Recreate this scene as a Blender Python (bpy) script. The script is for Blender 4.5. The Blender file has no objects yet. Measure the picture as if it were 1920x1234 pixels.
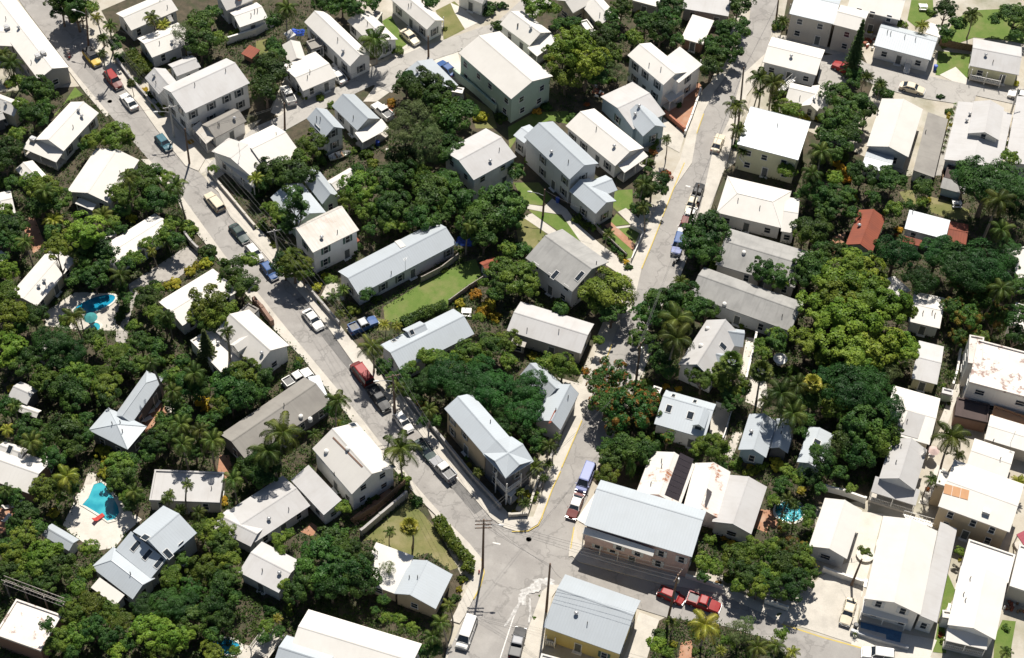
import bpy, bmesh, math, random
from mathutils import Vector, Matrix
from mathutils.geometry import tessellate_polygon
R = math.radians
random.seed(7)
sc = bpy.context.scene
# ------------------------------------------------------------------ camera
CAMH, FPX, PIT, ROLL = 220.0, 3300.0, R(51.2), R(2.9)
fw = Vector((0, math.cos(PIT), -math.sin(PIT)))
r0 = Vector((1, 0, 0)); u0 = r0.cross(fw)
rt = r0*math.cos(ROLL)+u0*math.sin(ROLL); up = -r0*math.sin(ROLL)+u0*math.cos(ROLL)
cd = bpy.data.cameras.new('camera'); cam = bpy.data.objects.new('camera', cd); sc.collection.objects.link(cam)
m3 = Matrix((rt, up, -fw)).transposed()
cam.matrix_world = Matrix.Translation((0, 0, CAMH)) @ m3.to_4x4()
cd.sensor_width = 36; cd.lens = FPX/1920*36; cd.clip_start = 1; cd.clip_end = 3000
sc.camera = cam
# ------------------------------------------------------------------ light
SUN_EL, SUN_AZ = R(58), R(5)     # the sun stands behind the town as seen here, a little to the right
w = bpy.data.worlds.new('World'); sc.world = w; w.use_nodes = True
nt = w.node_tree; nt.nodes.clear()
sk = nt.nodes.new('ShaderNodeTexSky'); sk.sky_type = 'NISHITA'; sk.sun_disc = False
sk.sun_elevation = SUN_EL; sk.sun_rotation = SUN_AZ
bg = nt.nodes.new('ShaderNodeBackground'); bg.inputs[1].default_value = 0.05
wo = nt.nodes.new('ShaderNodeOutputWorld')
nt.links.new(sk.outputs[0], bg.inputs[0]); nt.links.new(bg.outputs[0], wo.inputs[0])
sl = bpy.data.lights.new('sun', 'SUN'); sl.energy = 4.9; sl.angle = R(.5); sl.color = (1, .955, .88)
so = bpy.data.objects.new('sun', sl); sc.collection.objects.link(so)
sd = Vector((math.sin(SUN_AZ)*math.cos(SUN_EL), math.cos(SUN_AZ)*math.cos(SUN_EL), math.sin(SUN_EL)))
so.rotation_euler = sd.to_track_quat('Z', 'Y').to_euler(); so.location = (0, 150, 300)
vs = sc.view_settings; vs.view_transform = 'Standard'; vs.look = 'None'; vs.exposure = .38; vs.gamma = 1
sc.render.engine = 'CYCLES'
# ------------------------------------------------------------------ survey helpers
TX = (0, 480, 960, 1440); TY = (0, 310, 620, 924)
def P(k, u, v):
    if k is None: return (u, v)
    return (TX[k % 4]+u/3.981, TY[k//4]+v/3.981)
def at(px, z=0.0):
    d = rt*(px[0]-960)-up*(px[1]-617)+fw*FPX
    t = (z-CAMH)/d.z
    return Vector((d.x*t, d.y*t, z))
def proj(p):
    d = Vector(p)-Vector((0, 0, CAMH)); f = d.dot(fw)
    return (960+FPX*d.dot(rt)/f, 617-FPX*d.dot(up)/f)
def mpp(px, z=0.0):
    return (at((px[0]+10, px[1]), z)-at(px, z)).length/10
# ------------------------------------------------------------------ object helpers
COL = sc.collection
def link(o, parent=None):
    COL.objects.link(o)
    if parent: o.parent = parent
    return o
def tag(o, label=None, cat=None, group=None, kind=None):
    if label: o['label'] = label
    if cat: o['category'] = cat
    if group: o['group'] = group
    if kind: o['kind'] = kind
    return o
def empty(name, loc, rz=0, label=None, cat=None, group=None):
    o = bpy.data.objects.new(name, None); link(o); o.location = loc; o.rotation_euler = (0, 0, rz)
    o.empty_display_size = .5
    return tag(o, label, cat, group)
class MB:
    def __init__(s): s.v = []; s.f = []; s.m = []
    def poly(s, pts, mi=0):
        n = len(s.v); s.v += [tuple(p) for p in pts]; s.f.append(tuple(range(n, n+len(pts)))); s.m.append(mi)
    def faces(s, vs_, fs, mi=0):
        n = len(s.v); s.v += [tuple(p) for p in vs_]
        for f in fs: s.f.append(tuple(i+n for i in f)); s.m.append(mi)
    def box(s, c, d, rz=0, mi=0, top=1.0):
        a, b, h = d[0]/2, d[1]/2, d[2]/2; ca, sa = math.cos(rz), math.sin(rz); vs_ = []
        for z in (-h, h):
            q = top if z > 0 else 1
            for x, y in ((-a, -b), (a, -b), (a, b), (-a, b)):
                x *= q; y *= q
                vs_.append((c[0]+x*ca-y*sa, c[1]+x*sa+y*ca, c[2]+z))
        s.faces(vs_, [(0, 3, 2, 1), (4, 5, 6, 7), (0, 1, 5, 4), (1, 2, 6, 5), (2, 3, 7, 6), (3, 0, 4, 7)], mi)
    def tube(s, p0, p1, r0_, r1_, n=6, mi=0, cap=True):
        p0, p1 = Vector(p0), Vector(p1); d = (p1-p0).normalized()
        a = d.orthogonal().normalized(); b = d.cross(a); vs_ = []
        for p, r in ((p0, r0_), (p1, r1_)):
            for i in range(n):
                t = 2*math.pi*i/n; vs_.append(p+a*(r*math.cos(t))+b*(r*math.sin(t)))
        fs = [(i, (i+1) % n, n+(i+1) % n, n+i) for i in range(n)]
        if cap: fs += [tuple(range(n-1, -1, -1)), tuple(range(n, 2*n))]
        s.faces(vs_, fs, mi)
    def prism(s, prof, x0, x1, mi=0):
        """prof: list of (y,z), convex or not, extruded along x"""
        n = len(prof); vs_ = [(x0, y, z) for y, z in prof]+[(x1, y, z) for y, z in prof]
        fs = [(i, (i+1) % n, n+(i+1) % n, n+i) for i in range(n)]+[tuple(range(n-1, -1, -1)), tuple(range(n, 2*n))]
        s.faces(vs_, fs, mi)
    def mesh(s, name):
        me = bpy.data.meshes.new(name); me.from_pydata(s.v, [], s.f)
        if any(s.m): me.polygons.foreach_set('material_index', s.m)
        me.update(); return me
    def build(s, name, mats, parent=None, loc=(0, 0, 0), rz=0, fix=True, smooth=False):
        me = s.mesh(name)
        if fix:
            bm = bmesh.new(); bm.from_mesh(me); bmesh.ops.recalc_face_normals(bm, faces=bm.faces); bm.to_mesh(me); bm.free()
        if smooth: me.polygons.foreach_set('use_smooth', [True]*len(me.polygons))
        for m in (mats if isinstance(mats, (list, tuple)) else [mats]): me.materials.append(m)
        o = bpy.data.objects.new(name, me); link(o, parent); o.location = loc; o.rotation_euler = (0, 0, rz)
        return o
def copy_tree(o, parent=None):
    c = o.copy(); link(c)
    c.parent = parent
    for ch in o.children: copy_tree(ch, c)
    return c
# ------------------------------------------------------------------ materials
def mat(name):
    m = bpy.data.materials.new(name); m.use_nodes = True
    n = m.node_tree; b = n.nodes['Principled BSDF']; return m, n, b
def N(n, t, **kw):
    x = n.nodes.new(t)
    for k, v in kw.items():
        if k.startswith('i_'): x.inputs[int(k[2:]) if k[2:].isdigit() else k[2:]].default_value = v
        else: setattr(x, k, v)
    return x
def mixc(n, fac, a, b, mode='MIX'):
    x = n.nodes.new('ShaderNodeMix'); x.data_type = 'RGBA'; x.blend_type = mode; L = n.links
    for s, v in ((0, fac), (6, a), (7, b)):
        if hasattr(v, 'links'): L.new(v, x.inputs[s])
        elif s == 0: x.inputs[0].default_value = v
        else: x.inputs[s].default_value = (*v[:3], 1)
    return x.outputs[2]
def noise(n, vec, scale, detail=4, rough=.55):
    x = N(n, 'ShaderNodeTexNoise'); x.inputs['Scale'].default_value = scale; x.inputs['Detail'].default_value = detail; x.inputs['Roughness'].default_value = rough
    if vec is not None: n.links.new(vec, x.inputs['Vector'])
    return x.outputs[0]
def ramp(n, src, *stops):
    x = N(n, 'ShaderNodeValToRGB'); n.links.new(src, x.inputs[0]); e = x.color_ramp.elements
    while len(e) < len(stops): e.new(.5)
    for i, (p, c) in enumerate(stops):
        e[i].position = p; e[i].color = (*c, 1) if isinstance(c, tuple) else (c, c, c, 1)
    return x.outputs[0]
def coord(n, kind='Object', sc_=(1, 1, 1)):
    t = N(n, 'ShaderNodeTexCoord'); mp = N(n, 'ShaderNodeMapping'); mp.inputs['Scale'].default_value = sc_
    n.links.new(t.outputs[kind], mp.inputs[0]); return mp.outputs[0]
def rnd(n): return N(n, 'ShaderNodeObjectInfo').outputs['Random']
def geo_pos(n, sc_=(1, 1, 1)):
    g = N(n, 'ShaderNodeNewGeometry'); mp = N(n, 'ShaderNodeMapping'); mp.inputs['Scale'].default_value = sc_
    n.links.new(g.outputs['Position'], mp.inputs[0]); return mp.outputs[0]
def bump(n, b, h, dist=.03, st=1.0):
    x = N(n, 'ShaderNodeBump'); x.inputs['Distance'].default_value = dist; x.inputs['Strength'].default_value = st
    n.links.new(h, x.inputs['Height']); n.links.new(x.outputs[0], b.inputs['Normal'])
M = {}
def roofmat(name, col, dirt=(.45, .42, .37), amt=.35, seam=.5, seamc=.82, streak=.25, rust=0, rough=.55, patch=0, pc=(.25, .15, .12)):
    m, n, b = mat(name); L = n.links
    oc = coord(n); gp = geo_pos(n)
    base = mixc(n, ramp(n, noise(n, gp, .35, 5, .6), (.42, 0.), (.75, amt)), col, dirt)
    # wash streaks down the slope
    st = noise(n, coord(n, sc_=(2.2, .18, .18)), 1.0, 5, .7)
    base = mixc(n, ramp(n, st, (.5, 0.), (.8, streak)), base, dirt)
    base = mixc(n, ramp(n, noise(n, gp, 7, 4, .7), (.35, .12), (.65, 0.)), base, tuple(c*.72 for c in col))
    if patch:
        p = noise(n, gp, .55, 8, .68); base = mixc(n, ramp(n, p, (.56, 0.), (.62, patch)), base, pc)
    if rust:
        p = noise(n, gp, .3, 7, .65); base = mixc(n, ramp(n, p, (.60, 0.), (.66, rust)), base, (.33, .12, .045))
    if seam:
        wv = N(n, 'ShaderNodeTexWave', wave_type='BANDS', bands_direction='X'); wv.inputs['Scale'].default_value = .314/seam
        wv.inputs['Distortion'].default_value = 0; L.new(oc, wv.inputs['Vector'])
        sm = ramp(n, wv.outputs[1], (.0, 1.), (.12, 0.))
        base = mixc(n, sm, base, tuple(c*seamc for c in col)); bump(n, b, ramp(n, wv.outputs[1], (.0, 1.), (.15, 0.)), .006)
    # a slightly different weathering for each roof
    hv = N(n, 'ShaderNodeHueSaturation'); mr = N(n, 'ShaderNodeMapRange'); L.new(rnd(n), mr.inputs[0]); mr.inputs[3].default_value = .88; mr.inputs[4].default_value = 1.06
    L.new(mr.outputs[0], hv.inputs['Value']); L.new(base, hv.inputs['Color'])
    L.new(hv.outputs[0], b.inputs['Base Color']); b.inputs['Roughness'].default_value = rough
    M[name] = m
roofmat('white_metal', (.64, .61, .565), seam=.6, seamc=.95, amt=.25, streak=.18)
roofmat('white_flat', (.70, .665, .61), seam=0, amt=.22, streak=.12, rough=.8)
roofmat('silver_metal', (.46, .495, .52), (.36, .375, .375), seam=.42, seamc=.92, amt=.3, streak=.22, rough=.42)
roofmat('pale_shingle', (.52, .505, .49), (.38, .35, .32), seam=0, amt=.4, streak=.35, rough=.9)
roofmat('grey_shingle', (.34, .33, .31), (.20, .195, .185), seam=0, amt=.7, streak=.65, rough=.92)
roofmat('tan_shingle', (.29, .27, .24), (.18, .165, .15), seam=0, amt=.6, streak=.4, rough=.92)
roofmat('rusty_metal', (.70, .66, .60), seam=.6, seamc=.88, rust=.95, amt=.3, streak=.3)
roofmat('stained_metal', (.62, .58, .52), (.36, .27, .18), seam=.6, rust=.25, amt=.6, streak=.45)
roofmat('red_rust', (.27, .07, .035), (.15, .045, .03), seam=.45, seamc=.7, amt=.8, streak=.5, rough=.8)
roofmat('patched_roof', (.72, .66, .60), seam=0, amt=.5, streak=.25, patch=.85, rough=.9)
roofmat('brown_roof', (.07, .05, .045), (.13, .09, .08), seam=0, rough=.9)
roofmat('orange_roof', (.55, .30, .15), (.35, .2, .12), seam=0, amt=.5, rough=.9)
roofmat('red_awning', (.35, .03, .06), (.2, .02, .04), seam=.5, rough=.6)
def wallmat(name, col, board=.2, dirt=.22):
    m, n, b = mat(name); L = n.links; gp = geo_pos(n)
    base = mixc(n, ramp(n, noise(n, gp, .8, 5, .6), (.4, 0.), (.8, dirt)), col, tuple(c*.62 for c in col))
    base = mixc(n, ramp(n, noise(n, geo_pos(n, (3, 3, .25)), 1, 4, .6), (.5, 0.), (.85, dirt)), base, (col[0]*.55, col[1]*.5, col[2]*.42))
    if board:
        wv = N(n, 'ShaderNodeTexWave', wave_type='BANDS', bands_direction='Z', wave_profile='SAW'); wv.inputs['Scale'].default_value = .314/board
        L.new(gp, wv.inputs['Vector']); base = mixc(n, ramp(n, wv.outputs[1], (0., .25), (.18, 0.)), base, tuple(c*.6 for c in col)); bump(n, b, wv.outputs[1], .02)
    L.new(base, b.inputs['Base Color']); b.inputs['Roughness'].default_value = .75; M[name] = m
for nm, c in dict(white_board=(.80, .79, .76), grey_board=(.56, .57, .58), pale_yellow=(.60, .58, .38), pale_green=(.42, .52, .42), pink=(.58, .43, .39), yellow=(.62, .50, .20), tan=(.46, .37, .25), cream=(.56, .50, .38), dark_board=(.14, .14, .15), blue_board=(.30, .40, .46)).items(): wallmat(nm, c)
for nm, c in dict(white_stucco=(.76, .73, .67), pale_stucco=(.50, .46, .40), grey_stucco=(.36, .34, .32), brown_stucco=(.22, .13, .09)).items(): wallmat(nm, c, board=0)
def plain(name, col, rough=.6, metal=0, var=.15, sc_=3, coat=0, spec=None):
    m, n, b = mat(name); base = mixc(n, ramp(n, noise(n, geo_pos(n), sc_, 3), (.35, 0.), (.7, 1.)), tuple(c*(1+var) for c in col), tuple(c*(1-var) for c in col))
    n.links.new(base, b.inputs['Base Color']); b.inputs['Roughness'].default_value = rough; b.inputs['Metallic'].default_value = metal
    if name.startswith('car_'): b.inputs['Specular IOR Level'].default_value = .25
    b.inputs['Coat Weight'].default_value = coat*.1; b.inputs['Coat Roughness'].default_value = .35; M[name] = m; return m
plain('trim_white', (.70, .68, .64)); plain('shutter', (.10, .11, .11)); plain('shutter_green', (.05, .10, .08)); plain('shutter_white', (.55, .56, .56)); plain('glass', (.025, .032, .04), .12, var=.3); plain('glass_light', (.12, .15, .18), .12, var=.3)
plain('dark_metal', (.05, .05, .05), .5); plain('grey_metal', (.35, .35, .35), .4, .3); plain('pole_wood', (.13, .085, .06), .9, var=.3); plain('pole_pale', (.42, .40, .37), .8)
plain('solar', (.035, .028, .03), .3, var=.1); plain('bark', (.15, .115, .085), .95, var=.35); plain('palm_bark', (.24, .205, .165), .95, var=.25); plain('tyre', (.02, .02, .02), .9); plain('hub', (.4, .4, .4), .35, .5)
plain('headlight', (.65, .65, .6), .1); plain('taillight', (.3, .02, .02), .2); plain('wood', (.22, .14, .08), .8, var=.3); plain('wood_grey', (.27, .24, .21), .9, var=.3)
plain('skin', (.45, .26, .17), .6); plain('cloth_white', (.7, .66, .62), .9); plain('cloth_red', (.45, .05, .04), .9); plain('cloth_blue', (.06, .1, .3), .9); plain('hair', (.04, .025, .02), .8)
plain('brick_red', (.36, .14, .085), .9, var=.3); plain('planter', (.6, .57, .5), .9); plain('umbrella_teal', (.03, .2, .2), .8); plain('umbrella_white', (.78, .76, .72), .8); plain('bin_blue', (.03, .08, .4), .5); plain('red_paint', (.45, .03, .02), .4)
plain('wire', (.05, .05, .05), .6); plain('ladder', (.5, .5, .48), .4, .3)
for nm, c in dict(car_white=(.72, .70, .66), car_cream=(.62, .54, .40), car_red=(.27, .012, .012), car_darkred=(.12, .015, .012), car_teal=(.02, .11, .15), car_green=(.01, .035, .032), car_blue=(.025, .08, .23), car_lilac=(.20, .23, .42), car_black=(.02, .02, .022), car_yellow=(.5, .33, .02), car_grey=(.3, .3, .31), car_silver=(.45, .46, .47)).items(): plain(nm, c, .48, var=.03, coat=.6)
def groundmat(name, a, b_, sc_=.5, detail=8, rough=.95, c=None, camt=.5, csc=.12, bscale=0, fine=.35):
    m, n, b = mat(name); gp = geo_pos(n)
    base = mixc(n, ramp(n, noise(n, gp, sc_, detail, .65), (.38, 0.), (.66, 1.)), a, b_)
    base = mixc(n, ramp(n, noise(n, gp, 6, 5, .7), (.3, fine), (.6, 0.)), base, tuple(x*.6 for x in a))
    if c: base = mixc(n, ramp(n, noise(n, gp, csc, 6, .6), (.5, 0.), (.68, camt)), base, c)
    n.links.new(base, b.inputs['Base Color']); b.inputs['Roughness'].default_value = rough
    if 'asphalt' in name:
        vo = N(n, 'ShaderNodeTexVoronoi', feature='DISTANCE_TO_EDGE'); vo.inputs['Scale'].default_value = .16; mp = N(n, 'ShaderNodeMix'); mp.data_type = 'VECTOR'; mp.inputs[0].default_value = .5
        nz = N(n, 'ShaderNodeTexNoise'); nz.inputs['Scale'].default_value = .6; nz.inputs['Detail'].default_value = 6; n.links.new(gp, nz.inputs['Vector']); va = N(n, 'ShaderNodeVectorMath', operation='MULTIPLY_ADD'); n.links.new(nz.outputs['Color'], va.inputs[0]); va.inputs[1].default_value = (4, 4, 4); n.links.new(gp, va.inputs[2]); n.links.new(va.outputs[0], vo.inputs['Vector'])
        base = mixc(n, ramp(n, vo.outputs['Distance'], (0., .55), (.035, 0.)), base, tuple(x*.5 for x in a))
        base = mixc(n, ramp(n, noise(n, gp, .8, 3, .5), (.66, 0.), (.74, .5)), base, tuple(x*.55 for x in a)); n.links.new(base, b.inputs['Base Color'])
    if bscale: bump(n, b, noise(n, gp, bscale, 4), .05)
    M[name] = m
groundmat('sandy_ground', (.50, .46, .39), (.40, .35, .27), .25, c=(.14, .15, .07), camt=.6, csc=.1)
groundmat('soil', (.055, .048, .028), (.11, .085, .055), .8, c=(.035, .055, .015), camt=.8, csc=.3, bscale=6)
groundmat('grass_green', (.10, .165, .025), (.14, .19, .04), .6, c=(.24, .21, .09), camt=.55, csc=.22, bscale=9)
groundmat('grass_dry', (.20, .185, .07), (.12, .14, .035), .35, c=(.30, .25, .14), camt=.7, csc=.2, bscale=9)
groundmat('asphalt', (.34, .32, .295), (.275, .255, .235), .15, c=(.40, .375, .345), camt=.5, csc=.35, rough=.9, fine=.3)
groundmat('asphalt_dark', (.155, .148, .14), (.20, .19, .178), .3, rough=.9)
groundmat('asphalt_pale', (.42, .395, .36), (.35, .33, .30), .2, rough=.9)
groundmat('concrete', (.58, .535, .465), (.48, .445, .385), .3, c=(.36, .33, .29), camt=.5, csc=.4)
groundmat('concrete_bright', (.64, .60, .53), (.55, .51, .45), .3, c=(.48, .43, .36), camt=.4, csc=.3)
groundmat('gravel', (.42, .39, .35), (.33, .30, .27), 1.5, bscale=12)
groundmat('brick_paving', (.42, .22, .13), (.33, .16, .10), 2., c=(.5, .36, .26), camt=.6, csc=.5)
groundmat('white_paint', (.78, .75, .70), (.62, .6, .56), 1.2); groundmat('spilt_paint', (.62, .60, .57), (.30, .285, .265), 1.6, 6); groundmat('yellow_paint', (.62, .46, .10), (.48, .38, .14), 1.5); groundmat('pool_floor', (.05, .34, .52), (.05, .28, .45), .5, fine=.1)
groundmat('blue_tile', (.10, .22, .36), (.07, .14, .24), 1.2, fine=.3); groundmat('pool_pale', (.16, .48, .56), (.10, .38, .48), .5, fine=.1)
def watermat(name, c1, c2):
    m, n, b = mat(name); n.links.new(mixc(n, ramp(n, noise(n, geo_pos(n), .5, 3), (.4, 0.), (.65, 1.)), c1, c2), b.inputs['Base Color']); b.inputs['Roughness'].default_value = .08
    bump(n, b, noise(n, geo_pos(n), 2.2, 3), .04, .6); M[name] = m
watermat('water_deep', (.012, .22, .36), (.02, .30, .44)); watermat('water_pale', (.05, .38, .44), (.02, .26, .34))
def leafmat(name, c1, c2, c3=None, tr=.16, rough=.5, flower=None, famt=.5, fsc=.7):
    m, n, b = mat(name); L = n.links
    g = N(n, 'ShaderNodeNewGeometry'); ri = g.outputs['Random Per Island']
    base = mixc(n, ramp(n, ri, (0., 0.), (1., 1.)), c1, c2)
    oc = coord(n)
    base = mixc(n, ramp(n, noise(n, oc, .9, 3), (.42, 0.), (.62, .8)), base, c3 or tuple(x*1.35 for x in c2))
    if flower: base = mixc(n, ramp(n, noise(n, oc, fsc*2.2, 4, .6), (.53, 0.), (.6, famt)), base, flower)
    hv = N(n, 'ShaderNodeHueSaturation'); mr = N(n, 'ShaderNodeMapRange'); L.new(rnd(n), mr.inputs[0]); mr.inputs[3].default_value = .62; mr.inputs[4].default_value = 1.3
    L.new(mr.outputs[0], hv.inputs['Value']); mh = N(n, 'ShaderNodeMapRange'); wn = N(n, 'ShaderNodeTexWhiteNoise', noise_dimensions='1D'); L.new(rnd(n), wn.inputs['W']); L.new(wn.outputs['Value'], mh.inputs[0]); mh.inputs[3].default_value = .53; mh.inputs[4].default_value = .487; L.new(mh.outputs[0], hv.inputs['Hue'])
    L.new(base, hv.inputs['Color']); L.new(hv.outputs[0], b.inputs['Base Color']); b.inputs['Roughness'].default_value = rough; b.inputs['Specular IOR Level'].default_value = .18
    t = N(n, 'ShaderNodeBsdfTranslucent'); L.new(hv.outputs[0], t.inputs[0]); mx = N(n, 'ShaderNodeMixShader'); mx.inputs[0].default_value = tr
    L.new(b.outputs[0], mx.inputs[1]); L.new(t.outputs[0], mx.inputs[2]); L.new(mx.outputs[0], n.nodes['Material Output'].inputs[0]); M[name] = m
leafmat('leaf_dark', (.018, .047, .010), (.043, .088, .016), (.085, .14, .022))
leafmat('leaf_mid', (.045, .085, .011), (.105, .155, .018), (.175, .215, .03))
leafmat('leaf_light', (.065, .12, .012), (.145, .205, .02), (.23, .28, .035))
leafmat('leaf_feather', (.018, .05, .011), (.034, .085, .017), (.05, .115, .02))
leafmat('leaf_flame', (.020, .055, .010), (.045, .095, .015), (.05, .11, .018), flower=(.27, .065, .02), famt=.75, fsc=1.3)
leafmat('leaf_mango', (.035, .07, .010), (.07, .12, .018), (.10, .15, .02), flower=(.24, .06, .02), famt=.5)
leafmat('leaf_olive', (0.056, 0.087, 0.024), (0.105, 0.140, 0.042), (0.140, 0.175, 0.063))
leafmat('leaf_yellow', (0.168, 0.182, 0.017), (0.336, 0.294, 0.028), (0.420, 0.336, 0.042))
leafmat('leaf_orange', (0.308, 0.154, 0.014), (0.588, 0.308, 0.028), (0.420, 0.280, 0.042))
leafmat('leaf_red', (0.224, 0.042, 0.017), (0.364, 0.084, 0.028), (0.196, 0.084, 0.028))
leafmat('leaf_palm', (.030, .055, .009), (.075, .105, .016), (.16, .18, .035), rough=.55)
leafmat('leaf_palm_yellow', (0.126, 0.154, 0.017), (0.266, 0.266, 0.035), (0.350, 0.308, 0.056), rough=.4)
leafmat('grass_blade', (.018, .042, .008), (.04, .07, .012), (.07, .10, .02))
# ------------------------------------------------------------------ ground sheets
SHEETS = []
def sheet(name, matn, pts, z, kind='structure', th=0, label=None, cat=None):
    """closed outline given by surveyed points; th>0 gives it a kerb-like thickness"""
    w3 = [at(p) for p in pts]; bm = bmesh.new()
    bb = (min(p.x for p in w3), max(p.x for p in w3), min(p.y for p in w3), max(p.y for p in w3))
    for q in SHEETS:      # every sheet lies clear above whatever it overlaps
        if abs(q[4]-z) < .08 and not (q[1] < bb[0] or q[0] > bb[1] or q[3] < bb[2] or q[2] > bb[3]): z = max(z, q[4]+.006)
    SHEETS.append(bb+(z,))
    ar = sum(w3[i-1].x*w3[i].y-w3[i].x*w3[i-1].y for i in range(len(w3)))/2
    if ar < 0: w3 = w3[::-1]
    vv = [bm.verts.new((p.x, p.y, z)) for p in w3]; tot = 0
    for t in tessellate_polygon([[Vector((p.x, p.y, 0)) for p in w3]]):
        q = [w3[i] for i in t]; ta = ((q[1].x-q[0].x)*(q[2].y-q[0].y)-(q[2].x-q[0].x)*(q[1].y-q[0].y))/2; tot += abs(ta)
        if abs(ta) > 1e-7: bm.faces.new([vv[i] for i in (t if ta > 0 else t[::-1])])
    if abs(tot-abs(ar)) > .02*tot: print('BADPOLY', name, matn, [tuple(round(c) for c in p) for p in pts][:3], tot, ar)
    if bm.faces[:] and sum(f.normal.z for f in bm.faces) < 0: bmesh.ops.reverse_faces(bm, faces=bm.faces)
    if th:
        bnd = [e for e in bm.edges if e.is_boundary]
        r = bmesh.ops.extrude_edge_only(bm, edges=bnd)
        for e in r['geom']:
            if isinstance(e, bmesh.types.BMVert): e.co.z = z-th
    me = bpy.data.meshes.new(name); bm.to_mesh(me); bm.free(); me.materials.append(M[matn])
    o = bpy.data.objects.new(name, me); link(o); o['kind'] = kind
    if label: tag(o, label, cat)
    return o
def inpoly(x, y, poly):
    c = False; j = len(poly)-1
    for i in range(len(poly)):
        xi, yi = poly[i]; xj, yj = poly[j]
        if (yi > y) != (yj > y) and x < (xj-xi)*(y-yi)/(yj-yi)+xi: c = not c
        j = i
    return c
# ------------------------------------------------------------------ windows, doors
def unit_window(wd, ht, shut):
    f = MB(); f.box((0, -.03, 0), (wd, .06, ht)); f.box((0, -.07, -ht/2), (wd+.16, .14, .07))
    if shut:
        for s in (-1, 1): f.box((s*(wd/2+.2), -.045, 0), (.38, .05, ht), mi=1)
    p = MB()
    for z in (-ht/4, ht/4): p.box((0, -.065, z*.98), (wd-.16, .02, ht/2-.1))
    return f.mesh('window'), p.mesh('pane')
WIN = []
for wd, ht, sh in ((.95, 1.55, None), (1.1, 1.2, None), (.95, 1.5, 'shutter'), (.95, 1.5, 'shutter_green'), (.95, 1.5, 'shutter_white'), (1.5, 1.1, None)):
    a, p_ = unit_window(wd, ht, sh); a.materials.append(M['trim_white']); a.materials.append(M[sh or 'trim_white']); p_.materials.append(M['glass']); WIN.append((a, p_))
dm = MB(); dm.box((0, -.03, 1.05), (1.15, .06, 2.2)); dm.box((0, -.25, -.08), (1.4, .5, .2)); door_me = dm.mesh('door'); door_me.materials.append(M['trim_white'])
dp = MB(); dp.box((0, -.07, 1.0), (.9, .03, 2.0)); dpan = dp.mesh('door_leaf'); dpan.materials.append(M['shutter'])
hm = MB(); hm.box((.35, -.11, 1.0), (.07, .05, .1)); dhan = hm.mesh('handle'); dhan.materials.append(M['grey_metal'])
def put(name, me, parent, loc, rz):
    o = bpy.data.objects.new(name, me); link(o, parent); o.location = loc; o.rotation_euler = (0, 0, rz); return o
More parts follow.
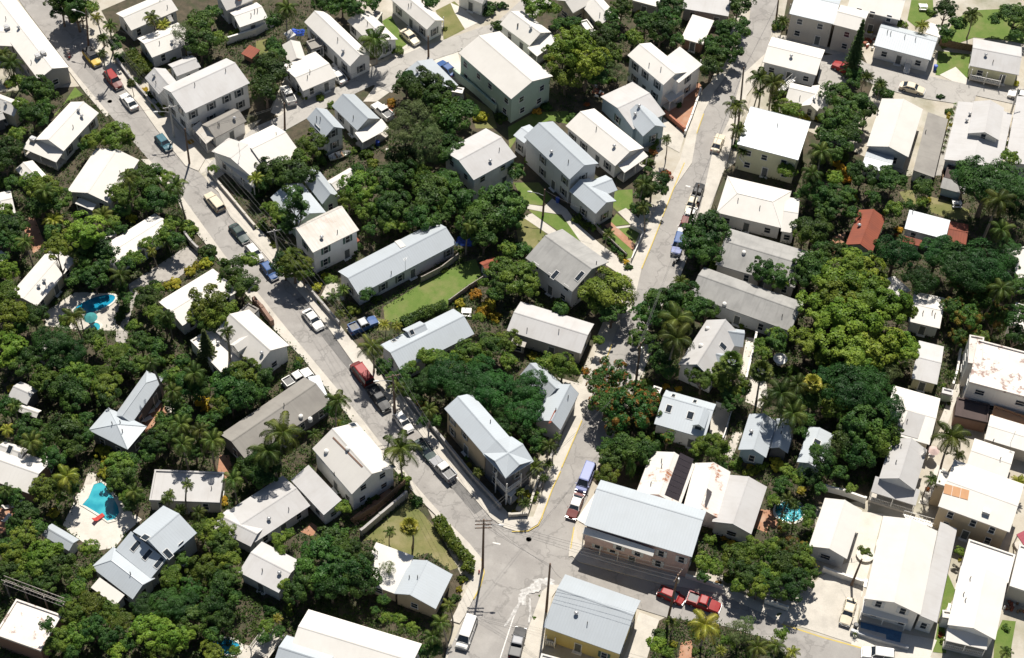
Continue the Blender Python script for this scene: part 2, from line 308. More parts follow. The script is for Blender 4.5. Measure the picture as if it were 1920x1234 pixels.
# ------------------------------------------------------------------ houses
HOUSES = []
FOOT = []     # footprints in world coordinates
class Piece:
    def __init__(s, kind, roof, k, A, B, C, h, rise, r=.5, hip=(0, 0), ov=.35, porch=False, wall=None, win=True, base=0, rail=False, cap=True):
        s.kind, s.roof, s.h, s.rise, s.r, s.hip, s.ov, s.porch, s.wall, s.win, s.base, s.rail, s.cap = kind, roof, h, rise, r, hip, ov, porch, wall, win, base, rail, cap
        if s.h < 4.7 and not base: s.h = h = h*.88
        a, b, c = [at(P(k, *q), h if i < 2 or kind != 'S' else h+rise) for i, q in enumerate((A, B, C))]
        a.z = b.z = c.z = 0
        u = (b-a); s.L = u.length; u.normalize(); v = Vector((-u.y, u.x, 0)); wd = (c-b).dot(v)
        if wd < 0: a, b = b, a; u = -u; v = -v; wd = -wd; s.hip = (hip[1], hip[0])
        s.o, s.u, s.v, s.W = a, u, v, wd; s.rz = math.atan2(u.y, u.x)
        if kind == 'S': s.r = 1.0
        if kind == 'F': s.rise = 0; s.r = 1.0
    def loc(s, p): d = Vector((p.x-s.o.x, p.y-s.o.y, 0)); return d.dot(s.u), d.dot(s.v)
    def wpt(s, x, y, z): return s.o+s.u*x+s.v*y+Vector((0, 0, z))
    def top(s, x, y):
        y = min(max(y, 0), s.W); rw = s.W*s.r
        z = s.rise*(y/rw) if y <= rw or s.r >= 1 else s.rise*(s.W-y)/(s.W-rw)
        ha, hb = s.hip
        if ha and x < ha: z = min(z, s.rise*max(x, 0)/ha)
        if hb and x > s.L-hb: z = min(z, s.rise*max(s.L-x, 0)/hb)
        return s.h+z
    def hit(s, px):
        z = s.h+s.rise*.5
        for _ in range(12): p = at(px, z); x, y = s.loc(p); z = s.top(x, y)
        return at(px, z), x, y, -.05 <= x <= s.L+.05 and -.05 <= y <= s.W+.05
    def roof_mb(s):
        t = .14; mb = MB(); L, W, h, rs, rw = s.L, s.W, s.h, s.rise, s.W*s.r
        if s.kind == 'F':
            mb.box((L/2, W/2, h-.09), (L, W, .18))
            for (cx, cy, dx, dy) in ((L/2, .12, L+.03, .24), (L/2, W-.12, L+.03, .24), (.12, W/2, .24, W-.48), (L-.12, W/2, .24, W-.48)): mb.box((cx, cy, h+.06), (dx, dy, .36))
        elif s.kind == 'S':
            mb.prism([(0, h), (W, h+rs), (W, h+rs-t), (0, h-t)], 0, L)
        elif any(s.hip):
            ha, hb = s.hip; a = [(0, 0, h), (L, 0, h), (L, W, h), (0, W, h)]; b = [(max(ha, .001), rw, h+rs), (L-max(hb, .001), rw, h+rs)]
            lo = [(x, y, z-t) for x, y, z in a]
            mb.faces(a+b+lo, [(0, 1, 5, 4), (2, 3, 4, 5), (1, 2, 5), (3, 0, 4), (0, 6, 7, 1), (1, 7, 8, 2), (2, 8, 9, 3), (3, 9, 6, 0), (6, 9, 8, 7)])
            if s.cap:
                for p, q in ((b[0], b[1]), (a[0], b[0]), (a[3], b[0]), (a[1], b[1]), (a[2], b[1])): mb.tube(Vector(p)+Vector((0, 0, .0)), Vector(q)+Vector((0, 0, .0)), .07, .07, 5)
        else:
            mb.prism([(0, h), (rw, h+rs), (W, h), (W, h-t), (rw, h+rs-t), (0, h-t)], 0, L)
            if s.cap: mb.prism([(rw-.16, h+rs-.16*rs/rw+.035), (rw, h+rs+.045), (rw+.16, h+rs-.16*rs/(W-rw)+.035), (rw, h+rs-.1)], -.01, L+.01)
        return mb
    def wall_mb(s):
        t = .14; L, W, h, rs, rw, ov = s.L, s.W, s.h, s.rise, s.W*s.r, s.ov; mb = MB(); og = min(ov, .3)
        if s.kind == 'F': mb.prism([(.06, s.base), (W-.06, s.base), (W-.06, h-.17), (.06, h-.17)], .06, L-.06); return mb
        if any(s.hip): mb.prism([(ov, s.base), (W-ov, s.base), (W-ov, h-t+.004), (ov, h-t+.004)], ov, L-ov); return mb
        if s.kind == 'S':
            z = lambda y: h+rs*y/W-t-.01
            mb.prism([(ov, s.base), (W-.1, s.base), (W-.1, z(W-.1)), (ov, z(ov))], og, L-og); return mb
        z0 = h+rs*ov/rw-t-.01; z1 = h+rs*ov/(W-rw)-t-.01
        mb.prism([(ov, s.base), (W-ov, s.base), (W-ov, z1), (rw, h+rs-t-.01), (ov, z0)], og, L-og); return mb
def house(label, phrase, wall, pieces, extras=(), cat='house', win=0, name='house', door=True, parts=True):
    ps = []
    for p in pieces:
        p = list(p); kw = p.pop() if isinstance(p[-1], dict) else {}
        ps.append(Piece(*p, **kw))
    c = sum((p.wpt(p.L/2, p.W/2, 0) for p in ps[:1]), Vector()); root = empty(name, c, 0, label, cat)
    def rel(v): return (v.x-c.x, v.y-c.y, v.z)
    rootpx = proj((c.x, c.y, ps[0].h)); HOUSES.append((phrase, c.copy(), rootpx))
    for pi, p in enumerate(ps):
        FOOT.append((p.o.copy(), p.u.copy(), p.v.copy(), p.L, p.W))
        ol = rel(p.o)
        p.roof_mb().build('roof', M[p.roof], root, ol, p.rz)
        wm = M[p.wall or wall]
        if p.porch:
            mb = MB(); nposts = max(2, int(p.L/2.4)+1)
            for i in range(nposts):
                x = .15+(p.L-.3)*i/(nposts-1); mb2 = MB(); mb2.box((x, .15, (p.h+p.base)/2-.05), (.14, .14, p.h-p.base-.1)); mb2.build('post', M['trim_white'], root, ol, p.rz)
            fl = MB(); fl.box((p.L/2, p.W/2, p.base+.25), (p.L-.1, p.W-.1, .12 if p.base else .5)); fl.build('porch_floor', M['pale_stucco'], root, ol, p.rz)
            if p.rail:
                rm = MB(); z = p.base+.5
                rm.box((p.L/2, .15, z+.85), (p.L-.3, .07, .07)); rm.box((p.L/2, .15, z+.1), (p.L-.3, .05, .05))
                for i in range(int(p.L/.25)): rm.box((.3+i*.25, .15, z+.48), (.04, .04, .72))
                rm.build('railing', M['trim_white'], root, ol, p.rz)
            continue
        p.wall_mb().build('wall', wm, root, ol, p.rz)
        if not p.win or win is None: continue
        ov = p.ov if p.kind != 'F' else .06; og = min(ov, .3) if not any(p.hip) else ov
        W2 = p.W-ov if p.kind != 'S' else p.W-.1
        walls = [((og, ov), (p.L-og, ov), (0, -1)), ((p.L-og, ov), (p.L-og, W2), (1, 0)), ((p.L-og, W2), (og, W2), (0, 1)), ((og, W2), (og, ov), (-1, 0))]
        for wi, (q0, q1, nn) in enumerate(walls):
            nw = p.u*nn[0]+p.v*nn[1]; toc = Vector((-c.x, -c.y, 0)).normalized()
            if nw.dot(toc) < .12: continue
            ln = math.hypot(q1[0]-q0[0], q1[1]-q0[1])
            if ln < 1.6: continue
            rz = math.atan2(nw.y, nw.x)+math.pi/2
            rows = [1.6] if p.h < 4.6 else [1.75, 4.55]
            if p.base: rows = [p.base+1.4]
            nwn = max(1, int((ln-.8)/2.7)); rr = random.Random(int(ln*100)+wi)
            for z in rows:
                if z > p.h-1.0 and p.h < 2.9: z = p.h-1.1
                for i in range(nwn):
                    tt = (i+.5)/nwn+(rr.random()-.5)*.08; x = q0[0]+(q1[0]-q0[0])*tt; y = q0[1]+(q1[1]-q0[1])*tt
                    wp = p.wpt(x, y, z)+nw*.3; bad = False
                    for oi, o_ in enumerate(ps):
                        if o_ is p: continue
                        lx, ly = o_.loc(wp)
                        if 0 < lx < o_.L and 0 < ly < o_.W and (not o_.porch) and z < o_.h and o_.base < z: bad = True
                    if bad: continue
                    pos = rel(p.wpt(x, y, z)+nw*.004)
                    if door and z < 2 and ((pi == 0 and wi == 0 and i == nwn//2)):
                        d = put('door', door_me, root, (pos[0], pos[1], .12), rz); lf = put('door_leaf', dpan, d, (0, 0, 0), 0); put('handle', dhan, d, (0, 0, 0), 0); continue
                    if rr.random() < .12 and nwn > 2: continue
                    w_ = put('window', WIN[win][0], root, pos, rz); put('pane', WIN[win][1], w_, (0, 0, 0), 0)
    # things fixed on the roof; houses without a surveyed fitting still carry a stack or two
    extras = list(extras); q0_ = ps[0]; rr = random.Random(int(abs(c.x)*10)+int(c.y))
    if cat in ('house', 'cottage') and not any(e[0] in ('pipe', 'vent', 'bubble', 'skylight') for e in extras):
        for _ in range(rr.choice((1, 2, 2, 3))):
            x, y = rr.uniform(.2, .8)*q0_.L, rr.uniform(.15, .42)*q0_.W
            extras.append((rr.choice(('pipe', 'pipe', 'vent')), None)+tuple(proj(q0_.wpt(x, y, q0_.top(x, y)))))
    for e in extras:
        kind, k = e[0], e[1]
        if kind in ('vent', 'pipe', 'skylight', 'chimney', 'ac', 'dish', 'antenna', 'bubble'):
            px = P(k, e[2], e[3]); best = None
            for p in ps:
                q, x, y, ok = p.hit(px)
                if ok and (best is None or q.z > best[0].z): best = (q, p, x, y)
            if not best: p = ps[0]; q, x, y, ok = p.hit(px); best = (q, p, x, y)
            q, p, x, y = best; mb = MB()
            sl = (p.top(x, y+.2)-p.top(x, y-.2))/.4
            ln = rel(q); rz = p.rz
            if kind == 'vent': mb.tube((0, 0, -.3), (0, 0, .45), .16, .16, 8); mb.tube((0, 0, .45), (0, 0, .62), .34, .1, 8); mb.build('roof_vent', M['grey_metal'], root, ln, rz)
            elif kind == 'bubble': mb.tube((0, 0, -.3), (0, 0, .35), .38, .34, 10); mb.tube((0, 0, .35), (0, 0, .5), .34, .12, 10); mb.build('roof_vent', M['trim_white'], root, ln, rz)
            elif kind == 'pipe': mb.tube((0, 0, -.3), (0, 0, .7), .07, .07, 6); mb.build('pipe', M['dark_metal'], root, ln, rz)
            elif kind == 'chimney': mb.box((0, 0, .3), (.7, .7, 1.8)); mb.box((0, 0, 1.25), (.86, .86, .12)); mb.build('chimney', M['brick_red'], root, ln, rz)
            elif kind == 'ac': mb.box((0, 0, .3), (1., .8, .8)); mb.tube((0, 0, .7), (0, 0, .76), .3, .3, 8); mb.build('air_conditioner', M['grey_metal'], root, ln, rz)
            elif kind == 'antenna':
                mb.tube((0, 0, -.3), (0, 0, 3), .03, .03, 5)
                for i in range(5): mb.box((0, 0, 2.9-i*.15), (.9-.1*i, .02, .02))
                mb.build('antenna', M['grey_metal'], root, ln, rz)
            elif kind == 'dish':
                for i in range(4): mb.tube((0, -.12*i, .5+.02*i), (0, -.12*(i+1), .52+.03*i), .2+.12*i, .32+.12*i, 14, cap=(i == 0))
                mb.tube((0, 0, -.3), (0, 0, .5), .06, .06, 6); mb.build('dish', M['trim_white'], root, ln, rz)
            else:
                wx, wy = (e[4], e[5]) if len(e) > 4 else (.8, 1.3)
                def lay(mb, wx, wy, z0, z1):
                    vs_ = []
                    for z in (z0, z1):
                        for a, b in ((-wx/2, -wy/2), (wx/2, -wy/2), (wx/2, wy/2), (-wx/2, wy/2)): vs_.append((a, b, b*sl+z))
                    mb.faces(vs_, [(0, 3, 2, 1), (4, 5, 6, 7), (0, 1, 5, 4), (1, 2, 6, 5), (2, 3, 7, 6), (3, 0, 4, 7)])
                lay(mb, wx+.16, wy+.16, -.05, .10); s_ = mb.build('skylight', M['trim_white'], root, ln, rz)
                m2 = MB(); lay(m2, wx, wy, .10, .13); m2.build('pane', M['glass'], s_)
        elif kind == 'cover':     # a sheet laid on a slope: (kind,k,A,B,C,material,name,panels)
            A, B, C, mm, nm, npan = e[2:]
            p = None
            for pp in ps:
                if all(pp.hit(P(k, *q))[3] for q in (A, B, C)): p = pp
            p = p or ps[0]; a, b_, c_ = [p.hit(P(k, *q))[0] for q in (A, B, C)]; nrm = (b_-a).cross(c_-b_).normalized()
            if nrm.z < 0: nrm = -nrm
            d_ = c_-b_; mb = MB(); up1 = nrm*.07; up0 = nrm*.012
            for i in range(npan):
                g = .03 if npan > 1 else 0
                s0, s1 = i/npan+g/npan, (i+1)/npan-g/npan
                p0, p1 = a+(b_-a)*s0, a+(b_-a)*s1; vs_ = [rel(v) for v in (p0+up0, p1+up0, p1+d_+up0, p0+d_+up0, p0+up1, p1+up1, p1+d_+up1, p0+d_+up1)]
                mb.faces(vs_, [(0, 3, 2, 1), (4, 5, 6, 7), (0, 1, 5, 4), (1, 2, 6, 5), (2, 3, 7, 6), (3, 0, 4, 7)])
            if nm == 'solar_panel':
                for i in range(npan):
                    one = MB(); one.faces(mb.v[i*8:i*8+8], [(0, 3, 2, 1), (4, 5, 6, 7), (0, 1, 5, 4), (1, 2, 6, 5), (2, 3, 7, 6), (3, 0, 4, 7)]); one.build(nm, M[mm], root)
            else: mb.build(nm, M[mm], root)
        elif kind == 'dormer':    # small gable on a slope: (kind,k,u,v,width,length,roof)
            px = P(k, e[2], e[3]); p = ps[0]; q, x, y, ok = p.hit(px); wd, ln_, rf = e[4], e[5], e[6]; rz = p.rz+(math.pi if y > p.W*p.r else 0)
            o = rel(q); mb = MB(); z = .9
            vs_ = [(-wd/2, 0, z), (0, 0, z+wd*.35), (wd/2, 0, z), (-wd/2, ln_, z), (0, ln_, z+wd*.35), (wd/2, ln_, z)]
            mb.faces(vs_+[(a, b, c-.1) for a, b, c in vs_], [(0, 1, 4, 3), (1, 2, 5, 4), (6, 9, 10, 7), (7, 10, 11, 8), (0, 6, 7, 1), (1, 7, 8, 2), (3, 4, 10, 9), (4, 5, 11, 10), (0, 3, 9, 6), (2, 8, 11, 5)])
            d = mb.build('dormer', M[rf], root, o, rz)
            wmb = MB(); wmb.faces([(-wd/2+.12, .15, -.9), (wd/2-.12, .15, -.9), (wd/2-.12, .15, z-.06), (0, .15, z+wd*.28), (-wd/2+.12, .15, z-.06), (-wd/2+.12, ln_-.1, -.9), (wd/2-.12, ln_-.1, -.9), (wd/2-.12, ln_-.1, z-.06), (0, ln_-.1, z+wd*.28), (-wd/2+.12, ln_-.1, z-.06)], [(0, 1, 2, 3, 4), (9, 8, 7, 6, 5), (0, 5, 6, 1), (1, 6, 7, 2), (4, 9, 5, 0)])
            wmb.build('dormer_wall', M[wall], d)
            wb = MB(); wb.box((0, .13, .45), (wd*.5, .05, .7)); wb.build('pane', M['glass'], d)
        elif kind == 'stairs':    # from ground point to landing: (kind,k,u0,v0,u1,v1,z)
            p0 = at(P(k, e[2], e[3]), .1); p1 = at(P(k, e[4], e[5]), e[6]); mb = MB(); n_ = 12; d = p1-p0; az = math.atan2(d.y, d.x)
            for i in range(n_):
                q = p0+d*((i+.5)/n_); mb.box(rel(q), (.32, 1.0, .06), az)
            sd_ = Vector((-math.sin(az), math.cos(az), 0))*.5
            for s_ in (-1, 1):
                a_, b_ = Vector(rel(p0+sd_*s_)), Vector(rel(p1+sd_*s_)); mb.tube(a_+Vector((0, 0, -.1)), b_+Vector((0, 0, -.1)), .08, .08, 4); mb.tube(a_+Vector((0, 0, .9)), b_+Vector((0, 0, .9)), .04, .04, 4)
                for i in range(5): q = a_+(b_-a_)*(i/4); mb.tube(q, q+Vector((0, 0, .9)), .03, .03, 4)
            mb.build('staircase', M['trim_white'], root)
        elif kind == 'balcony':   # floor strip with railing along an upper wall: (kind,k,A,B,depth,z)
            a = at(P(k, *e[2]), e[5]); b_ = at(P(k, *e[3]), e[5]); u = (b_-a).normalized(); L_ = (b_-a).length; rz = math.atan2(u.y, u.x); mb = MB(); dpt = e[4]
            mb.box((L_/2, dpt/2, 0), (L_, dpt, .18)); bal = mb.build('balcony', M['pale_stucco'], root, rel(a), rz)
            rm = MB(); rm.box((L_/2, .06, 1.0), (L_, .08, .08)); rm.box((L_/2, .06, .55), (L_, .05, .05)); rm.box((L_/2, .06, .2), (L_, .05, .05))
            for i in range(int(L_/.3)+1): rm.box((min(.04+i*.3, L_-.03), .06, .55), (.05, .05, .9))
            rm.build('railing', M['trim_white'], bal)
            for i in range(max(2, int(L_/2.5)+1)):
                n2 = max(2, int(L_/2.5)+1); pm = MB(); pm.box((.08+(L_-.16)*i/(n2-1), .1, -e[5]/2+1.2), (.13, .13, e[5]+2.3)); pm.build('post', M['trim_white'], root, rel(a), rz)
    return root
# ------------------------------------------------------------------ plants
rp = random.Random(3)
def leaf_quads(verts, faces, c, nrm, s, r, narrow=1.0):
    n = Vector(nrm); n = n.normalized() if n.length > 1e-6 else Vector((0, 0, 1))
    a = n.orthogonal().normalized(); b = n.cross(a); t = r.random()*6.283; a2 = a*math.cos(t)+b*math.sin(t); b2 = n.cross(a2)
    i = len(verts); w_ = s*narrow
    verts += [c-a2*s-b2*w_*.3, c-a2*.1*s-b2*w_, c+a2*s*.9, c+a2*.1*s+b2*w_]
    faces.append((i, i+1, i+2, i+3))
def crown_mesh(name, seed, nclump, perclump, cr, leaf, flat=.75, lumpy=1.0, narrow=.6, hole=0.0, tall=1.0):
    """unit crown (radius about 1) made of leaf clumps spread over and through an uneven dome"""
    r = random.Random(seed); V_, F_ = [], []
    # a few big limbs decide the uneven outline
    limbs = [(Vector((math.cos(a), math.sin(a), r.uniform(-.1, .5)))*r.uniform(.35, .62)*lumpy, r.uniform(.35, .55)) for a in [6.283*i/6+r.uniform(-.4, .4) for i in range(6)]]+[(Vector((r.uniform(-.15, .15), r.uniform(-.15, .15), .35)), .5)]
    cl = []
    for i in range(nclump):
        lc, lr = limbs[i % len(limbs)]
        for _ in range(30):
            d = Vector((r.gauss(0, 1), r.gauss(0, 1), r.gauss(0, 1))).normalized()
            if d.z > -.35: break
        q = lc+d*lr*(r.random()**.25)
        cl.append((Vector((q.x, q.y, q.z*flat*tall)), cr*r.uniform(.5, 1.5)))
    for c, rad in cl:
        cn = Vector((c.x, c.y, c.z*1.2+.25)).normalized()
        for j in range(perclump):
            d = Vector((r.gauss(0, 1), r.gauss(0, 1), r.gauss(0, 1))).normalized()
            if d.dot(cn) < -.3: d = -d
            pos = c+Vector((d.x, d.y, d.z*.8))*rad*(.75+.3*r.random())
            nn = d*.8+cn*.3+Vector((r.gauss(0, .35), r.gauss(0, .35), r.gauss(0, .35)+.25))
            leaf_quads(V_, F_, pos, nn, leaf*r.uniform(.6, 1.3), r, narrow)
    me = bpy.data.meshes.new(name); me.from_pydata(V_, [], F_); me.update(); return me
def trunk_mesh(name, seed, h0=1.0, r0_=.07):
    r = random.Random(seed); mb = MB(); pts = [Vector((0, 0, 0)), Vector((r.uniform(-.05, .05), r.uniform(-.05, .05), .35)), Vector((r.uniform(-.08, .08), r.uniform(-.08, .08), .7))]
    mb.tube(pts[0], pts[1], r0_*1.3, r0_, 7); mb.tube(pts[1], pts[2], r0_, r0_*.75, 7)
    for i in range(6):
        a = 6.283*i/6+r.uniform(-.4, .4); e = pts[1+(i % 2)]+Vector((math.cos(a)*.5, math.sin(a)*.5, r.uniform(.25, .45))); mid = (pts[1+(i % 2)]+e)/2+Vector((0, 0, -.04))
        mb.tube(pts[1+(i % 2)], mid, r0_*.6, r0_*.42, 5); mb.tube(mid, e, r0_*.42, r0_*.15, 5)
        for j in range(2):
            a2 = a+r.uniform(-.8, .8); mb.tube(mid, mid+Vector((math.cos(a2)*.35, math.sin(a2)*.35, .25)), r0_*.28, r0_*.1, 4)
    return mb.mesh(name)
CROWN = dict(
    D=[crown_mesh('crown', 10+i, 54, 130, .22, .055, lumpy=1.05+.08*i) for i in range(4)],
    L=[crown_mesh('crown', 20+i, 84, 90, .16, .048, lumpy=1.15) for i in range(2)],
    P=[crown_mesh('crown', 30+i, 64, 190, .2, .042, flat=.5, lumpy=1.15, narrow=.35) for i in range(2)],
    O=[crown_mesh('crown', 40+i, 50, 80, .22, .06, lumpy=1.1, narrow=.22, tall=1.2) for i in range(2)],
    B=[crown_mesh('crown', 50+i, 26, 60, .26, .11) for i in range(3)],
    Y=[crown_mesh('crown', 60+i, 34, 42, .22, .14, narrow=.45) for i in range(2)])
UNDER = [crown_mesh('under', 100+i, 40, 58, .25, .085) for i in range(3)]
TRUNK = [trunk_mesh('trunk', 70+i) for i in range(3)]
for t in TRUNK: t.materials.append(M['bark'])
for k_ in CROWN.values():
    for t in k_: t.materials.append(M['leaf_dark'])
def frond(V_, F_, base, az, el, L_, r, droop=1.0, wid=.5, nl=16):
    d = Vector((math.cos(az), math.sin(az), 0)); side = Vector((-d.y, d.x, 0)); pts = []; p = Vector(base); a = el; st = L_/10
    for i in range(11):
        pts.append(p.copy()); p = p+(d*math.cos(a)+Vector((0, 0, 1))*math.sin(a))*st; a -= droop*(.13+.022*i)
    for i in range(10):
        i0 = len(V_); w0 = .035*(1-i/12); V_ += [pts[i]-side*w0, pts[i]+side*w0, pts[i+1]+side*w0*.9, pts[i+1]-side*w0*.9]; F_.append((i0, i0+1, i0+2, i0+3))
    for i in range(nl):
        t = (i+1.5)/(nl+1)*10; j = min(int(t), 9); q = pts[j].lerp(pts[j+1], t-j); tang = (pts[j+1]-pts[j]).normalized()
        w_ = wid*math.sin(math.pi*min(1, (t/10)*.85+.16))**.7*r.uniform(.85, 1.1)
        for s in (-1, 1):
            out = (side*s*.85+tang*.55+Vector((0, 0, -.28*droop))).normalized(); e = q+out*w_; tw = tang*L_/nl*.36
            i0 = len(V_); V_ += [q-tw, q+tw, e+tw*.3, e-tw*.3+Vector((0, 0, -.05))]; F_.append((i0, i0+1, i0+2, i0+3))
def palm_mesh(seed, n=20, L_=1., wid=.3, droop=1., nl=18, up=1.1):
    r = random.Random(seed); V_, F_ = [], []
    for i in range(n):
        el = R(72)-(i/n)*R(105)*up; frond(V_, F_, (0, 0, 0), i*2.399+r.uniform(-.2, .2), el, L_*r.uniform(.85, 1.1), r, droop*r.uniform(.8, 1.2), wid, nl)
    me = bpy.data.meshes.new('crown'); me.from_pydata(V_, [], F_); me.update(); me.materials.append(M['leaf_palm']); return me
def fan_mesh(seed, n=26):
    r = random.Random(seed); V_, F_ = [], []
    for i in range(n):
        az = i*2.399; el = R(80)-(i/n)*R(115); d = Vector((math.cos(az)*math.cos(el), math.sin(az)*math.cos(el), math.sin(el))); c = d*.5
        i0 = len(V_); sd_ = d.cross(Vector((0, 0, 1))).normalized()*.012; V_ += [-sd_, sd_, c+sd_, c-sd_]; F_.append((i0, i0+1, i0+2, i0+3))
        s_ = d.cross(Vector((0, 0, 1))).normalized(); up_ = s_.cross(d)
        for j in range(13):
            a = R(-110+220*j/12); o = (d*math.cos(a)+s_*math.sin(a)); e = c+o*.5+Vector((0, 0, -.12*abs(math.sin(a))-.1)); w_ = (d*-math.sin(a)+s_*math.cos(a))*.055
            i0 = len(V_); V_ += [c, c+o*.3-w_, e, c+o*.3+w_]; F_.append((i0, i0+1, i0+2, i0+3))
    me = bpy.data.meshes.new('crown'); me.from_pydata(V_, [], F_); me.update(); me.materials.append(M['leaf_palm']); return me
PALM = [palm_mesh(80+i, 17+i, wid=.21, droop=1.15, nl=20) for i in range(3)]; ARECA = [palm_mesh(90+i, 30, wid=.22, droop=.75, nl=14, up=.75) for i in range(2)]; FAN = [fan_mesh(95)]
def palm_trunk(h, r_=.17, bend=.8):
    mb = MB(); pts = []; n_ = 6
    for i in range(n_+1): t = i/n_; pts.append(Vector((bend*t*t, .3*bend*math.sin(t*3), h*t)))
    for i in range(n_): mb.tube(pts[i], pts[i+1]+(pts[i+1]-pts[i])*.03, r_*(1.35-.5*i/n_) if i else r_*1.8, r_*(1.3-.5*(i+1)/n_), 7)
    me = mb.mesh('trunk'); me.materials.append(M['palm_bark']); return me, pts[-1]
PT = [palm_trunk(1.0, .017, b) for b in (.1, -.12, .06)]
def conifer_mesh():
    r = random.Random(5); V_, F_ = [], []
    for lv in range(17):
        z = .06+lv/17*.94; rad = .26*(1-lv/17.5)*(1.1 if lv % 2 else .85); nb = 11
        for i in range(nb):
            a = 6.283*i/nb+lv*.4; d = Vector((math.cos(a), math.sin(a), 0))
            for j in range(9):
                q = d*rad*(j+1)/9+Vector((0, 0, z-.03*(j/9)))
                for s in (-1, 0, 1):
                    leaf_quads(V_, F_, q+Vector((-d.y, d.x, 0))*s*.022*(1.1-j/10), Vector((s*-d.y*.5+r.gauss(0, .3), s*d.x*.5+r.gauss(0, .3), 1)), .028, r, .45)
    me = bpy.data.meshes.new('crown'); me.from_pydata(V_, [], F_); me.update(); me.materials.append(M['leaf_olive']); return me
CON = conifer_mesh()
def setmat(o, mn):
    o.material_slots[0].link = 'OBJECT'; o.material_slots[0].material = M[mn]
KINDS = {  # code: (crown set, material, object name, adjective, category)
    'D': ('D', 'leaf_dark', 'broadleaf_tree', 'dark green broadleaf tree', 'tree'), 'M': ('D', 'leaf_mid', 'broadleaf_tree', 'mid-green broadleaf tree', 'tree'),
    'L': ('L', 'leaf_light', 'broadleaf_tree', 'bright yellow-green leafy tree', 'tree'), 'P': ('P', 'leaf_feather', 'spreading_tree', 'feathery deep green spreading tree', 'tree'),
    'R': ('D', 'leaf_flame', 'flowering_tree', 'dark spreading tree with orange-red flowers', 'tree'), 'G': ('L', 'leaf_mango', 'fruit_tree', 'green tree with reddish new leaves', 'tree'),
    'O': ('O', 'leaf_olive', 'wispy_tree', 'wispy olive-green tree', 'tree'),
    'b': ('B', 'leaf_mid', 'shrub', 'rounded green shrub', 'shrub'), 'd': ('B', 'leaf_dark', 'shrub', 'dark green shrub', 'shrub'), 'y': ('Y', 'leaf_yellow', 'shrub', 'yellow-green shrub', 'shrub'),
    'o': ('Y', 'leaf_orange', 'shrub', 'orange-yellow croton shrub', 'shrub'), 'r': ('Y', 'leaf_red', 'shrub', 'red-leaved shrub', 'shrub')}
PLANTS = []; SMALL = []
def blocked(p, m_=.15):
    for o, u, v, L_, W2 in FOOT:
        dx, dy = p.x-o.x, p.y-o.y; a = dx*u.x+dy*u.y; b_ = dx*v.x+dy*v.y
        if -m_ < a-.3 < L_-.6+m_ and -m_ < b_-.3 < W2-.6+m_: return True
    return False
def clear_height(px, z, zmax=4.5):
    """a crown seen here stands higher, hence nearer, when its foot would be inside a house"""
    for i in range(int(zmax/.4)+1):
        if not blocked(at(px, z+i*.4)): return z+i*.4
    return z
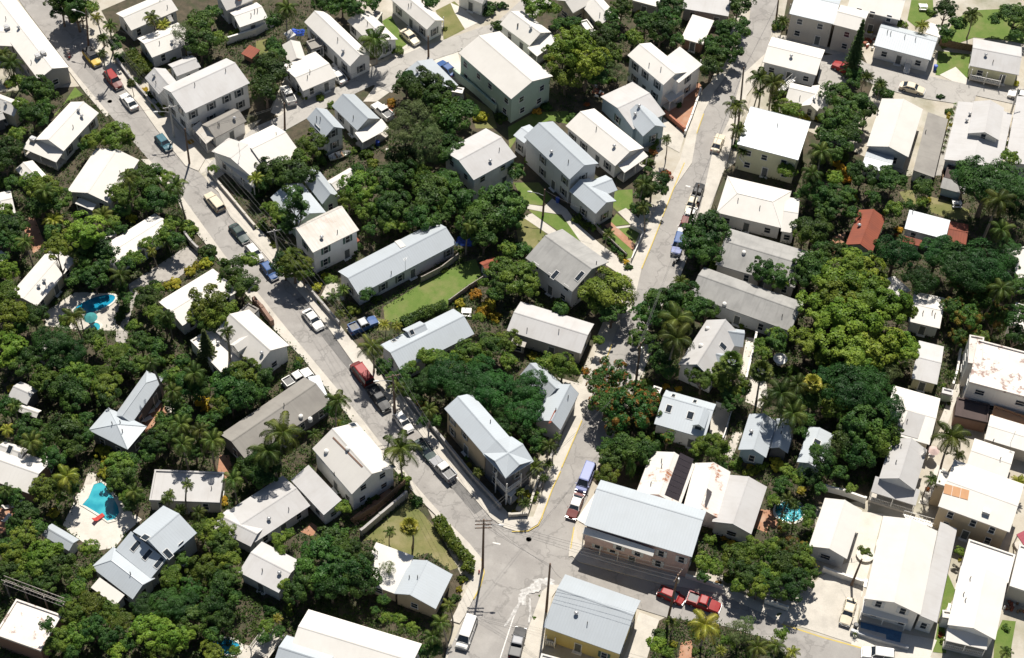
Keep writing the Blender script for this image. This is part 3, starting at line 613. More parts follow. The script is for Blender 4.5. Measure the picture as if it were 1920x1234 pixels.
def plant(k, code, u, v, rr_, h=None):
    px = P(k, u, v); rpx = rr_/3.981; rnd_ = random.Random(int(u*7+v*13+rr_)); rad = rpx*mpp(px, 4)
    if code in KINDS:
        cs, mn, nm, adj, cat = KINDS[code]; tree = cs in 'DLPO'
        H_ = h or ((min(12.5, 1.45*rad+2.2)) if tree else rad*1.25)
        zc = H_-rad*.62 if tree else rad*.45
        if cs == 'P': zc = H_-rad*.38
        zc = max(zc, rad*.3); zc = clear_height(px, zc) if tree else zc; c = at(px, zc)
        if nm == 'broadleaf_tree' and rr_ < SMALLR: SMALL.append((c, rad, mn, zc)); return
        root = empty(nm, (c.x, c.y, 0)); root.rotation_euler.z = 0
        cs = cs if code not in 'DM' or rnd_.random() > .3 else 'L'; me = CROWN[cs][rnd_.randrange(len(CROWN[cs]))]; o = put('crown', me, root, (0, 0, zc-(0 if tree else rad*.15)), rnd_.random()*6.28); s = rad*1.02; o.scale = (s*rnd_.uniform(.92, 1.08), s*rnd_.uniform(.92, 1.08), s*rnd_.uniform(.9, 1.1)); setmat(o, mn)
        if tree: t = put('trunk', TRUNK[rnd_.randrange(3)], root, (0, 0, 0), rnd_.random()*6); t.scale = (rad*.9, rad*.9, zc+rad*.05)
        PLANTS.append((root, adj, cat, px, nm))
    elif code in 'capf':
        ye = code == 'p'; H_ = h or {'c': 6.8, 'p': 6.5, 'a': 3.2, 'f': 6}[code]; H_ = clear_height(px, H_); c = at(px, H_); i = rnd_.randrange(3); tm, tp = PT[i]; rz = rnd_.random()*6.28
        off = Vector((tp.x, tp.y, 0)); off.rotate(Matrix.Rotation(rz, 3, 'Z')); off *= H_
        root = empty('fan_palm' if code == 'f' else 'palm_tree', (c.x-off.x, c.y-off.y, 0)); t = put('trunk', tm, root, (0, 0, 0), rz); t.scale = (H_, H_, H_)
        me = {'c': PALM, 'p': PALM, 'a': ARECA, 'f': FAN}[code]; me = me[rnd_.randrange(len(me))]; o = put('crown', me, root, (off.x, off.y, H_-.05), rnd_.random()*6); s = rad*1.12; o.scale = (s, s, s*.95)
        if ye or (code in 'af' and rnd_.random() < .35): setmat(o, 'leaf_palm_yellow')
        adj = {'c': 'coconut palm with arching green fronds', 'p': 'coconut palm with yellowing fronds', 'a': 'low bushy palm', 'f': 'fan palm with round leaves'}[code]
        PLANTS.append((root, adj, 'palm', px, root.name))
    elif code == 'n':
        H_ = h or 13; c = at(px, H_*.45); root = empty('conifer', (c.x, c.y, 0)); o = put('crown', CON, root, (0, 0, 0), 0); o.scale = (rad*4.2, rad*4.2, H_)
        mb = MB(); mb.tube((0, 0, 0), (0, 0, H_*.97), .22, .03, 7); mb.build('trunk', M['bark'], root); PLANTS.append((root, 'tall pointed conifer', 'tree', px, 'conifer'))
    elif code == 't':
        H_ = h or 5; c = at(px, H_*.5); root = empty('column_cypress', (c.x, c.y, 0)); o = put('crown', CROWN['B'][0], root, (0, 0, H_*.5), 0); o.scale = (rad, rad, H_*.72); setmat(o, 'leaf_dark'); PLANTS.append((root, 'narrow columnar dark green tree', 'tree', px, 'cypress'))
def merge_small():
    import numpy as np
    for mi, mn in enumerate(('leaf_dark', 'leaf_mid', 'leaf_light')): pass
    VV, FF, MI = [], [], []; off = 0; base = [(np.array([v.co for v in m_.vertices], dtype=np.float32), np.array([p.vertices[:] for p in m_.polygons], dtype=np.int32)) for m_ in UNDER]
    mats_ = ['leaf_dark', 'leaf_mid', 'leaf_light']
    for i, (c, rad, mn, zc) in enumerate(SMALL):
        v, f = base[i % len(base)]; a = i*1.7; ca, sa = math.cos(a), math.sin(a); w_ = np.empty_like(v); w_[:, 0] = (v[:, 0]*ca-v[:, 1]*sa)*rad+c.x; w_[:, 1] = (v[:, 0]*sa+v[:, 1]*ca)*rad+c.y; w_[:, 2] = v[:, 2]*rad+zc
        VV.append(w_); FF.append(f+off); MI.append(np.full(len(f), mats_.index(mn), dtype=np.int32)); off += len(v)
    V2, F2, M2 = np.concatenate(VV), np.concatenate(FF), np.concatenate(MI); me = bpy.data.meshes.new('thicket')
    me.vertices.add(len(V2)); me.vertices.foreach_set('co', V2.ravel()); me.loops.add(F2.size); me.loops.foreach_set('vertex_index', F2.ravel()); me.polygons.add(len(F2)); me.polygons.foreach_set('loop_start', np.arange(0, F2.size, 4, dtype=np.int32)); me.polygons.foreach_set('material_index', M2)
    for mn in mats_: me.materials.append(M[mn])
    me.update(calc_edges=True); me.validate(); o = put('thicket', me, None, (0, 0, 0), 0); tag(o, 'small leafy trees and bushes filling the gaps between the garden trees', 'thicket', kind='stuff')
    tb = MB()
    for c, rad, mn, zc in SMALL: tb.tube((c.x, c.y, 0), (c.x, c.y, zc), .11, .07, 5)
def near_phrase(px):
    best = min(HOUSES, key=lambda h: (h[2][0]-px[0])**2+((h[2][1]-px[1])*1.25)**2); dx, dy = px[0]-best[2][0], px[1]-best[2][1]
    rel_ = ('right of' if dx > 0 else 'left of') if abs(dx) > abs(dy)*1.1 else ('in front of' if dy > 0 else 'behind'); return rel_, best[0]
ORD = ['first', 'second', 'third', 'fourth', 'fifth', 'sixth', 'seventh', 'eighth', 'ninth', 'tenth', 'eleventh', 'twelfth']
NUM = ['', 'one', 'two', 'three', 'four', 'five', 'six', 'seven', 'eight', 'nine', 'ten', 'eleven', 'twelve', 'thirteen']
def label_many(items, groupname):
    """items: (object, adjective, category, px); every label names its neighbour house and, among equals, its place from the left"""
    d = {}
    for it in items: d.setdefault((it[1],)+near_phrase(it[3]), []).append(it)
    for (adj, rl, ph), l in d.items():
        l.sort(key=lambda i: i[3][0])
        for i, it in enumerate(l):
            lab = '%s %s %s' % (adj, rl, ph)
            if len(l) == 2: lab += ', the '+('left' if i == 0 else 'right')+' one'
            elif len(l) > 2: lab += ', '+('leftmost' if i == 0 else 'rightmost' if i == len(l)-1 else ORD[i]+' from left')
            tag(it[0], lab, it[2], groupname(it))
# ------------------------------------------------------------------ vehicles
def car_proto(kind):
    root = empty('parked_car' if kind not in ('pickup', 'van') else ('pickup_truck' if kind == 'pickup' else 'van'), (0, 0, 0))
    Lh, Wd = {'sedan': (4.5, 1.75), 'hatch': (3.9, 1.65), 'wagon': (4.65, 1.8), 'suv': (4.4, 1.8), 'pickup': (4.9, 1.8), 'van': (4.8, 1.9)}[kind]; l = Lh/2
    hood, cab0, roof0, roof1, cab1, zr, belt = {'sedan': (.9, .95, .35, -1.0, -1.75, 1.42, .95), 'hatch': (.9, .95, .3, -1.45, -1.95, 1.42, .95), 'wagon': (.95, 1.0, .4, -2.05, -2.35, 1.5, 1.0), 'suv': (1.1, 1.0, .45, -2.0, -2.28, 1.78, 1.1), 'pickup': (1.15, .95, .5, -.6, -.8, 1.72, 1.12), 'van': (1.15, 1.75, 1.05, -2.4, -2.48, 2.0, 1.15)}[kind]
    # body: lofted lower shell
    st = [(-l, .80, .45, belt-.12), (-l+.12, .94, .32, belt-.03), (-l+.9, 1., .28, belt), (cab1, 1., .28, belt), (cab0, 1., .28, belt), (l-.75, .98, .28, hood*.0+belt-.1), (l-.12, .92, .32, belt-.2), (l, .78, .42, belt-.32)]
    bm = MB(); rings = []
    for x, wq, z0, z1 in st:
        w2 = Wd/2*wq; rings.append([(x, -w2, z0), (x, -w2*1.0, (z0+z1)*.5), (x, -w2*.93, z1), (x, 0, z1+.045), (x, w2*.93, z1), (x, w2*1.0, (z0+z1)*.5), (x, w2, z0)])
    vs_ = [p for r_ in rings for p in r_]; fs = []
    nn = 7
    for i in range(len(rings)-1):
        for j in range(nn-1): fs.append((i*nn+j, i*nn+j+1, (i+1)*nn+j+1, (i+1)*nn+j))
        fs.append((i*nn+nn-1, i*nn, (i+1)*nn, (i+1)*nn+nn-1))
    fs += [tuple(range(nn)), tuple(reversed(range((len(rings)-1)*nn, len(rings)*nn)))]
    bm.faces(vs_, fs)
    if kind == 'pickup': pass
    body = bm.build('body', M['car_white'], root, smooth=False)
    if kind == 'pickup':
        bd = MB(); x0, x1 = -l+.12, cab1-.12; w2 = Wd/2
        bd.box(((x0+x1)/2, 0, belt+.055), (x1-x0, Wd-.3, .02)); bd.build('bed_floor', M['dark_metal'], root)
        for (cx, cy, dx, dy) in (((x0+x1)/2, w2-.1, x1-x0, .14), ((x0+x1)/2, -w2+.1, x1-x0, .14), (x0-.02, 0, .12, Wd-.1)):
            q = MB(); q.box((cx, cy, belt+.14), (dx, dy, .3)); q.build('bed_side', M['car_white'], root)
    # glasshouse
    g = MB(); wb, wt = Wd/2*.9, Wd/2*.74
    b4 = [(cab0, -wb, belt), (cab0, wb, belt), (cab1, wb, belt), (cab1, -wb, belt)]; t4 = [(roof0, -wt, zr-.06), (roof0, wt, zr-.06), (roof1, wt, zr-.06), (roof1, -wt, zr-.06)]
    g.faces(b4+t4, [(0, 1, 2, 3), (4, 7, 6, 5), (0, 4, 5, 1), (1, 5, 6, 2), (2, 6, 7, 3), (3, 7, 4, 0)]); g.build('windows', M['glass'], root)
    rf = MB(); e = .05
    lo = [(roof0+e, -wt-e, zr-.06), (roof0+e, wt+e, zr-.06), (roof1-e, wt+e, zr-.06), (roof1-e, -wt-e, zr-.06)]; hi = [(roof0-.12, -wt+.06, zr), (roof0-.12, wt-.06, zr), (roof1+.1, wt-.06, zr), (roof1+.1, -wt+.06, zr)]
    rf.faces(lo+hi, [(0, 3, 2, 1), (4, 5, 6, 7), (0, 1, 5, 4), (1, 2, 6, 5), (2, 3, 7, 6), (3, 0, 4, 7)])
    for s in (-1, 1):
        for (xa, xb) in ((cab0, roof0), (cab1, roof1)): rf.tube((xa, s*wb, belt), (xb, s*wt, zr-.04), .06, .05, 4)
        rf.tube(((cab0+cab1)/2, s*wb, belt), ((roof0+roof1)/2, s*wt, zr-.04), .05, .04, 4)
    rf.build('roof', M['car_white'], root)
    for x in (l-.95, -l+.95):
        for s in (-1, 1):
            wm = MB(); wm.tube((x, s*(Wd/2-.2), .33), (x, s*(Wd/2+.01), .33), .33, .33, 14); w_ = wm.build('wheel', M['tyre'], root); hb = MB(); hb.tube((x, s*(Wd/2), .33), (x, s*(Wd/2+.03), .33), .19, .17, 10); hb.build('rim', M['hub'], w_)
    for s in (-1, 1):
        h_ = MB(); h_.box((l-.07, s*Wd*.34, belt-.36), (.16, .36, .16)); h_.build('headlight', M['headlight'], root)
        t_ = MB(); t_.box((-l+.04, s*Wd*.36, belt-.2), (.12, .3, .16)); t_.build('taillight', M['taillight'], root)
        mi_ = MB(); mi_.box((cab0-.15, s*(Wd/2+.05), belt+.08), (.12, .18, .13)); mi_.build('mirror', M['car_white'], root)
    bb = MB(); bb.box((l+.03, 0, .42), (.14, Wd*.86, .2)); bb.build('bumper', M['grey_metal'], root); bb = MB(); bb.box((-l-.03, 0, .45), (.14, Wd*.86, .2)); bb.build('bumper', M['grey_metal'], root)
    return root
PROTO = {k_: None for k_ in ('sedan', 'hatch', 'wagon', 'suv', 'pickup', 'van')}
def car(kind, k, u, v, hu, hv, paint, label, cat='car', roofpaint=None):
    """centre (u,v), nose pointing towards (hu,hv)"""
    if PROTO[kind] is None: PROTO[kind] = (car_proto(kind), [0])
    pr, cnt = PROTO[kind]; o = pr if cnt[0] == 0 else copy_tree(pr); cnt[0] += 1
    c = at(P(k, u, v), .75); f = at(P(k, hu, hv), .75); d = f-c; o.location = (c.x, c.y, .02); o.rotation_euler = (0, 0, math.atan2(d.y, d.x))
    for ch in o.children:
        n_ = ch.name.split('.')[0]
        if n_ in ('body', 'mirror', 'bed_side'): setmat(ch, paint)
        if n_ == 'roof': setmat(ch, roofpaint or paint)
    tag(o, label, cat, 'vehicles parked along the streets and yards'); return o
# ------------------------------------------------------------------ walls, fences, poles
def run_wall(name, label, cat, matn, k, pts, h, th=.25, z=0):
    """free-standing wall, fence or hedge base following surveyed points"""
    w3 = [at(P(k, *p)) for p in pts]; mb = MB(); c = w3[0]; a, b_ = [], []
    for i, p in enumerate(w3):
        d = (w3[min(i+1, len(w3)-1)]-w3[max(i-1, 0)]).normalized(); s = Vector((-d.y, d.x, 0))*th/2; a.append(p+s); b_.append(p-s)
    for i in range(len(w3)-1):
        q = [a[i], a[i+1], b_[i+1], b_[i]]; vs_ = [(p.x-c.x, p.y-c.y, zz) for zz in (0, h) for p in q]
        mb.faces(vs_, [(0, 3, 2, 1), (4, 5, 6, 7), (0, 1, 5, 4), (2, 3, 7, 6)]+([(3, 0, 4, 7)] if i == 0 else [])+([(1, 2, 6, 5)] if i == len(w3)-2 else []))
    root = empty(name, c, 0, label, cat); mb.build('panel' if 'fence' in name else 'wall', M[matn], root)
    cp = MB()
    for i in range(len(w3)-1):
        d = w3[i+1]-w3[i]; az = math.atan2(d.y, d.x); m_ = (w3[i]+w3[i+1])/2-c; cp.box((m_.x, m_.y, h+.03), (d.length+.02, th+.08, .06), az)
    cp.build('coping' if 'fence' not in name else 'rail', M[matn], root)
    tot = 0
    for i in range(len(w3)-1):
        d = w3[i+1]-w3[i]; n_ = max(1, int(d.length/3)); az = math.atan2(d.y, d.x)
        for j in range(n_+(i == len(w3)-2)):
            if tot > 40: break
            q = w3[i]+d*(j/n_)-c; pm = MB(); pm.box((q.x, q.y, (h+.15)/2), (th+.1, th+.1, h+.15), az); pm.build('post', M[matn], root); tot += 1
    return root
def fill_hedge(label, code, k, pts, rr_, h):
    """clipped hedge following a line: one plant object made of many leaf clumps"""
    r = random.Random(int(pts[0][0])); w3 = [at(P(k, *p), h*.5) for p in pts]; V_, F_ = [], []; c = w3[0]; wd = rr_/3.981*mpp(P(k, *pts[0]))
    for i in range(len(w3)-1):
        d = w3[i+1]-w3[i]; n_ = int(d.length*max(wd, .5)*330)
        s = Vector((-d.y, d.x, 0)).normalized()
        for _ in range(n_):
            t = r.random(); a = r.uniform(-1, 1); zz = h*(1-.25*a*a)*r.uniform(.0, 1)**.35+r.gauss(0, .07); wob = .18*math.sin(t*d.length*1.7+i)
            q = w3[i]+d*t+s*(a*wd*(1+wob)); leaf_quads(V_, F_, Vector((q.x-c.x, q.y-c.y, max(.05, zz))), (s*a)*.7+Vector((r.gauss(0, .4), r.gauss(0, .4), .8)), r.uniform(.12, .24), r, .6)
    root = empty('hedge', (c.x, c.y, 0), 0, label, 'hedge'); me = bpy.data.meshes.new('foliage'); me.from_pydata(V_, [], F_); me.update(); me.materials.append(M[KINDS[code][1]]); put('foliage', me, root, (0, 0, 0), 0); return root
# ---- ground, streets, yards (each sheet 4 mm above the one below)
gm = MB()
for i in range(-20, 20):
    for j in range(-6, 30):
        gm.poly([(i*30, j*30, 0), (i*30+30, j*30, 0), (i*30+30, j*30+30, 0), (i*30, j*30+30, 0)])
gm_ = gm.mesh('ground'); bm = bmesh.new(); bm.from_mesh(gm_); bmesh.ops.remove_doubles(bm, verts=bm.verts, dist=.01); bm.to_mesh(gm_); bm.free(); gm_.materials.append(M['sandy_ground']); put('ground', gm_, None, (0, 0, 0), 0)['kind'] = 'structure'
def SH(name, m, k, pts, z, th=0): return sheet(name, m, [P(k, *q) for q in pts], z, th=th)
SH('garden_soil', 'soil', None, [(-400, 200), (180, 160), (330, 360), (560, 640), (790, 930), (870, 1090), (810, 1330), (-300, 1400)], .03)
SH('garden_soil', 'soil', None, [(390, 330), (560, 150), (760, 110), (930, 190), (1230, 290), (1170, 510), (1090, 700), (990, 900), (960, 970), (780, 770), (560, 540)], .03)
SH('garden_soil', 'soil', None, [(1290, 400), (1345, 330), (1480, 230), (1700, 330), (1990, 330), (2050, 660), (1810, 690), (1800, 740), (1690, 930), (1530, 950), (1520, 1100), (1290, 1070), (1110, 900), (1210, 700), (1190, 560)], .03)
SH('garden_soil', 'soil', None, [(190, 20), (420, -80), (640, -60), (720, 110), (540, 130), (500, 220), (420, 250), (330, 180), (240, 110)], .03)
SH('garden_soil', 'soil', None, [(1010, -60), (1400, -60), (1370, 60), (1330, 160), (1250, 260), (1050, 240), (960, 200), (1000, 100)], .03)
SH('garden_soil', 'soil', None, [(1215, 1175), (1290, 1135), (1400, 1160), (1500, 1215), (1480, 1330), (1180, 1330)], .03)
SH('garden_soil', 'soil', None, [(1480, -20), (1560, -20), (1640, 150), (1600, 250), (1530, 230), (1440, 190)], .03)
# lawns
for m_, k_, pts in [('grass_green', 5, [(950, 1060), (1240, 880), (1560, 720), (1640, 700), (1690, 830), (1430, 1040), (1100, 1200), (960, 1150)]),
    ('grass_green', 2, [(-30, 950), (170, 840), (420, 830), (430, 930), (280, 900), (60, 1000), (-20, 1120)]),
    ('grass_green', 6, [(10, 130), (200, 130), (300, 250), (220, 300), (100, 290)]), ('grass_green', 6, [(120, 330), (360, 375), (560, 560), (640, 630), (500, 570), (330, 480), (150, 360)]),
    ('grass_green', 6, [(760, 190), (900, 180), (900, 320), (790, 350), (740, 300)]), ('grass_green', 6, [(650, 490), (720, 470), (910, 640), (890, 690), (850, 700), (700, 560)]), ('grass_green', 6, [(730, 430), (780, 360), (880, 440), (770, 455)]), ('grass_green', 6, [(790, 470), (890, 470), (950, 510), (915, 590)]),
    ('grass_dry', 6, [(20, 420), (130, 390), (260, 520), (170, 620), (60, 640)]),
    ('grass_dry', 13, [(790, 360), (1140, 60), (1250, 160), (1340, 270), (1400, 400), (1510, 560), (1450, 580), (1280, 450), (1150, 500), (860, 350)]),
    ('grass_green', 1, [(940, 160), (1010, 120), (1160, 400), (1090, 430)]), ('grass_dry', 1, [(1340, 80), (1480, 10), (1650, 170), (1500, 250), (1400, 300), (1390, 180)]), ('grass_dry', 1, [(0, 310), (80, 290), (120, 380), (60, 440), (0, 400)]),
    ('grass_green', 3, [(1070, 0), (1230, 0), (1240, 120), (1100, 200), (1040, 150)]), ('grass_green', 3, [(1400, 150), (1500, 80), (1911, 60), (1911, 330), (1760, 300), (1540, 280), (1300, 370), (1270, 320)]), ('grass_green', 3, [(1270, 380), (1530, 410), (1500, 600), (1250, 560)]),
    ('grass_dry', 7, [(1200, 230), (1400, 290), (1510, 340), (1480, 410), (1360, 400), (1210, 350)]), ('grass_dry', 7, [(980, 200), (1080, 180), (1110, 290), (1040, 320)]),
    ('grass_green', 15, [(1340, 600), (1410, 760), (1300, 900), (1330, 1100), (1330, 1200), (1230, 1190)]), ('grass_green', 15, [(1750, 950), (1850, 960), (1820, 1130), (1800, 1300), (1680, 1300), (1690, 1080)]),
    ('grass_dry', 1, [(1560, 690), (1760, 820), (1800, 960), (1640, 960)]), ('grass_green', 0, [(420, 860), (560, 650), (620, 710), (500, 760), (380, 880)]), ('grass_dry', 5, [(870, 1140), (960, 1150), (1000, 1234), (880, 1234)])]:
    SH('lawn', m_, k_, pts, .036)
# yards, drives and paths
for m_, k_, pts in [('gravel', 4, [(960, 890), (1100, 800), (1400, 600), (1480, 650), (1460, 740), (1330, 840), (1100, 900), (1010, 1010), (960, 1170), (930, 1234), (880, 1234), (980, 1000)]),
    ('brick_paving', 4, [(210, 390), (260, 390), (340, 600), (250, 660), (180, 480)]), ('concrete', 4, [(330, 1100), (560, 950), (700, 950), (880, 970), (900, 1060), (860, 1180), (930, 1234), (640, 1234), (340, 1200)]),
    ('gravel', 8, [(870, 0), (960, 0), (940, 110), (860, 80)]), ('brick_paving', 8, [(1050, 690), (1180, 540), (1270, 560), (1230, 640), (1090, 760)]), ('concrete', 8, [(1220, 520), (1280, 520), (1340, 640), (1240, 600)]),
    ('brick_paving', 8, [(1640, 930), (1710, 930), (1740, 1060), (1600, 1234), (1640, 1280), (1610, 1300), (1620, 1080)]), ('concrete', 8, [(600, 1234), (660, 1050), (720, 1070), (700, 1234)]),
    ('concrete_bright', 12, [(570, 20), (640, -60), (800, -60), (960, 130), (1060, 200), (950, 290), (860, 410), (740, 430), (620, 370), (510, 290), (470, 240), (540, 100)]),
    ('brick_paving', 12, [(-40, 110), (60, 90), (130, 150), (60, 280), (-40, 330)]), ('concrete', 12, [(1750, 1110), (1911, 1160), (2000, 1300), (1780, 1290)]),
    ('brick_paving', 13, [(700, 200), (990, -30), (1060, 0), (880, 160), (740, 250)]), ('brick_paving', 13, [(330, 290), (410, 220), (470, 260), (420, 330)]),
    ('concrete', 6, [(75, 385), (150, 360), (330, 490), (290, 530)]), ('concrete', 6, [(100, 290), (240, 310), (300, 250), (410, 330), (480, 430), (660, 590), (880, 750), (1000, 830), (860, 850), (690, 740), (510, 570), (370, 370), (230, 350), (110, 325)]),
    ('brick_paving', 6, [(690, 450), (740, 425), (920, 590), (905, 640)]), ('concrete', 6, [(790, 350), (850, 320), (960, 410), (1060, 430), (1000, 480), (960, 500), (880, 440)]), ('concrete', 6, [(770, 462), (890, 448), (900, 460), (790, 475)]),
    ('brick_paving', 2, [(1160, 720), (1400, 620), (1440, 690), (1290, 1000), (1140, 860)]), ('concrete', 2, [(1130, 880), (1290, 1010), (1250, 1140), (1100, 1060)]),
    ('concrete', 1, [(1000, 420), (1130, 330), (1260, 350), (1060, 440)]), ('concrete', 1, [(150, 740), (330, 680), (380, 760), (230, 900), (110, 840)]), ('concrete', 1, [(1000, 500), (1100, 470), (1070, 540), (1010, 680), (900, 760), (800, 760)]), ('concrete_bright', 1, [(1330, 450), (1500, 370), (1560, 580), (1500, 590), (1330, 460)]), ('concrete_bright', 1, [(1450, 20), (1540, 60), (1660, 170), (1560, 220), (1480, 90)]),
    ('concrete_bright', 3, [(1280, 560), (1400, 500), (1500, 600), (1620, 650), (1560, 690), (1400, 620)]), ('concrete', 3, [(50, 260), (160, 270), (620, 400), (600, 440), (160, 320), (60, 300)]),
    ('concrete_bright', 10, [(1750, 50), (1820, 60), (1740, 400), (1690, 380)]), ('concrete_bright', 10, [(1800, 240), (1880, 240), (1911, 500), (1850, 580), (1740, 530)]), ('concrete', 10, [(1500, 560), (1640, 600), (1590, 830), (1470, 780)]), ('concrete', 10, [(1650, 760), (1720, 760), (1640, 960), (1590, 930)]),
    ('brick_paving', 15, [(-140, 120), (20, 130), (90, 190), (50, 260), (-60, 250)]), ('concrete_bright', 15, [(690, 140), (860, 160), (700, 780), (380, 640), (500, 560), (600, 520)]), ('concrete', 15, [(380, 640), (700, 720), (640, 1130), (120, 960), (140, 880)]), ('concrete_bright', 15, [(640, 980), (1260, 1100), (1210, 1230), (1400, 1300), (600, 1300)]),
    ('concrete', 14, [(950, 890), (1100, 950), (1060, 1060), (980, 1330), (780, 1330), (850, 1200)]), ('concrete', 14, [(230, 700), (320, 700), (240, 1000), (200, 1330), (20, 1330), (110, 1050)]),
    ('brick_paving', 14, [(1840, 120), (1960, 180), (1900, 300), (1800, 260)]), ('brick_paving', 14, [(1260, 1120), (1340, 1100), (1360, 1260), (1240, 1260)]), ('concrete', 10, [(340, 350), (520, 400), (500, 480), (440, 470)]),
    ('concrete', 11, [(1390, 400), (1450, 400), (1340, 700), (1270, 700)]), ('concrete_bright', 11, [(1260, 1000), (1330, 1040), (1180, 1300), (1120, 1290)]), ('concrete', 9, [(1100, 480), (1180, 560), (1120, 620)]),
    ('brick_paving', 7, [(480, 540), (580, 500), (560, 620), (470, 680)]), ('concrete', 5, [(540, 860), (640, 900), (660, 1010), (560, 1010), (480, 990)]), ('concrete', 0, [(1460, 1160), (1600, 1200), (1620, 1234), (1500, 1300)])]:
    SH('patio' if 'brick' in m_ else 'paved_yard', m_, k_, pts, .042)
# asphalt
LE = [(-40, -110), (5, -45), (52, 24), (131, 127), (206, 216), (279, 300), (344, 373), (422, 481), (480, 546), (540, 620), (590, 680), (666, 771), (711, 828), (770, 900), (800, 935), (842, 982), (880, 1020), (902, 1047), (907, 1075), (900, 1100), (872, 1155), (845, 1215), (820, 1300)]
RE_T = [(-10, -160), (70, -60), (120, 10), (165, 70), (196, 130), (232, 165), (262, 198), (292, 241), (330, 290), (348, 312), (372, 322)]
RIGHTA = [(392, 345), (410, 362), (432, 408), (480, 460), (520, 506), (568, 556), (620, 622), (668, 690), (700, 735), (770, 790), (832, 872), (880, 925), (920, 972), (945, 990), (968, 997), (990, 995), (1008, 984), (1018, 965), (1036, 915), (1051, 883), (1091, 790), (1133, 683), (1147, 643), (1204, 501), (1222, 458), (1240, 413), (1262, 357), (1297, 307), (1307, 249), (1319, 213), (1337, 176), (1362, 141), (1405, 38), (1412, -40), (1440, -160)]
RIGHTB = [(1500, -160), (1462, -20), (1455, 25), (1437, 100), (1392, 141), (1367, 226), (1335, 290), (1310, 405), (1282, 485), (1258, 544), (1200, 646), (1186, 720), (1134, 846), (1120, 871), (1101, 934), (1080, 974), (1068, 1022), (1073, 1044), (1086, 1055), (1236, 1095), (1352, 1115), (1440, 1155), (1466, 1171), (1620, 1217), (1800, 1280), (1790, 1340), (1560, 1300), (1440, 1200), (1362, 1175), (1249, 1158), (1201, 1143), (1050, 1098), (1030, 1098), (1016, 1110), (992, 1175), (973, 1234), (950, 1300)]
street = sheet('street', 'asphalt', LE[::1]+RIGHTB[::-1]+RIGHTA[::-1]+[(385, 335)]+RE_T[::-1], .06)
SH('lane', 'asphalt_pale', None, [(385, 318), (395, 345), (470, 290), (537, 244), (620, 198), (700, 160), (735, 175), (760, 130), (852, 100), (960, 58), (1040, 10), (1000, -20), (932, 42), (794, 88), (745, 108), (690, 128), (640, 161), (580, 184), (517, 222), (480, 238), (440, 270), (400, 300)], .05)
SH('side_street', 'asphalt_pale', None, [(1541, 105), (1532, 155), (1560, 180), (1600, 145), (1679, 173), (1736, 186), (1794, 195), (1800, 215), (1812, 240), (1830, 180), (1990, 215), (2000, 190), (1900, 175), (1817, 160), (1741, 143), (1626, 120), (1590, 100)], .05)
SH('side_street', 'asphalt_pale', None, [(1794, 195), (1812, 200), (1790, 250), (1765, 330), (1745, 330), (1772, 250)], .05)
SH('street_patch', 'asphalt_dark', None, [(568, 556), (620, 622), (668, 690), (700, 735), (692, 742), (610, 640), (555, 562)], .07)
SH('street_patch', 'asphalt_dark', None, [(836, 880), (880, 925), (905, 955), (890, 965), (855, 925), (835, 900)], .07)
# pavements: raised slabs with a kerb
def pave(pts, z=.2): return sheet('pavement', 'concrete', pts, .2, th=.2)
pave([(265, 300), (279, 300), (344, 373), (422, 481), (480, 546), (540, 620), (590, 680), (666, 771), (711, 828), (770, 900), (800, 935), (842, 982), (880, 1020), (902, 1047), (907, 1075), (900, 1100), (872, 1155), (862, 1170), (845, 1165), (868, 1120), (888, 1080), (887, 1050), (862, 1020), (815, 965), (784, 935), (730, 870), (690, 830), (640, 765), (565, 670), (515, 620), (455, 545), (400, 475), (352, 420), (330, 370)])
pave([(131, 127), (206, 216), (199, 220), (160, 175), (126, 130)], .12)
pave([(165, 70), (196, 130), (232, 165), (262, 198), (292, 241), (330, 290), (348, 312), (372, 322), (385, 300), (350, 262), (318, 225), (300, 205), (272, 180), (240, 150), (215, 120), (182, 75)])
pave([(392, 345), (410, 362), (432, 408), (480, 460), (520, 506), (568, 556), (620, 622), (668, 690), (700, 735), (770, 790), (832, 872), (880, 925), (920, 972), (945, 990), (968, 997), (990, 995), (1008, 984), (1018, 965), (1036, 915), (1051, 883), (1091, 790), (1133, 683), (1147, 643), (1128, 640), (1100, 700), (1081, 742), (1050, 830), (1030, 890), (1000, 970), (960, 972), (935, 960), (885, 905), (820, 825), (775, 772), (725, 720), (690, 672), (648, 625), (600, 560), (560, 520), (500, 445), (455, 395), (420, 350), (405, 335)])
pave([(1204, 501), (1222, 458), (1240, 413), (1262, 357), (1297, 307), (1307, 249), (1319, 213), (1337, 176), (1362, 141), (1350, 138), (1316, 172), (1288, 250), (1275, 300), (1236, 380), (1205, 440), (1188, 470), (1180, 500)])
pave([(1190, 560), (1204, 501), (1180, 500), (1170, 545), (1165, 600), (1180, 590)], .13)
pave([(1310, 405), (1335, 290), (1367, 226), (1392, 141), (1437, 100), (1440, 125), (1400, 180), (1380, 260), (1350, 340), (1330, 400), (1300, 460), (1290, 480), (1268, 540), (1258, 544), (1282, 485)])
pave([(1200, 646), (1186, 720), (1190, 735), (1222, 660), (1232, 630), (1215, 630)])
pave([(1066, 1045), (1073, 1044), (1086, 1055), (1236, 1095), (1352, 1115), (1440, 1155), (1466, 1171), (1480, 1150), (1440, 1138), (1350, 1095), (1290, 1080), (1110, 1035), (1082, 1010), (1080, 985), (1068, 1022)])
pave([(1050, 1098), (1030, 1098), (1016, 1110), (992, 1175), (973, 1234), (950, 1300), (1010, 1300), (1020, 1200), (1035, 1120)])
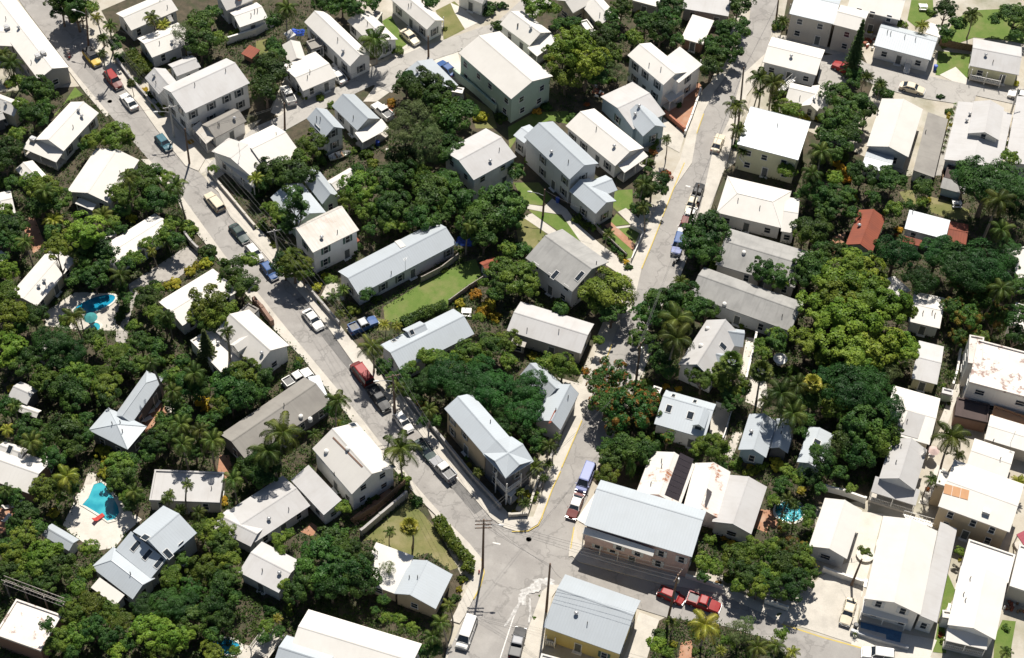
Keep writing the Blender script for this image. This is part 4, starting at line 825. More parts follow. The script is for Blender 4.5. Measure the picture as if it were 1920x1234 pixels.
# kerb paint
def stripe(name, m, pts, w_, z, k=None):
    w3 = [at(P(k, *p)) for p in pts]; mb = MB()
    for i in range(len(w3)-1):
        d = (w3[i+1]-w3[i]).normalized(); s = Vector((-d.y, d.x, 0))*w_/2; a, b_ = w3[i]-d*.03, w3[i+1]+d*.03
        mb.poly([(q.x, q.y, z+i*.0005) for q in (a-s, b_-s, b_+s, a+s)])
    o = mb.build(name, M[m], fix=False); o['kind'] = 'structure'; return o
for pts in ([(1016, 970), (1036, 917), (1051, 885)], [(1053, 878), (1091, 790)], [(1131, 690), (1147, 647)], [(1203, 505), (1222, 460), (1240, 415)], [(1242, 408), (1262, 357), (1283, 307)], [(1306, 252), (1319, 215)], [(960, 998), (990, 997), (1009, 986), (1017, 970)], [(903, 1050), (908, 1075), (901, 1100), (888, 1125)], [(1070, 1030), (1076, 990)]):
    stripe('kerb_line', 'yellow_paint', pts, .16, .225)
stripe('kerb_line', 'yellow_paint', [(1466, 1171), (1540, 1195), (1620, 1217)], .2, .095)
stripe('road_marking', 'white_paint', [(985, 1108), (962, 1160), (938, 1234)], .16, .095); stripe('road_marking', 'white_paint', [(924, 1018), (938, 1021)], .22, .095)
stripe('road_marking', 'white_paint', [(1286, 349), (1294, 351)], .3, .095)
# the white paint spilt at the junction
r = random.Random(4)
def blot(cx, cy, ln, wd, ang, k=14, n_=44):
    pts = []
    for i in range(n_):
        a = 6.283*i/n_; q = 1+.22*math.sin(3*a+cx)+.13*math.sin(7*a+cy)+.05*r.uniform(-1, 1); x, y = math.cos(a)*ln*q, math.sin(a)*wd*q; pts.append((cx+x*math.cos(ang)-y*math.sin(ang), cy+x*math.sin(ang)+y*math.cos(ang)))
    return pts
for i, (cx, cy, ln, wd, an) in enumerate([(250, 665, 75, 26, .15), (180, 690, 45, 30, -.5), (120, 740, 75, 28, -.3), (80, 800, 30, 40, 0), (30, 870, 75, 13, 2.1), (-20, 950, 70, 8, 2.15), (135, 860, 70, 9, 1.5), (130, 940, 45, 7, 1.7), (170, 730, 40, 22, -.2)]):
    sheet('paint_spill', 'spilt_paint', [P(14, *q) for q in blot(cx, cy, ln, wd, an)], .095+i*.004)
# ---- pools (sunk basins with a coping and real water)
def pool(label, k, pts, fl, deep=1.2):
    w3 = [at(P(k, *q), .1) for q in pts]; c = sum(w3, Vector())/len(w3); root = empty('swimming_pool', (c.x, c.y, 0), 0, label, 'pool'); n_ = len(w3)
    o_ = [Vector((p.x-c.x, p.y-c.y, 0)) for p in w3]; mb = MB()
    outer = [p*1.0+p.normalized()*.4 for p in o_]
    mb.faces([(p.x, p.y, .16) for p in o_]+[(p.x, p.y, .16) for p in outer]+[(p.x, p.y, 0) for p in outer]+[(p.x, p.y, .03) for p in o_], [(i, (i+1) % n_, n_+(i+1) % n_, n_+i) for i in range(n_)]+[(n_+i, n_+(i+1) % n_, 2*n_+(i+1) % n_, 2*n_+i) for i in range(n_)]+[(i, (i+1) % n_, 3*n_+(i+1) % n_, 3*n_+i) for i in range(n_)])
    mb.build('coping', M['planter'], root); f_ = MB(); f_.poly([(p.x, p.y, .028) for p in o_]); f_.build('basin', M[fl], root)
    w_ = MB(); w_.faces([(p.x*.998, p.y*.998, .11) for p in o_]+[(p.x*.998, p.y*.998, .06) for p in o_], [tuple(range(n_)), tuple(range(2*n_-1, n_-1, -1))]+[(i, n_+i, n_+(i+1) % n_, (i+1) % n_) for i in range(n_)]); w_.build('water', M['water_deep' if fl == 'pool_floor' else 'water_pale'], root)
def oval(cx, cy, a, b_, t, n_=22, e=0): return [(cx+a*math.cos(x)*math.cos(t)-b_*(1+e*math.cos(x))*math.sin(x)*math.sin(t), cy+a*math.cos(x)*math.sin(t)+b_*(1+e*math.cos(x))*math.sin(x)*math.cos(t)) for x in [6.283*i/n_ for i in range(n_)]]
pool('long oval deep-blue pool beside the white-roofed house in the west gardens', 4, oval(705, 1040, 165, 50, -.36), 'pool_floor')
pool('wedge-shaped turquoise pool on the bright paved yard', 12, [(700, -60), (755, -80), (810, -30), (880, 100), (890, 150), (860, 195), (800, 210), (740, 160), (640, 100), (615, 90), (660, 40), (680, -10)], 'pool_pale')
pool('small blue pool corner at the bottom edge behind the deck', 12, oval(1700, 1150, 95, 55, .15), 'pool_floor')
pool('round turquoise pool under small palms beside the driveway', 15, oval(160, 140, 105, 78, .1), 'pool_pale')
pool('tiny teal hot tub by the oval pool terrace', 4, oval(712, 1205, 36, 30, 0), 'pool_pale')

for pts, w2 in (([(430, 415), (560, 570), (640, 668)], .12), ([(300, 255), (380, 345), (470, 452)], .1), ([(560, 575), (690, 742)], .12), ([(1290, 330), (1240, 470), (1205, 570)], .3), ([(1345, 180), (1318, 260)], .25), ([(1175, 720), (1135, 800), (1095, 900)], .3), ([(1190, 640), (1180, 690)], .9), ([(930, 1010), (1060, 1030)], .1), ([(960, 1060), (1200, 1120)], .08)):
    stripe('tar_line', 'asphalt_dark', pts, w2, .085)
def manhole(k, u, v):
    c = at(P(k, u, v)); mb = MB(); mb.tube((0, 0, .06), (0, 0, .09), .42, .42, 16); o = mb.build('manhole_cover', M['dark_metal'], None, (c.x, c.y, 0)); o['kind'] = 'structure'
for q in ((9, 1465, 1165), (14, 125, 350), (6, 1510, 185), (0, 820, 760)): manhole(*q)

SH('tiled_floor', 'blue_tile', 15, [(690, 900), (1010, 985), (985, 1120), (880, 1105), (880, 1060), (690, 1010)], .06)
# ================================================================== THE TOWN
W_, WF, SI, PS, GS, TS, RM, ST = 'white_metal', 'white_flat', 'silver_metal', 'pale_shingle', 'grey_shingle', 'tan_shingle', 'rusty_metal', 'stained_metal'
H = house
# ---- north-west, beyond and beside the long street
H('long white-roofed hall with a dark roof hatch beside the street verge', 'long white hall', 'grey_stucco', [('G', WF, 0, (110, -20), (515, 502), (290, 600), 4.2, 1.2, dict(ov=.15)), ('G', WF, 0, (-220, 330), (95, 345), (110, 170), 4.0, .6)], [('ac', 0, 55, 215), ('vent', 0, 140, 215), ('ac', 0, 285, 430), ('ac', 0, 325, 405), ('pipe', 0, 235, 470), ('pipe', 0, 45, 145)], cat='hall', win=1)
H('small cream cottage with white gable roof at the left edge', 'small cream cottage', 'cream', [('G', W_, 0, (-100, 790), (105, 868), (165, 765), 3.6, 1.1)])
H('low dark-walled cabin with white roof at the left edge of the street block', 'dark-walled cabin', 'dark_board', [('G', W_, 0, (-180, 960), (40, 885), (10, 830), 3.0, .7)])
H('broad white-roofed house with round gable window and front porch roof', 'broad round-window house', 'white_board', [('G', WF, 0, (738, 843), (475, 1128), (265, 1040), 3.5, 1.4), ('S', W_, 0, (420, 1212), (165, 1105), (232, 1020), 2.5, .6, dict(porch=True))], [('ac', 0, 250, 1050)], win=2)
H('white flared-roof house half hidden by trees beside the street', 'flared white house', 'grey_board', [('G', WF, 4, (1040, -40), (825, 288), (525, 155), 3.5, 1.2), ('S', W_, 4, (690, 337), (560, 285), (562, 228), 2.4, .3, dict(porch=True))])
H('large white-roofed cottage with side gable behind the palms', 'palm-side cottage', 'grey_board', [('G', WF, 0, (980, 228), (1330, 75), (1225, -55), 3.4, 1.1), ('G', W_, 0, (1235, 130), (1262, 118), (1392, 112), 3.3, .8)], [('pipe', 0, 1250, 60), ('pipe', 0, 1195, 5)])
H('square white-roofed cottage next to a rounded hedge', 'hedge-side cottage', 'grey_board', [('G', WF, 0, (1135, 430), (1440, 310), (1335, 165), 3.3, 1.0)])
H('long two-storey white house with porch end and two roof pipes', 'two-pipe house', 'white_board', [('G', PS, 0, (1385, 845), (1865, 620), (1700, 430), 6.0, 1.3, dict(r=.6)), ], [('pipe', 0, 1685, 535), ('pipe', 0, 1455, 640), ('balcony', 0, (1300, 745), (1392, 850), 1.6, 3.1)], win=2)
H('grey-roofed cross-gable house west of the two-storey house', 'cross-gable annexe house', 'grey_board', [('G', PS, 0, (1080, 580), (1185, 705), (1345, 640), 4.4, 1.3), ('G', PS, 0, (1320, 570), (1500, 500), (1400, 425), 3.6, .7)])
H('low weathered cottage with hipped porch roof at the lane corner', 'lane-corner cottage', 'white_board', [('G', TS, 0, (1605, 1030), (1840, 905), (1750, 800), 3.4, 1.1), ('S', 'stained_metal', 0, (1430, 952), (1537, 1075), (1605, 1030), 2.7, .6, dict(porch=True))], win=2)
H('large white double-roofed house beside the lane with long porch roof', 'double-roofed lane house', 'white_board', [('G', WF, None, (502, 322), (566, 290), (520, 230), 4.2, 1.5, dict(r=.55)), ('G', W_, None, (470, 330), (502, 304), (424, 262), 4.3, 1.4), ('S', W_, None, (476, 352), (409, 296), (428, 284), 3.0, .6, dict(porch=True)), ('G', W_, None, (554, 300), (566, 287), (540, 256), 3.2, .4)], [('antenna', None, 450, 292), ('pipe', None, 518, 253)])
H('small white-roofed cottage at the top left with grey garden wall', 'top garden-wall cottage', 'white_board', [('G', W_, 0, (1790, 205), (2000, 132), (1921, 15), 3.3, .9)])
H('white gabled house at the top edge beyond the garden wall', 'top-edge gabled house', 'grey_board', [('G', W_, 0, (1690, 80), (1900, -5), (1790, -95), 4.2, 1.4)], [('chimney', 0, 1785, -10)])
# ---- lane block
H('narrow tall grey-gabled cottage with silvery white roof', 'narrow tall cottage', 'grey_board', [('G', SI, 1, (378, 885), (510, 1030), (655, 952), 4.8, 1.5)], win=2)
H('white cottage with dark triangular gable over a pale porch roof', 'triangle-gable cottage', 'white_board', [('G', SI, 1, (565, 790), (755, 975), (925, 885), 3.5, 1.5), ('S', W_, 1, (995, 958), (795, 1065), (758, 980), 2.6, .6, dict(porch=True))], win=2)
H('square white cottage with folded porch roof and back wing beside the lane', 'folded-roof cottage', 'grey_board', [('G', WF, 1, (350, 680), (605, 572), (490, 365), 3.2, 1.1, dict(r=.35)), ('G', W_, 1, (195, 335), (240, 470), (362, 410), 3.0, .8)])
H('long shotgun house with steep white roof beside the coconut palm', 'long shotgun house', 'white_board', [('G', WF, 1, (360, 165), (702, 495), (850, 400), 4.2, 1.5), ('F', TS, 1, (375, 315), (415, 375), (500, 335), 2.8, 0)], win=2)
H('white shotgun house with low back shed behind the coconut palm', 'palm-shaded shotgun house', 'white_board', [('G', WF, 1, (680, 155), (900, 370), (1085, 318), 3.4, 1.1), ('F', 'stained_metal', 1, (905, 160), (945, 100), (900, 62), 2.8, 0)], win=2)
H('white shotgun house with porch gable beside the parked sedan', 'porch-gable shotgun house', 'white_board', [('G', WF, 1, (1000, -10), (1275, 222), (1412, 158), 3.8, 1.1)], [('balcony', 1, (1290, 262), (1405, 200), 1.6, .6)], win=2)
H('white shotgun house cut by the top edge of the view', 'top-edge shotgun house', 'white_board', [('G', WF, 1, (1500, -50), (1690, 30), (1790, -10), 3.7, 1.0)], win=2)
H('big pale green two-storey building under a square white roof', 'big pale green building', 'pale_green', [('G', WF, 1, (1510, 395), (1905, 740), (2211, 565), 6.3, 1.5)], [('balcony', 1, (1530, 430), (1690, 580), 1.4, 3.1)], win=1, cat='apartment house')
H('low grey-white hipped building half covered by the big tree', 'tree-covered hipped house', 'grey_board', [('G', SI, 1, (1095, 540), (1290, 740), (1490, 615), 3.2, 1.1), ('F', W_, 1, (1455, 690), (1540, 705), (1560, 665), 2.6, 0)])
H('two-storey white house with pale roof, side balcony and stairs', 'balcony-stairs house', 'white_board', [('G', PS, 5, (1625, 111), (1945, -64), (1740, -289), 5.9, 1.3)], [('balcony', 5, (1740, 75), (1915, -20), 1.5, 3.0), ('stairs', 5, 1870, 190, 1925, 30, 3.0)], win=1)
# ---- north centre
H('white house with dark pediment over the porch beside the large tree', 'dark-pediment house', 'white_board', [('G', WF, 2, (-90, 180), (130, 343), (310, 252), 3.6, 1.5), ('S', W_, 2, (350, 300), (187, 422), (128, 346), 2.8, .6, dict(porch=True))])
H('cream L-shaped house with window in its gable near the top edge', 'cream L-shaped house', 'cream', [('G', WF, 2, (525, 50), (652, 195), (800, 130), 3.8, 1.3), ('G', WF, 2, (455, 98), (700, -40), (600, -150), 4.2, 1.4), ('F', W_, 2, (505, 165), (585, 275), (628, 240), 2.4, 0)], win=5)
H('small curved white outbuilding at the top edge among trees', 'curved white outbuilding', 'grey_stucco', [('F', WF, 2, (900, 10), (1080, 58), (1085, -50), 3.0, 0)], cat='outbuilding')
H('low grey-roofed building at the top edge beside the wide street', 'top grey-roofed building', 'grey_stucco', [('S', PS, 2, (1270, 62), (1615, 122), (1640, -10), 3.6, .5)], cat='building')
H('square white-roofed outbuilding below the grey-roofed building', 'square white outbuilding', 'brown_stucco', [('S', WF, 2, (1262, 285), (1425, 332), (1515, 155), 3.0, .4)], cat='outbuilding')
H('two-storey white L-shaped house with rows of dark shutters by the street', 'shuttered two-storey house', 'white_board', [('G', WF, 2, (862, 412), (1130, 635), (1300, 535), 6.1, 1.2), ('S', WF, 2, (1245, 620), (1421, 482), (1255, 345), 5.9, .9), ('S', W_, 2, (1290, 698), (1180, 762), (1115, 703), 2.8, .5, dict(porch=True))], [('balcony', 2, (1300, 590), (1405, 520), 1.2, 3.1)], win=2)
H('pale T-shaped cottage with green gable window below the two-storey house', 'pale T-shaped cottage', 'blue_board', [('G', PS, 2, (905, 965), (1145, 850), (875, 622), 3.7, 1.2), ('G', SI, 2, (838, 858), (978, 1018), (1135, 930), 3.9, 1.5)], win=3)
H('long white-roofed shotgun house with gold trim and front porch', 'gold-trim shotgun house', 'white_board', [('G', WF, 2, (400, 940), (770, 1240), (985, 1105), 3.9, 1.4), ('S', W_, 2, (1018, 1166), (840, 1290), (778, 1245), 2.9, .5, dict(porch=True))], win=2)
H('long two-storey silver-blue house stepping down to a porch', 'silver-blue stepped house', 'grey_board', [('G', SI, 6, (90, -215), (430, 105), (650, -10), 6.4, 1.5), ('G', SI, 6, (425, 190), (625, 362), (790, 275), 4.6, 1.2), ('G', SI, 6, (640, 243), (788, 185), (680, 80), 4.5, .9), ('G', SI, 6, (10, -225), (90, -165), (150, -290), 4.4, .6)], [('balcony', 6, (640, 360), (745, 295), 1.2, .5)], win=2)
# ---- north-east
H('large two-storey apartment house with silver and white roof halves', 'two-tone apartment house', 'pale_stucco', [('G', SI, 3, (160, 102), (490, 180), (545, -50), 6.1, 1.2), ('G', WF, 3, (486, 182), (700, 238), (745, 88), 6.3, .8)], [('balcony', 3, (152, 105), (200, 118), 1.2, 3.1)], cat='apartment house', win=1)
H('white-roofed building with small pediment behind the apartment house', 'small-pediment building', 'grey_stucco', [('G', WF, 3, (590, 60), (985, 150), (1065, -70), 5.0, 1.2), ('F', TS, 3, (745, 150), (945, 205), (965, 150), 3.2, 0)], cat='building')
H('oblong white house with pale blue-grey front slope and small entry canopy', 'entry-canopy house', 'white_board', [('G', SI, 3, (790, 338), (1215, 450), (1262, 278), 3.7, 1.2, dict(r=.62))], [('pipe', 3, 890, 245), ('pipe', 3, 915, 255), ('pipe', 3, 1020, 280), ('pipe', 3, 1100, 300), ('stairs', 3, 1030, 545, 1050, 460, 1.0)], win=1)
H('pale yellow cottage with white railing along its front at upper right', 'white-railing cottage', 'pale_yellow', [('G', PS, 3, (1505, 490), (1872, 560), (1897, 352), 3.5, 1.0)], [('balcony', 3, (1500, 590), (1730, 640), 1.3, .7)], win=1)
H('little white shed beside the yard tree at upper right', 'little yard shed', 'white_board', [('S', W_, 3, (1175, 245), (1288, 282), (1295, 195), 2.4, .3)], cat='shed', win=None, name='shed')
H('low broad white-roofed house with side stair beside the red pickup', 'side-stair house', 'grey_board', [('G', WF, 3, (-40, 462), (362, 562), (425, 372), 3.7, 1.0)], [('stairs', 3, 80, 690, 190, 590, 1.8)], win=1)
H('white cross-roofed cottage among trees right of the wide street', 'cross-roofed cottage', 'white_board', [('G', WF, 3, (130, 748), (440, 822), (480, 690), 3.0, 1.0), ('G', WF, 3, (330, 640), (250, 790), (375, 820), 3.1, .9)])
H('tall pale yellow two-storey house with silver roof and side staircase', 'tall pale yellow house', 'pale_yellow', [('G', SI, 3, (-231, 1075), (225, 1195), (325, 910), 6.3, .9, dict(r=.88))], [('stairs', 2, 1790, 1270, 1700, 1160, 3.1), ('balcony', 2, (1685, 1100), (1760, 1120), 1.5, 3.1), ('pipe', 3, 70, 940)], win=1)
H('large bright white house with dark front gable and lean-to wing', 'dark-gable white house', 'grey_board', [('G', WF, 3, (850, 735), (735, 1090), (1050, 1168), 3.9, 1.2), ('S', TS, 3, (1345, 890), (1240, 1325), (1075, 1310), 2.9, .5), ('G', SI, 3, (700, 1240), (905, 1295), (940, 1160), 2.8, .4)], [('pipe', 3, 1175, 990)])
H('wide pale grey-roofed building with stepped ridge in the upper right', 'stepped-ridge building', 'white_stucco', [('G', PS, None, (1797, 190), (1770, 299), (1876, 315), 3.9, 1.0), ('G', PS, None, (1826, 190), (1815, 250), (1872, 268), 4.9, 1.1)], [('vent', None, 1812, 228), ('vent', None, 1818, 216)], cat='building')
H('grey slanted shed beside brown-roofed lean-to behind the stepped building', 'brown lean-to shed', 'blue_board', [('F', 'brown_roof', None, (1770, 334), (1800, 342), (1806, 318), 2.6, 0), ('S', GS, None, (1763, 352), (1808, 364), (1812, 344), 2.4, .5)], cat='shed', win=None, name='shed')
H('white building cut by the right edge near the utility pole', 'upper right-edge building', 'white_stucco', [('G', PS, None, (1907, 180), (1884, 305), (1985, 330), 4.0, 1.0)], cat='building')
H('low broad white hip-roofed house with grey windows facing the hedge trees', 'broad hip-roofed house', 'white_board', [('G', WF, 6, (1525, 352), (2010, 468), (2095, 195), 3.7, 1.0, dict(hip=(2.5, 2.5))), ('G', WF, 7, (95, 492), (205, 510), (305, 262), 3.6, .8)], win=1)
H('weathered grey-roofed long house with a ball vent', 'ball-vent grey house', 'pale_stucco', [('G', GS, 6, (1518, 738), (2110, 915), (2200, 640), 3.5, 1.4)], [('bubble', 6, 1730, 655)])
H('very long grey-roofed house beside the street tree', 'very long grey house', 'grey_board', [('G', GS, 6, (1325, 968), (2080, 1240), (2140, 1010), 3.9, 1.2, dict(r=.55))], [('bubble', 6, 1585, 1040), ('pipe', 7, 105, 1130)])
H('rust-red roofed cottage alone among the trees', 'rust-red cottage', 'grey_board', [('G', 'red_rust', 7, (680, 332), (578, 592), (792, 618), 3.2, 1.2), ('S', 'red_rust', 7, (565, 640), (620, 655), (640, 610), 2.3, .3, dict(porch=True))])
H('silver-roofed shed house with rust-red ends beside the golden bush', 'rust-ended silver house', 'grey_board', [('S', SI, 7, (1018, 472), (1325, 552), (1348, 407), 3.5, .6), ('G', 'red_rust', 7, (1332, 562), (1478, 592), (1490, 442), 2.9, .6), ('S', 'red_rust', 7, (1003, 570), (1140, 605), (1165, 562), 2.4, .3)], [('pipe', 7, 1080, 350)])
H('white flat-roofed building at the right edge behind the spreading tree', 'tree-masked right-edge building', 'white_stucco', [('F', WF, 7, (1745, 640), (1860, 850), (2120, 700), 4.2, 0)], cat='building')
H('small white-roofed building at the right edge beside the flame-leaved trees', 'small right-edge building', 'white_stucco', [('F', WF, 7, (1795, 1195), (1990, 1260), (2020, 1085), 3.4, 0)], cat='building')
H('pale roof glimpsed between the bright tree and the spreading tree', 'glimpsed pale house', 'grey_board', [('G', W_, 7, (810, 910), (935, 1020), (1030, 900), 3.2, .8)])
H('white-roofed cottage between the bright tree and the mango trees', 'mango-side cottage', 'grey_board', [('G', WF, 7, (1050, 1165), (1282, 1218), (1325, 992), 3.3, .7)])
H('white-roofed cottage with grey end beside the bright tree and dark hedge gap', 'grey-ended cottage', 'pale_yellow', [('G', PS, 11, (1072, 355), (1262, 402), (1318, 120), 3.3, .7)], [('pipe', 11, 1310, 180)])
# ---- west, among the gardens
H('small white-roofed garden cottage at the left edge by palms', 'left garden cottage', 'white_board', [('G', W_, 4, (115, 28), (225, 148), (328, 55), 3.0, .6)], cat='cottage')
H('pale-roofed house cut by the left edge beside the brick path', 'left-edge brick-path house', 'grey_board', [('G', W_, 4, (-90, 400), (118, 355), (60, 190), 3.2, .9)])
H('tiny white outbuilding at the left edge above the garden palms', 'tiny left outbuilding', 'grey_stucco', [('S', W_, 4, (-60, 790), (75, 692), (22, 625), 2.4, .3)], cat='outbuilding', win=None)
H('long white-roofed house behind the gravel drive', 'gravel-drive house', 'white_board', [('G', WF, 4, (848, 757), (1290, 477), (1180, 343), 3.3, .6), ('F', WF, 4, (795, 560), (872, 518), (850, 488), 2.6, 0)], [('pipe', 4, 1090, 350)])
H('irregular white-roofed house beside the blue oval pool', 'oval-pool house', 'cream', [('G', WF, 4, (275, 1050), (568, 705), (385, 605), 3.3, .5)])
H('long white flat house with a green tree leaning over its corner', 'tree-over-corner house', 'white_board', [('G', WF, 4, (1362, 1198), (1770, 945), (1570, 782), 3.3, .6)])
H('two-ridged silver cottage behind the small conical tree', 'two-ridged silver cottage', 'pale_green', [('G', SI, 5, (108, 240), (285, 462), (475, 292), 3.7, 1.6), ('G', SI, 5, (345, 100), (495, 290), (612, 214), 3.9, 1.6)])
H('plain white-roofed cottage behind the two-ridged silver cottage', 'plain white cottage', 'white_board', [('G', WF, 5, (600, 190), (775, 87), (722, 5), 3.2, .6)])
H('two-storey cottage with rust-edged cream roof above the street trees', 'rust-edged cottage', 'white_board', [('G', ST, 5, (425, 652), (770, 483), (610, 308), 5.8, 1.1, dict(r=.82)), ('S', 'red_rust', 5, (715, 600), (775, 560), (760, 505), 2.8, .3)], win=3)
H('very long silver-roofed house beside the green lawn', 'very long silver house', 'grey_board', [('G', SI, 5, (765, 968), (1497, 585), (1345, 415), 3.7, 1.3)], [('antenna', 5, 1115, 780), ('pipe', 5, 1010, 810), ('cover', 5, (1035, 570), (1075, 555), (1120, 605), 'white_metal', 'roof_sheet', 1)], win=2)
H('tiny shed with rust-red roof at the corner of the green lawn', 'tiny red-roofed shed', 'grey_board', [('G', 'red_rust', 5, (1715, 792), (1820, 747), (1772, 682), 2.5, .5)], cat='shed', win=None, name='shed')
H('silver standing-seam house with two little roof dormers beside the street', 'silver two-dormer house', 'grey_board', [('G', SI, 9, (1080, 302), (1630, 25), (1475, -165), 3.9, 1.4), ('G', SI, 9, (1170, 90), (1300, 28), (1200, -60), 4.5, 1.0)], [('skylight', 9, 1030, 75, .6, .6), ('skylight', 9, 1165, 15, .6, .6)])
H('grey-shingled house with green-grey gable in the middle block', 'grey gambrel house', 'grey_board', [('G', GS, 6, (100, 692), (450, 945), (712, 712), 5.0, 1.8, dict(r=.52))], [('skylight', 6, 320, 820, .7, 1.4), ('skylight', 6, 505, 830, .7, 1.6), ('pipe', 6, 630, 735)], win=1)
H('long plain white-roofed house beside the middle street trees', 'plain long white house', 'pale_stucco', [('G', PS, 10, (-40, 0), (515, 172), (612, -50), 3.7, 1.0), ('S', ST, 10, (-10, 95), (95, 125), (115, 85), 2.5, .3)], win=1)
H('silver house with rust streak and white strip beside the right-hand pavement', 'rust-streak silver house', 'grey_board', [('G', SI, 10, (500, 468), (362, 742), (180, 632), 3.9, 1.5, dict(r=.35)), ('G', SI, 10, (60, 330), (255, 520), (415, 440), 3.8, 1.4)], [('cover', 10, (318, 598), (338, 592), (292, 690), 'red_rust', 'rust_sheet', 1)], win=None)
H('silver cross-gabled house with bright skylights above the walled side yard', 'skylit silver house', 'white_board', [('G', PS, None, (1325, 600), (1271, 684), (1349, 694), 4.4, 2.1), ('G', SI, None, (1358, 646), (1393, 651), (1402, 620), 4.4, 1.3), ('G', SI, None, (1335, 688), (1376, 700), (1387, 668), 4.4, 1.2)], [('bubble', None, 1326, 617), ('bubble', None, 1314, 649), ('skylight', None, 1356, 650, .8, 1.0)], win=2)
H('silver house with one dormer and two dark skylights by the flame tree', 'dormer and skylight house', 'white_board', [('G', SI, 10, (1060, 695), (1440, 805), (1520, 548), 4.3, 1.3, dict(r=.68)), ('F', WF, 10, (1020, 505), (1080, 525), (1110, 432), 3.6, 0)], [('skylight', 10, 1170, 585, .8, 1.1), ('skylight', 10, 1330, 635, .9, 1.1), ('skylight', 10, 1205, 487, .5, .9), ('skylight', 10, 1365, 530, .5, .9), ('dormer', 10, 1385, 745, 1.9, 3.4, SI)])
H('small silver cottage with blue-grey gable beyond the paved yard', 'small blue-gable cottage', 'blue_board', [('G', SI, None, (1405, 776), (1384, 843), (1436, 860), 3.6, 1.1)], [('dish', None, 1440, 795)], cat='cottage')
H('shaded small silver cottage beside the palms', 'shaded palm cottage', 'dark_board', [('G', SI, None, (1456, 785), (1441, 840), (1477, 851), 3.2, .9)], cat='cottage', win=None)
H('silver-roofed cottage with one square skylight under the huge tree', 'square-skylight cottage', 'blue_board', [('G', SI, None, (1517, 800), (1494, 866), (1545, 870), 3.4, .6, dict(r=.4))], [('skylight', None, 1532, 830, .9, 1.0)], cat='cottage', win=None)
# ---- corner block by the junction
H('two-storey tan house with silver cross roof and screened corner porch', 'screened corner-porch house', 'tan', [('G', SI, None, (833, 766), (908, 853), (958, 822), 6.0, 1.2), ('G', SI, None, (905, 851), (948, 897), (1001, 865), 6.02, 1.25, dict(wall='dark_board')), ('G', SI, None, (948, 897), (1001, 865), (958, 819), 6.05, 1.25, dict(wall='dark_board')), ('S', SI, None, (949, 924), (958, 932), (973, 918), 2.7, .4, dict(porch=True))], [('pipe', 9, 1750, 685), ('balcony', None, (928, 902), (949, 925), .3, 3.2), ('balcony', None, (950, 925), (978, 905), .3, 3.2)], win=2)
H('white and rust-patched house carrying a long black solar array', 'solar-array house', 'white_board', [('G', RM, None, (1222, 846), (1192, 925), (1275, 950), 4.3, 1.5), ('G', RM, None, (1303, 868), (1280, 955), (1345, 985), 4.0, 1.3), ('G', PS, None, (1366, 890), (1335, 978), (1408, 1004), 3.9, 1.1)], [('cover', None, (1275, 849), (1246, 928), (1272, 940), 'solar', 'solar_panel', 8), ('cover', None, (1326, 916), (1315, 946), (1324, 953), 'solar', 'solar_panel', 1)], win=5)
H('long pink two-storey corner building with white upper balcony', 'long pink building', 'pink', [('G', SI, 14, (540, 240), (1343, 480), (1435, 130), 6.5, 1.3, dict(r=.7)), ('S', WF, 14, (525, 303), (1052, 475), (1070, 425), 5.3, .5, dict(base=3.0, wall='pink')), ('S', WF, 14, (545, 235), (480, 200), (610, -60), 6.1, .2, dict(win=False, base=5.2))], [('balcony', 14, (525, 345), (800, 425), 1.3, 3.2)], win=4, cat='building')
H('yellow-walled house with blue-grey and white roof slopes at the junction', 'yellow-walled house', 'yellow', [('G', SI, 14, (230, 1000), (805, 1205), (970, 808), 4.6, 1.6, dict(r=.62)), ('F', WF, 14, (190, 1300), (520, 1390), (540, 1290), 2.6, 0)], [('balcony', 14, (245, 1130), (320, 1150), 1.2, .5)], win=3)
# ---- east
H('white-roofed house with dark sheet patch under the huge spreading tree', 'dark-patch white house', 'cream', [('G', WF, 11, (850, 750), (1205, 852), (1335, 520), 3.9, .9)], [('cover', 11, (985, 770), (1118, 808), (1180, 625), 'pale_shingle', 'roof_sheet', 1)])
H('gabled white-roofed house with blue-grey pediment and wide front porch', 'blue-pediment porch house', 'grey_board', [('G', PS, None, (1672, 822), (1648, 897), (1716, 918), 4.6, 1.6), ('S', PS, None, (1633, 922), (1717, 948), (1724, 918), 3.2, .7, dict(porch=True, rail=True))], [('dish', None, 1735, 853)], win=1)
H('white block building with brown-stained flat roof', 'brown-stained block', 'white_stucco', [('F', 'patched_roof', 11, (1500, 388), (2150, 560), (2250, 250), 6.2, 0), ('F', 'patched_roof', 11, (1490, 245), (1600, 265), (1690, 70), 6.0, 0)], win=5, cat='building')
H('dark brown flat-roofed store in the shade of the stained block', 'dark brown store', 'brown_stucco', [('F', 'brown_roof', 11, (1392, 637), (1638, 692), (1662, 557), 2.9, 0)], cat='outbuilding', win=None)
H('orange-tan flat-roofed building at the right edge', 'orange-roofed building', 'brown_stucco', [('F', 'orange_roof', 11, (1652, 675), (2000, 795), (2030, 680), 3.0, 0)], cat='building', win=None)
H('pale low-roofed building with pipe rails between palm and right edge', 'pipe-rail building', 'pale_stucco', [('G', WF, None, (1812, 872), (1888, 898), (1905, 848), 3.4, .4), ('G', WF, None, (1846, 823), (1935, 850), (1948, 805), 3.5, .4)], [('pipe', None, 1875, 862), ('pipe', None, 1862, 828), ('antenna', None, 1895, 830)], cat='building', win=None)
H('large cream-roofed tan building with two railed upper windows', 'large tan building', 'tan', [('G', WF, None, (1759, 949), (1893, 998), (1920, 908), 6.0, .6), ('F', WF, None, (1755, 908), (1775, 914), (1782, 888), 5.4, 0)], [('ac', None, 1848, 962), ('cover', None, (1768, 925), (1815, 938), (1818, 920), 'orange_roof', 'tile_patch', 3)], win=0, cat='building')
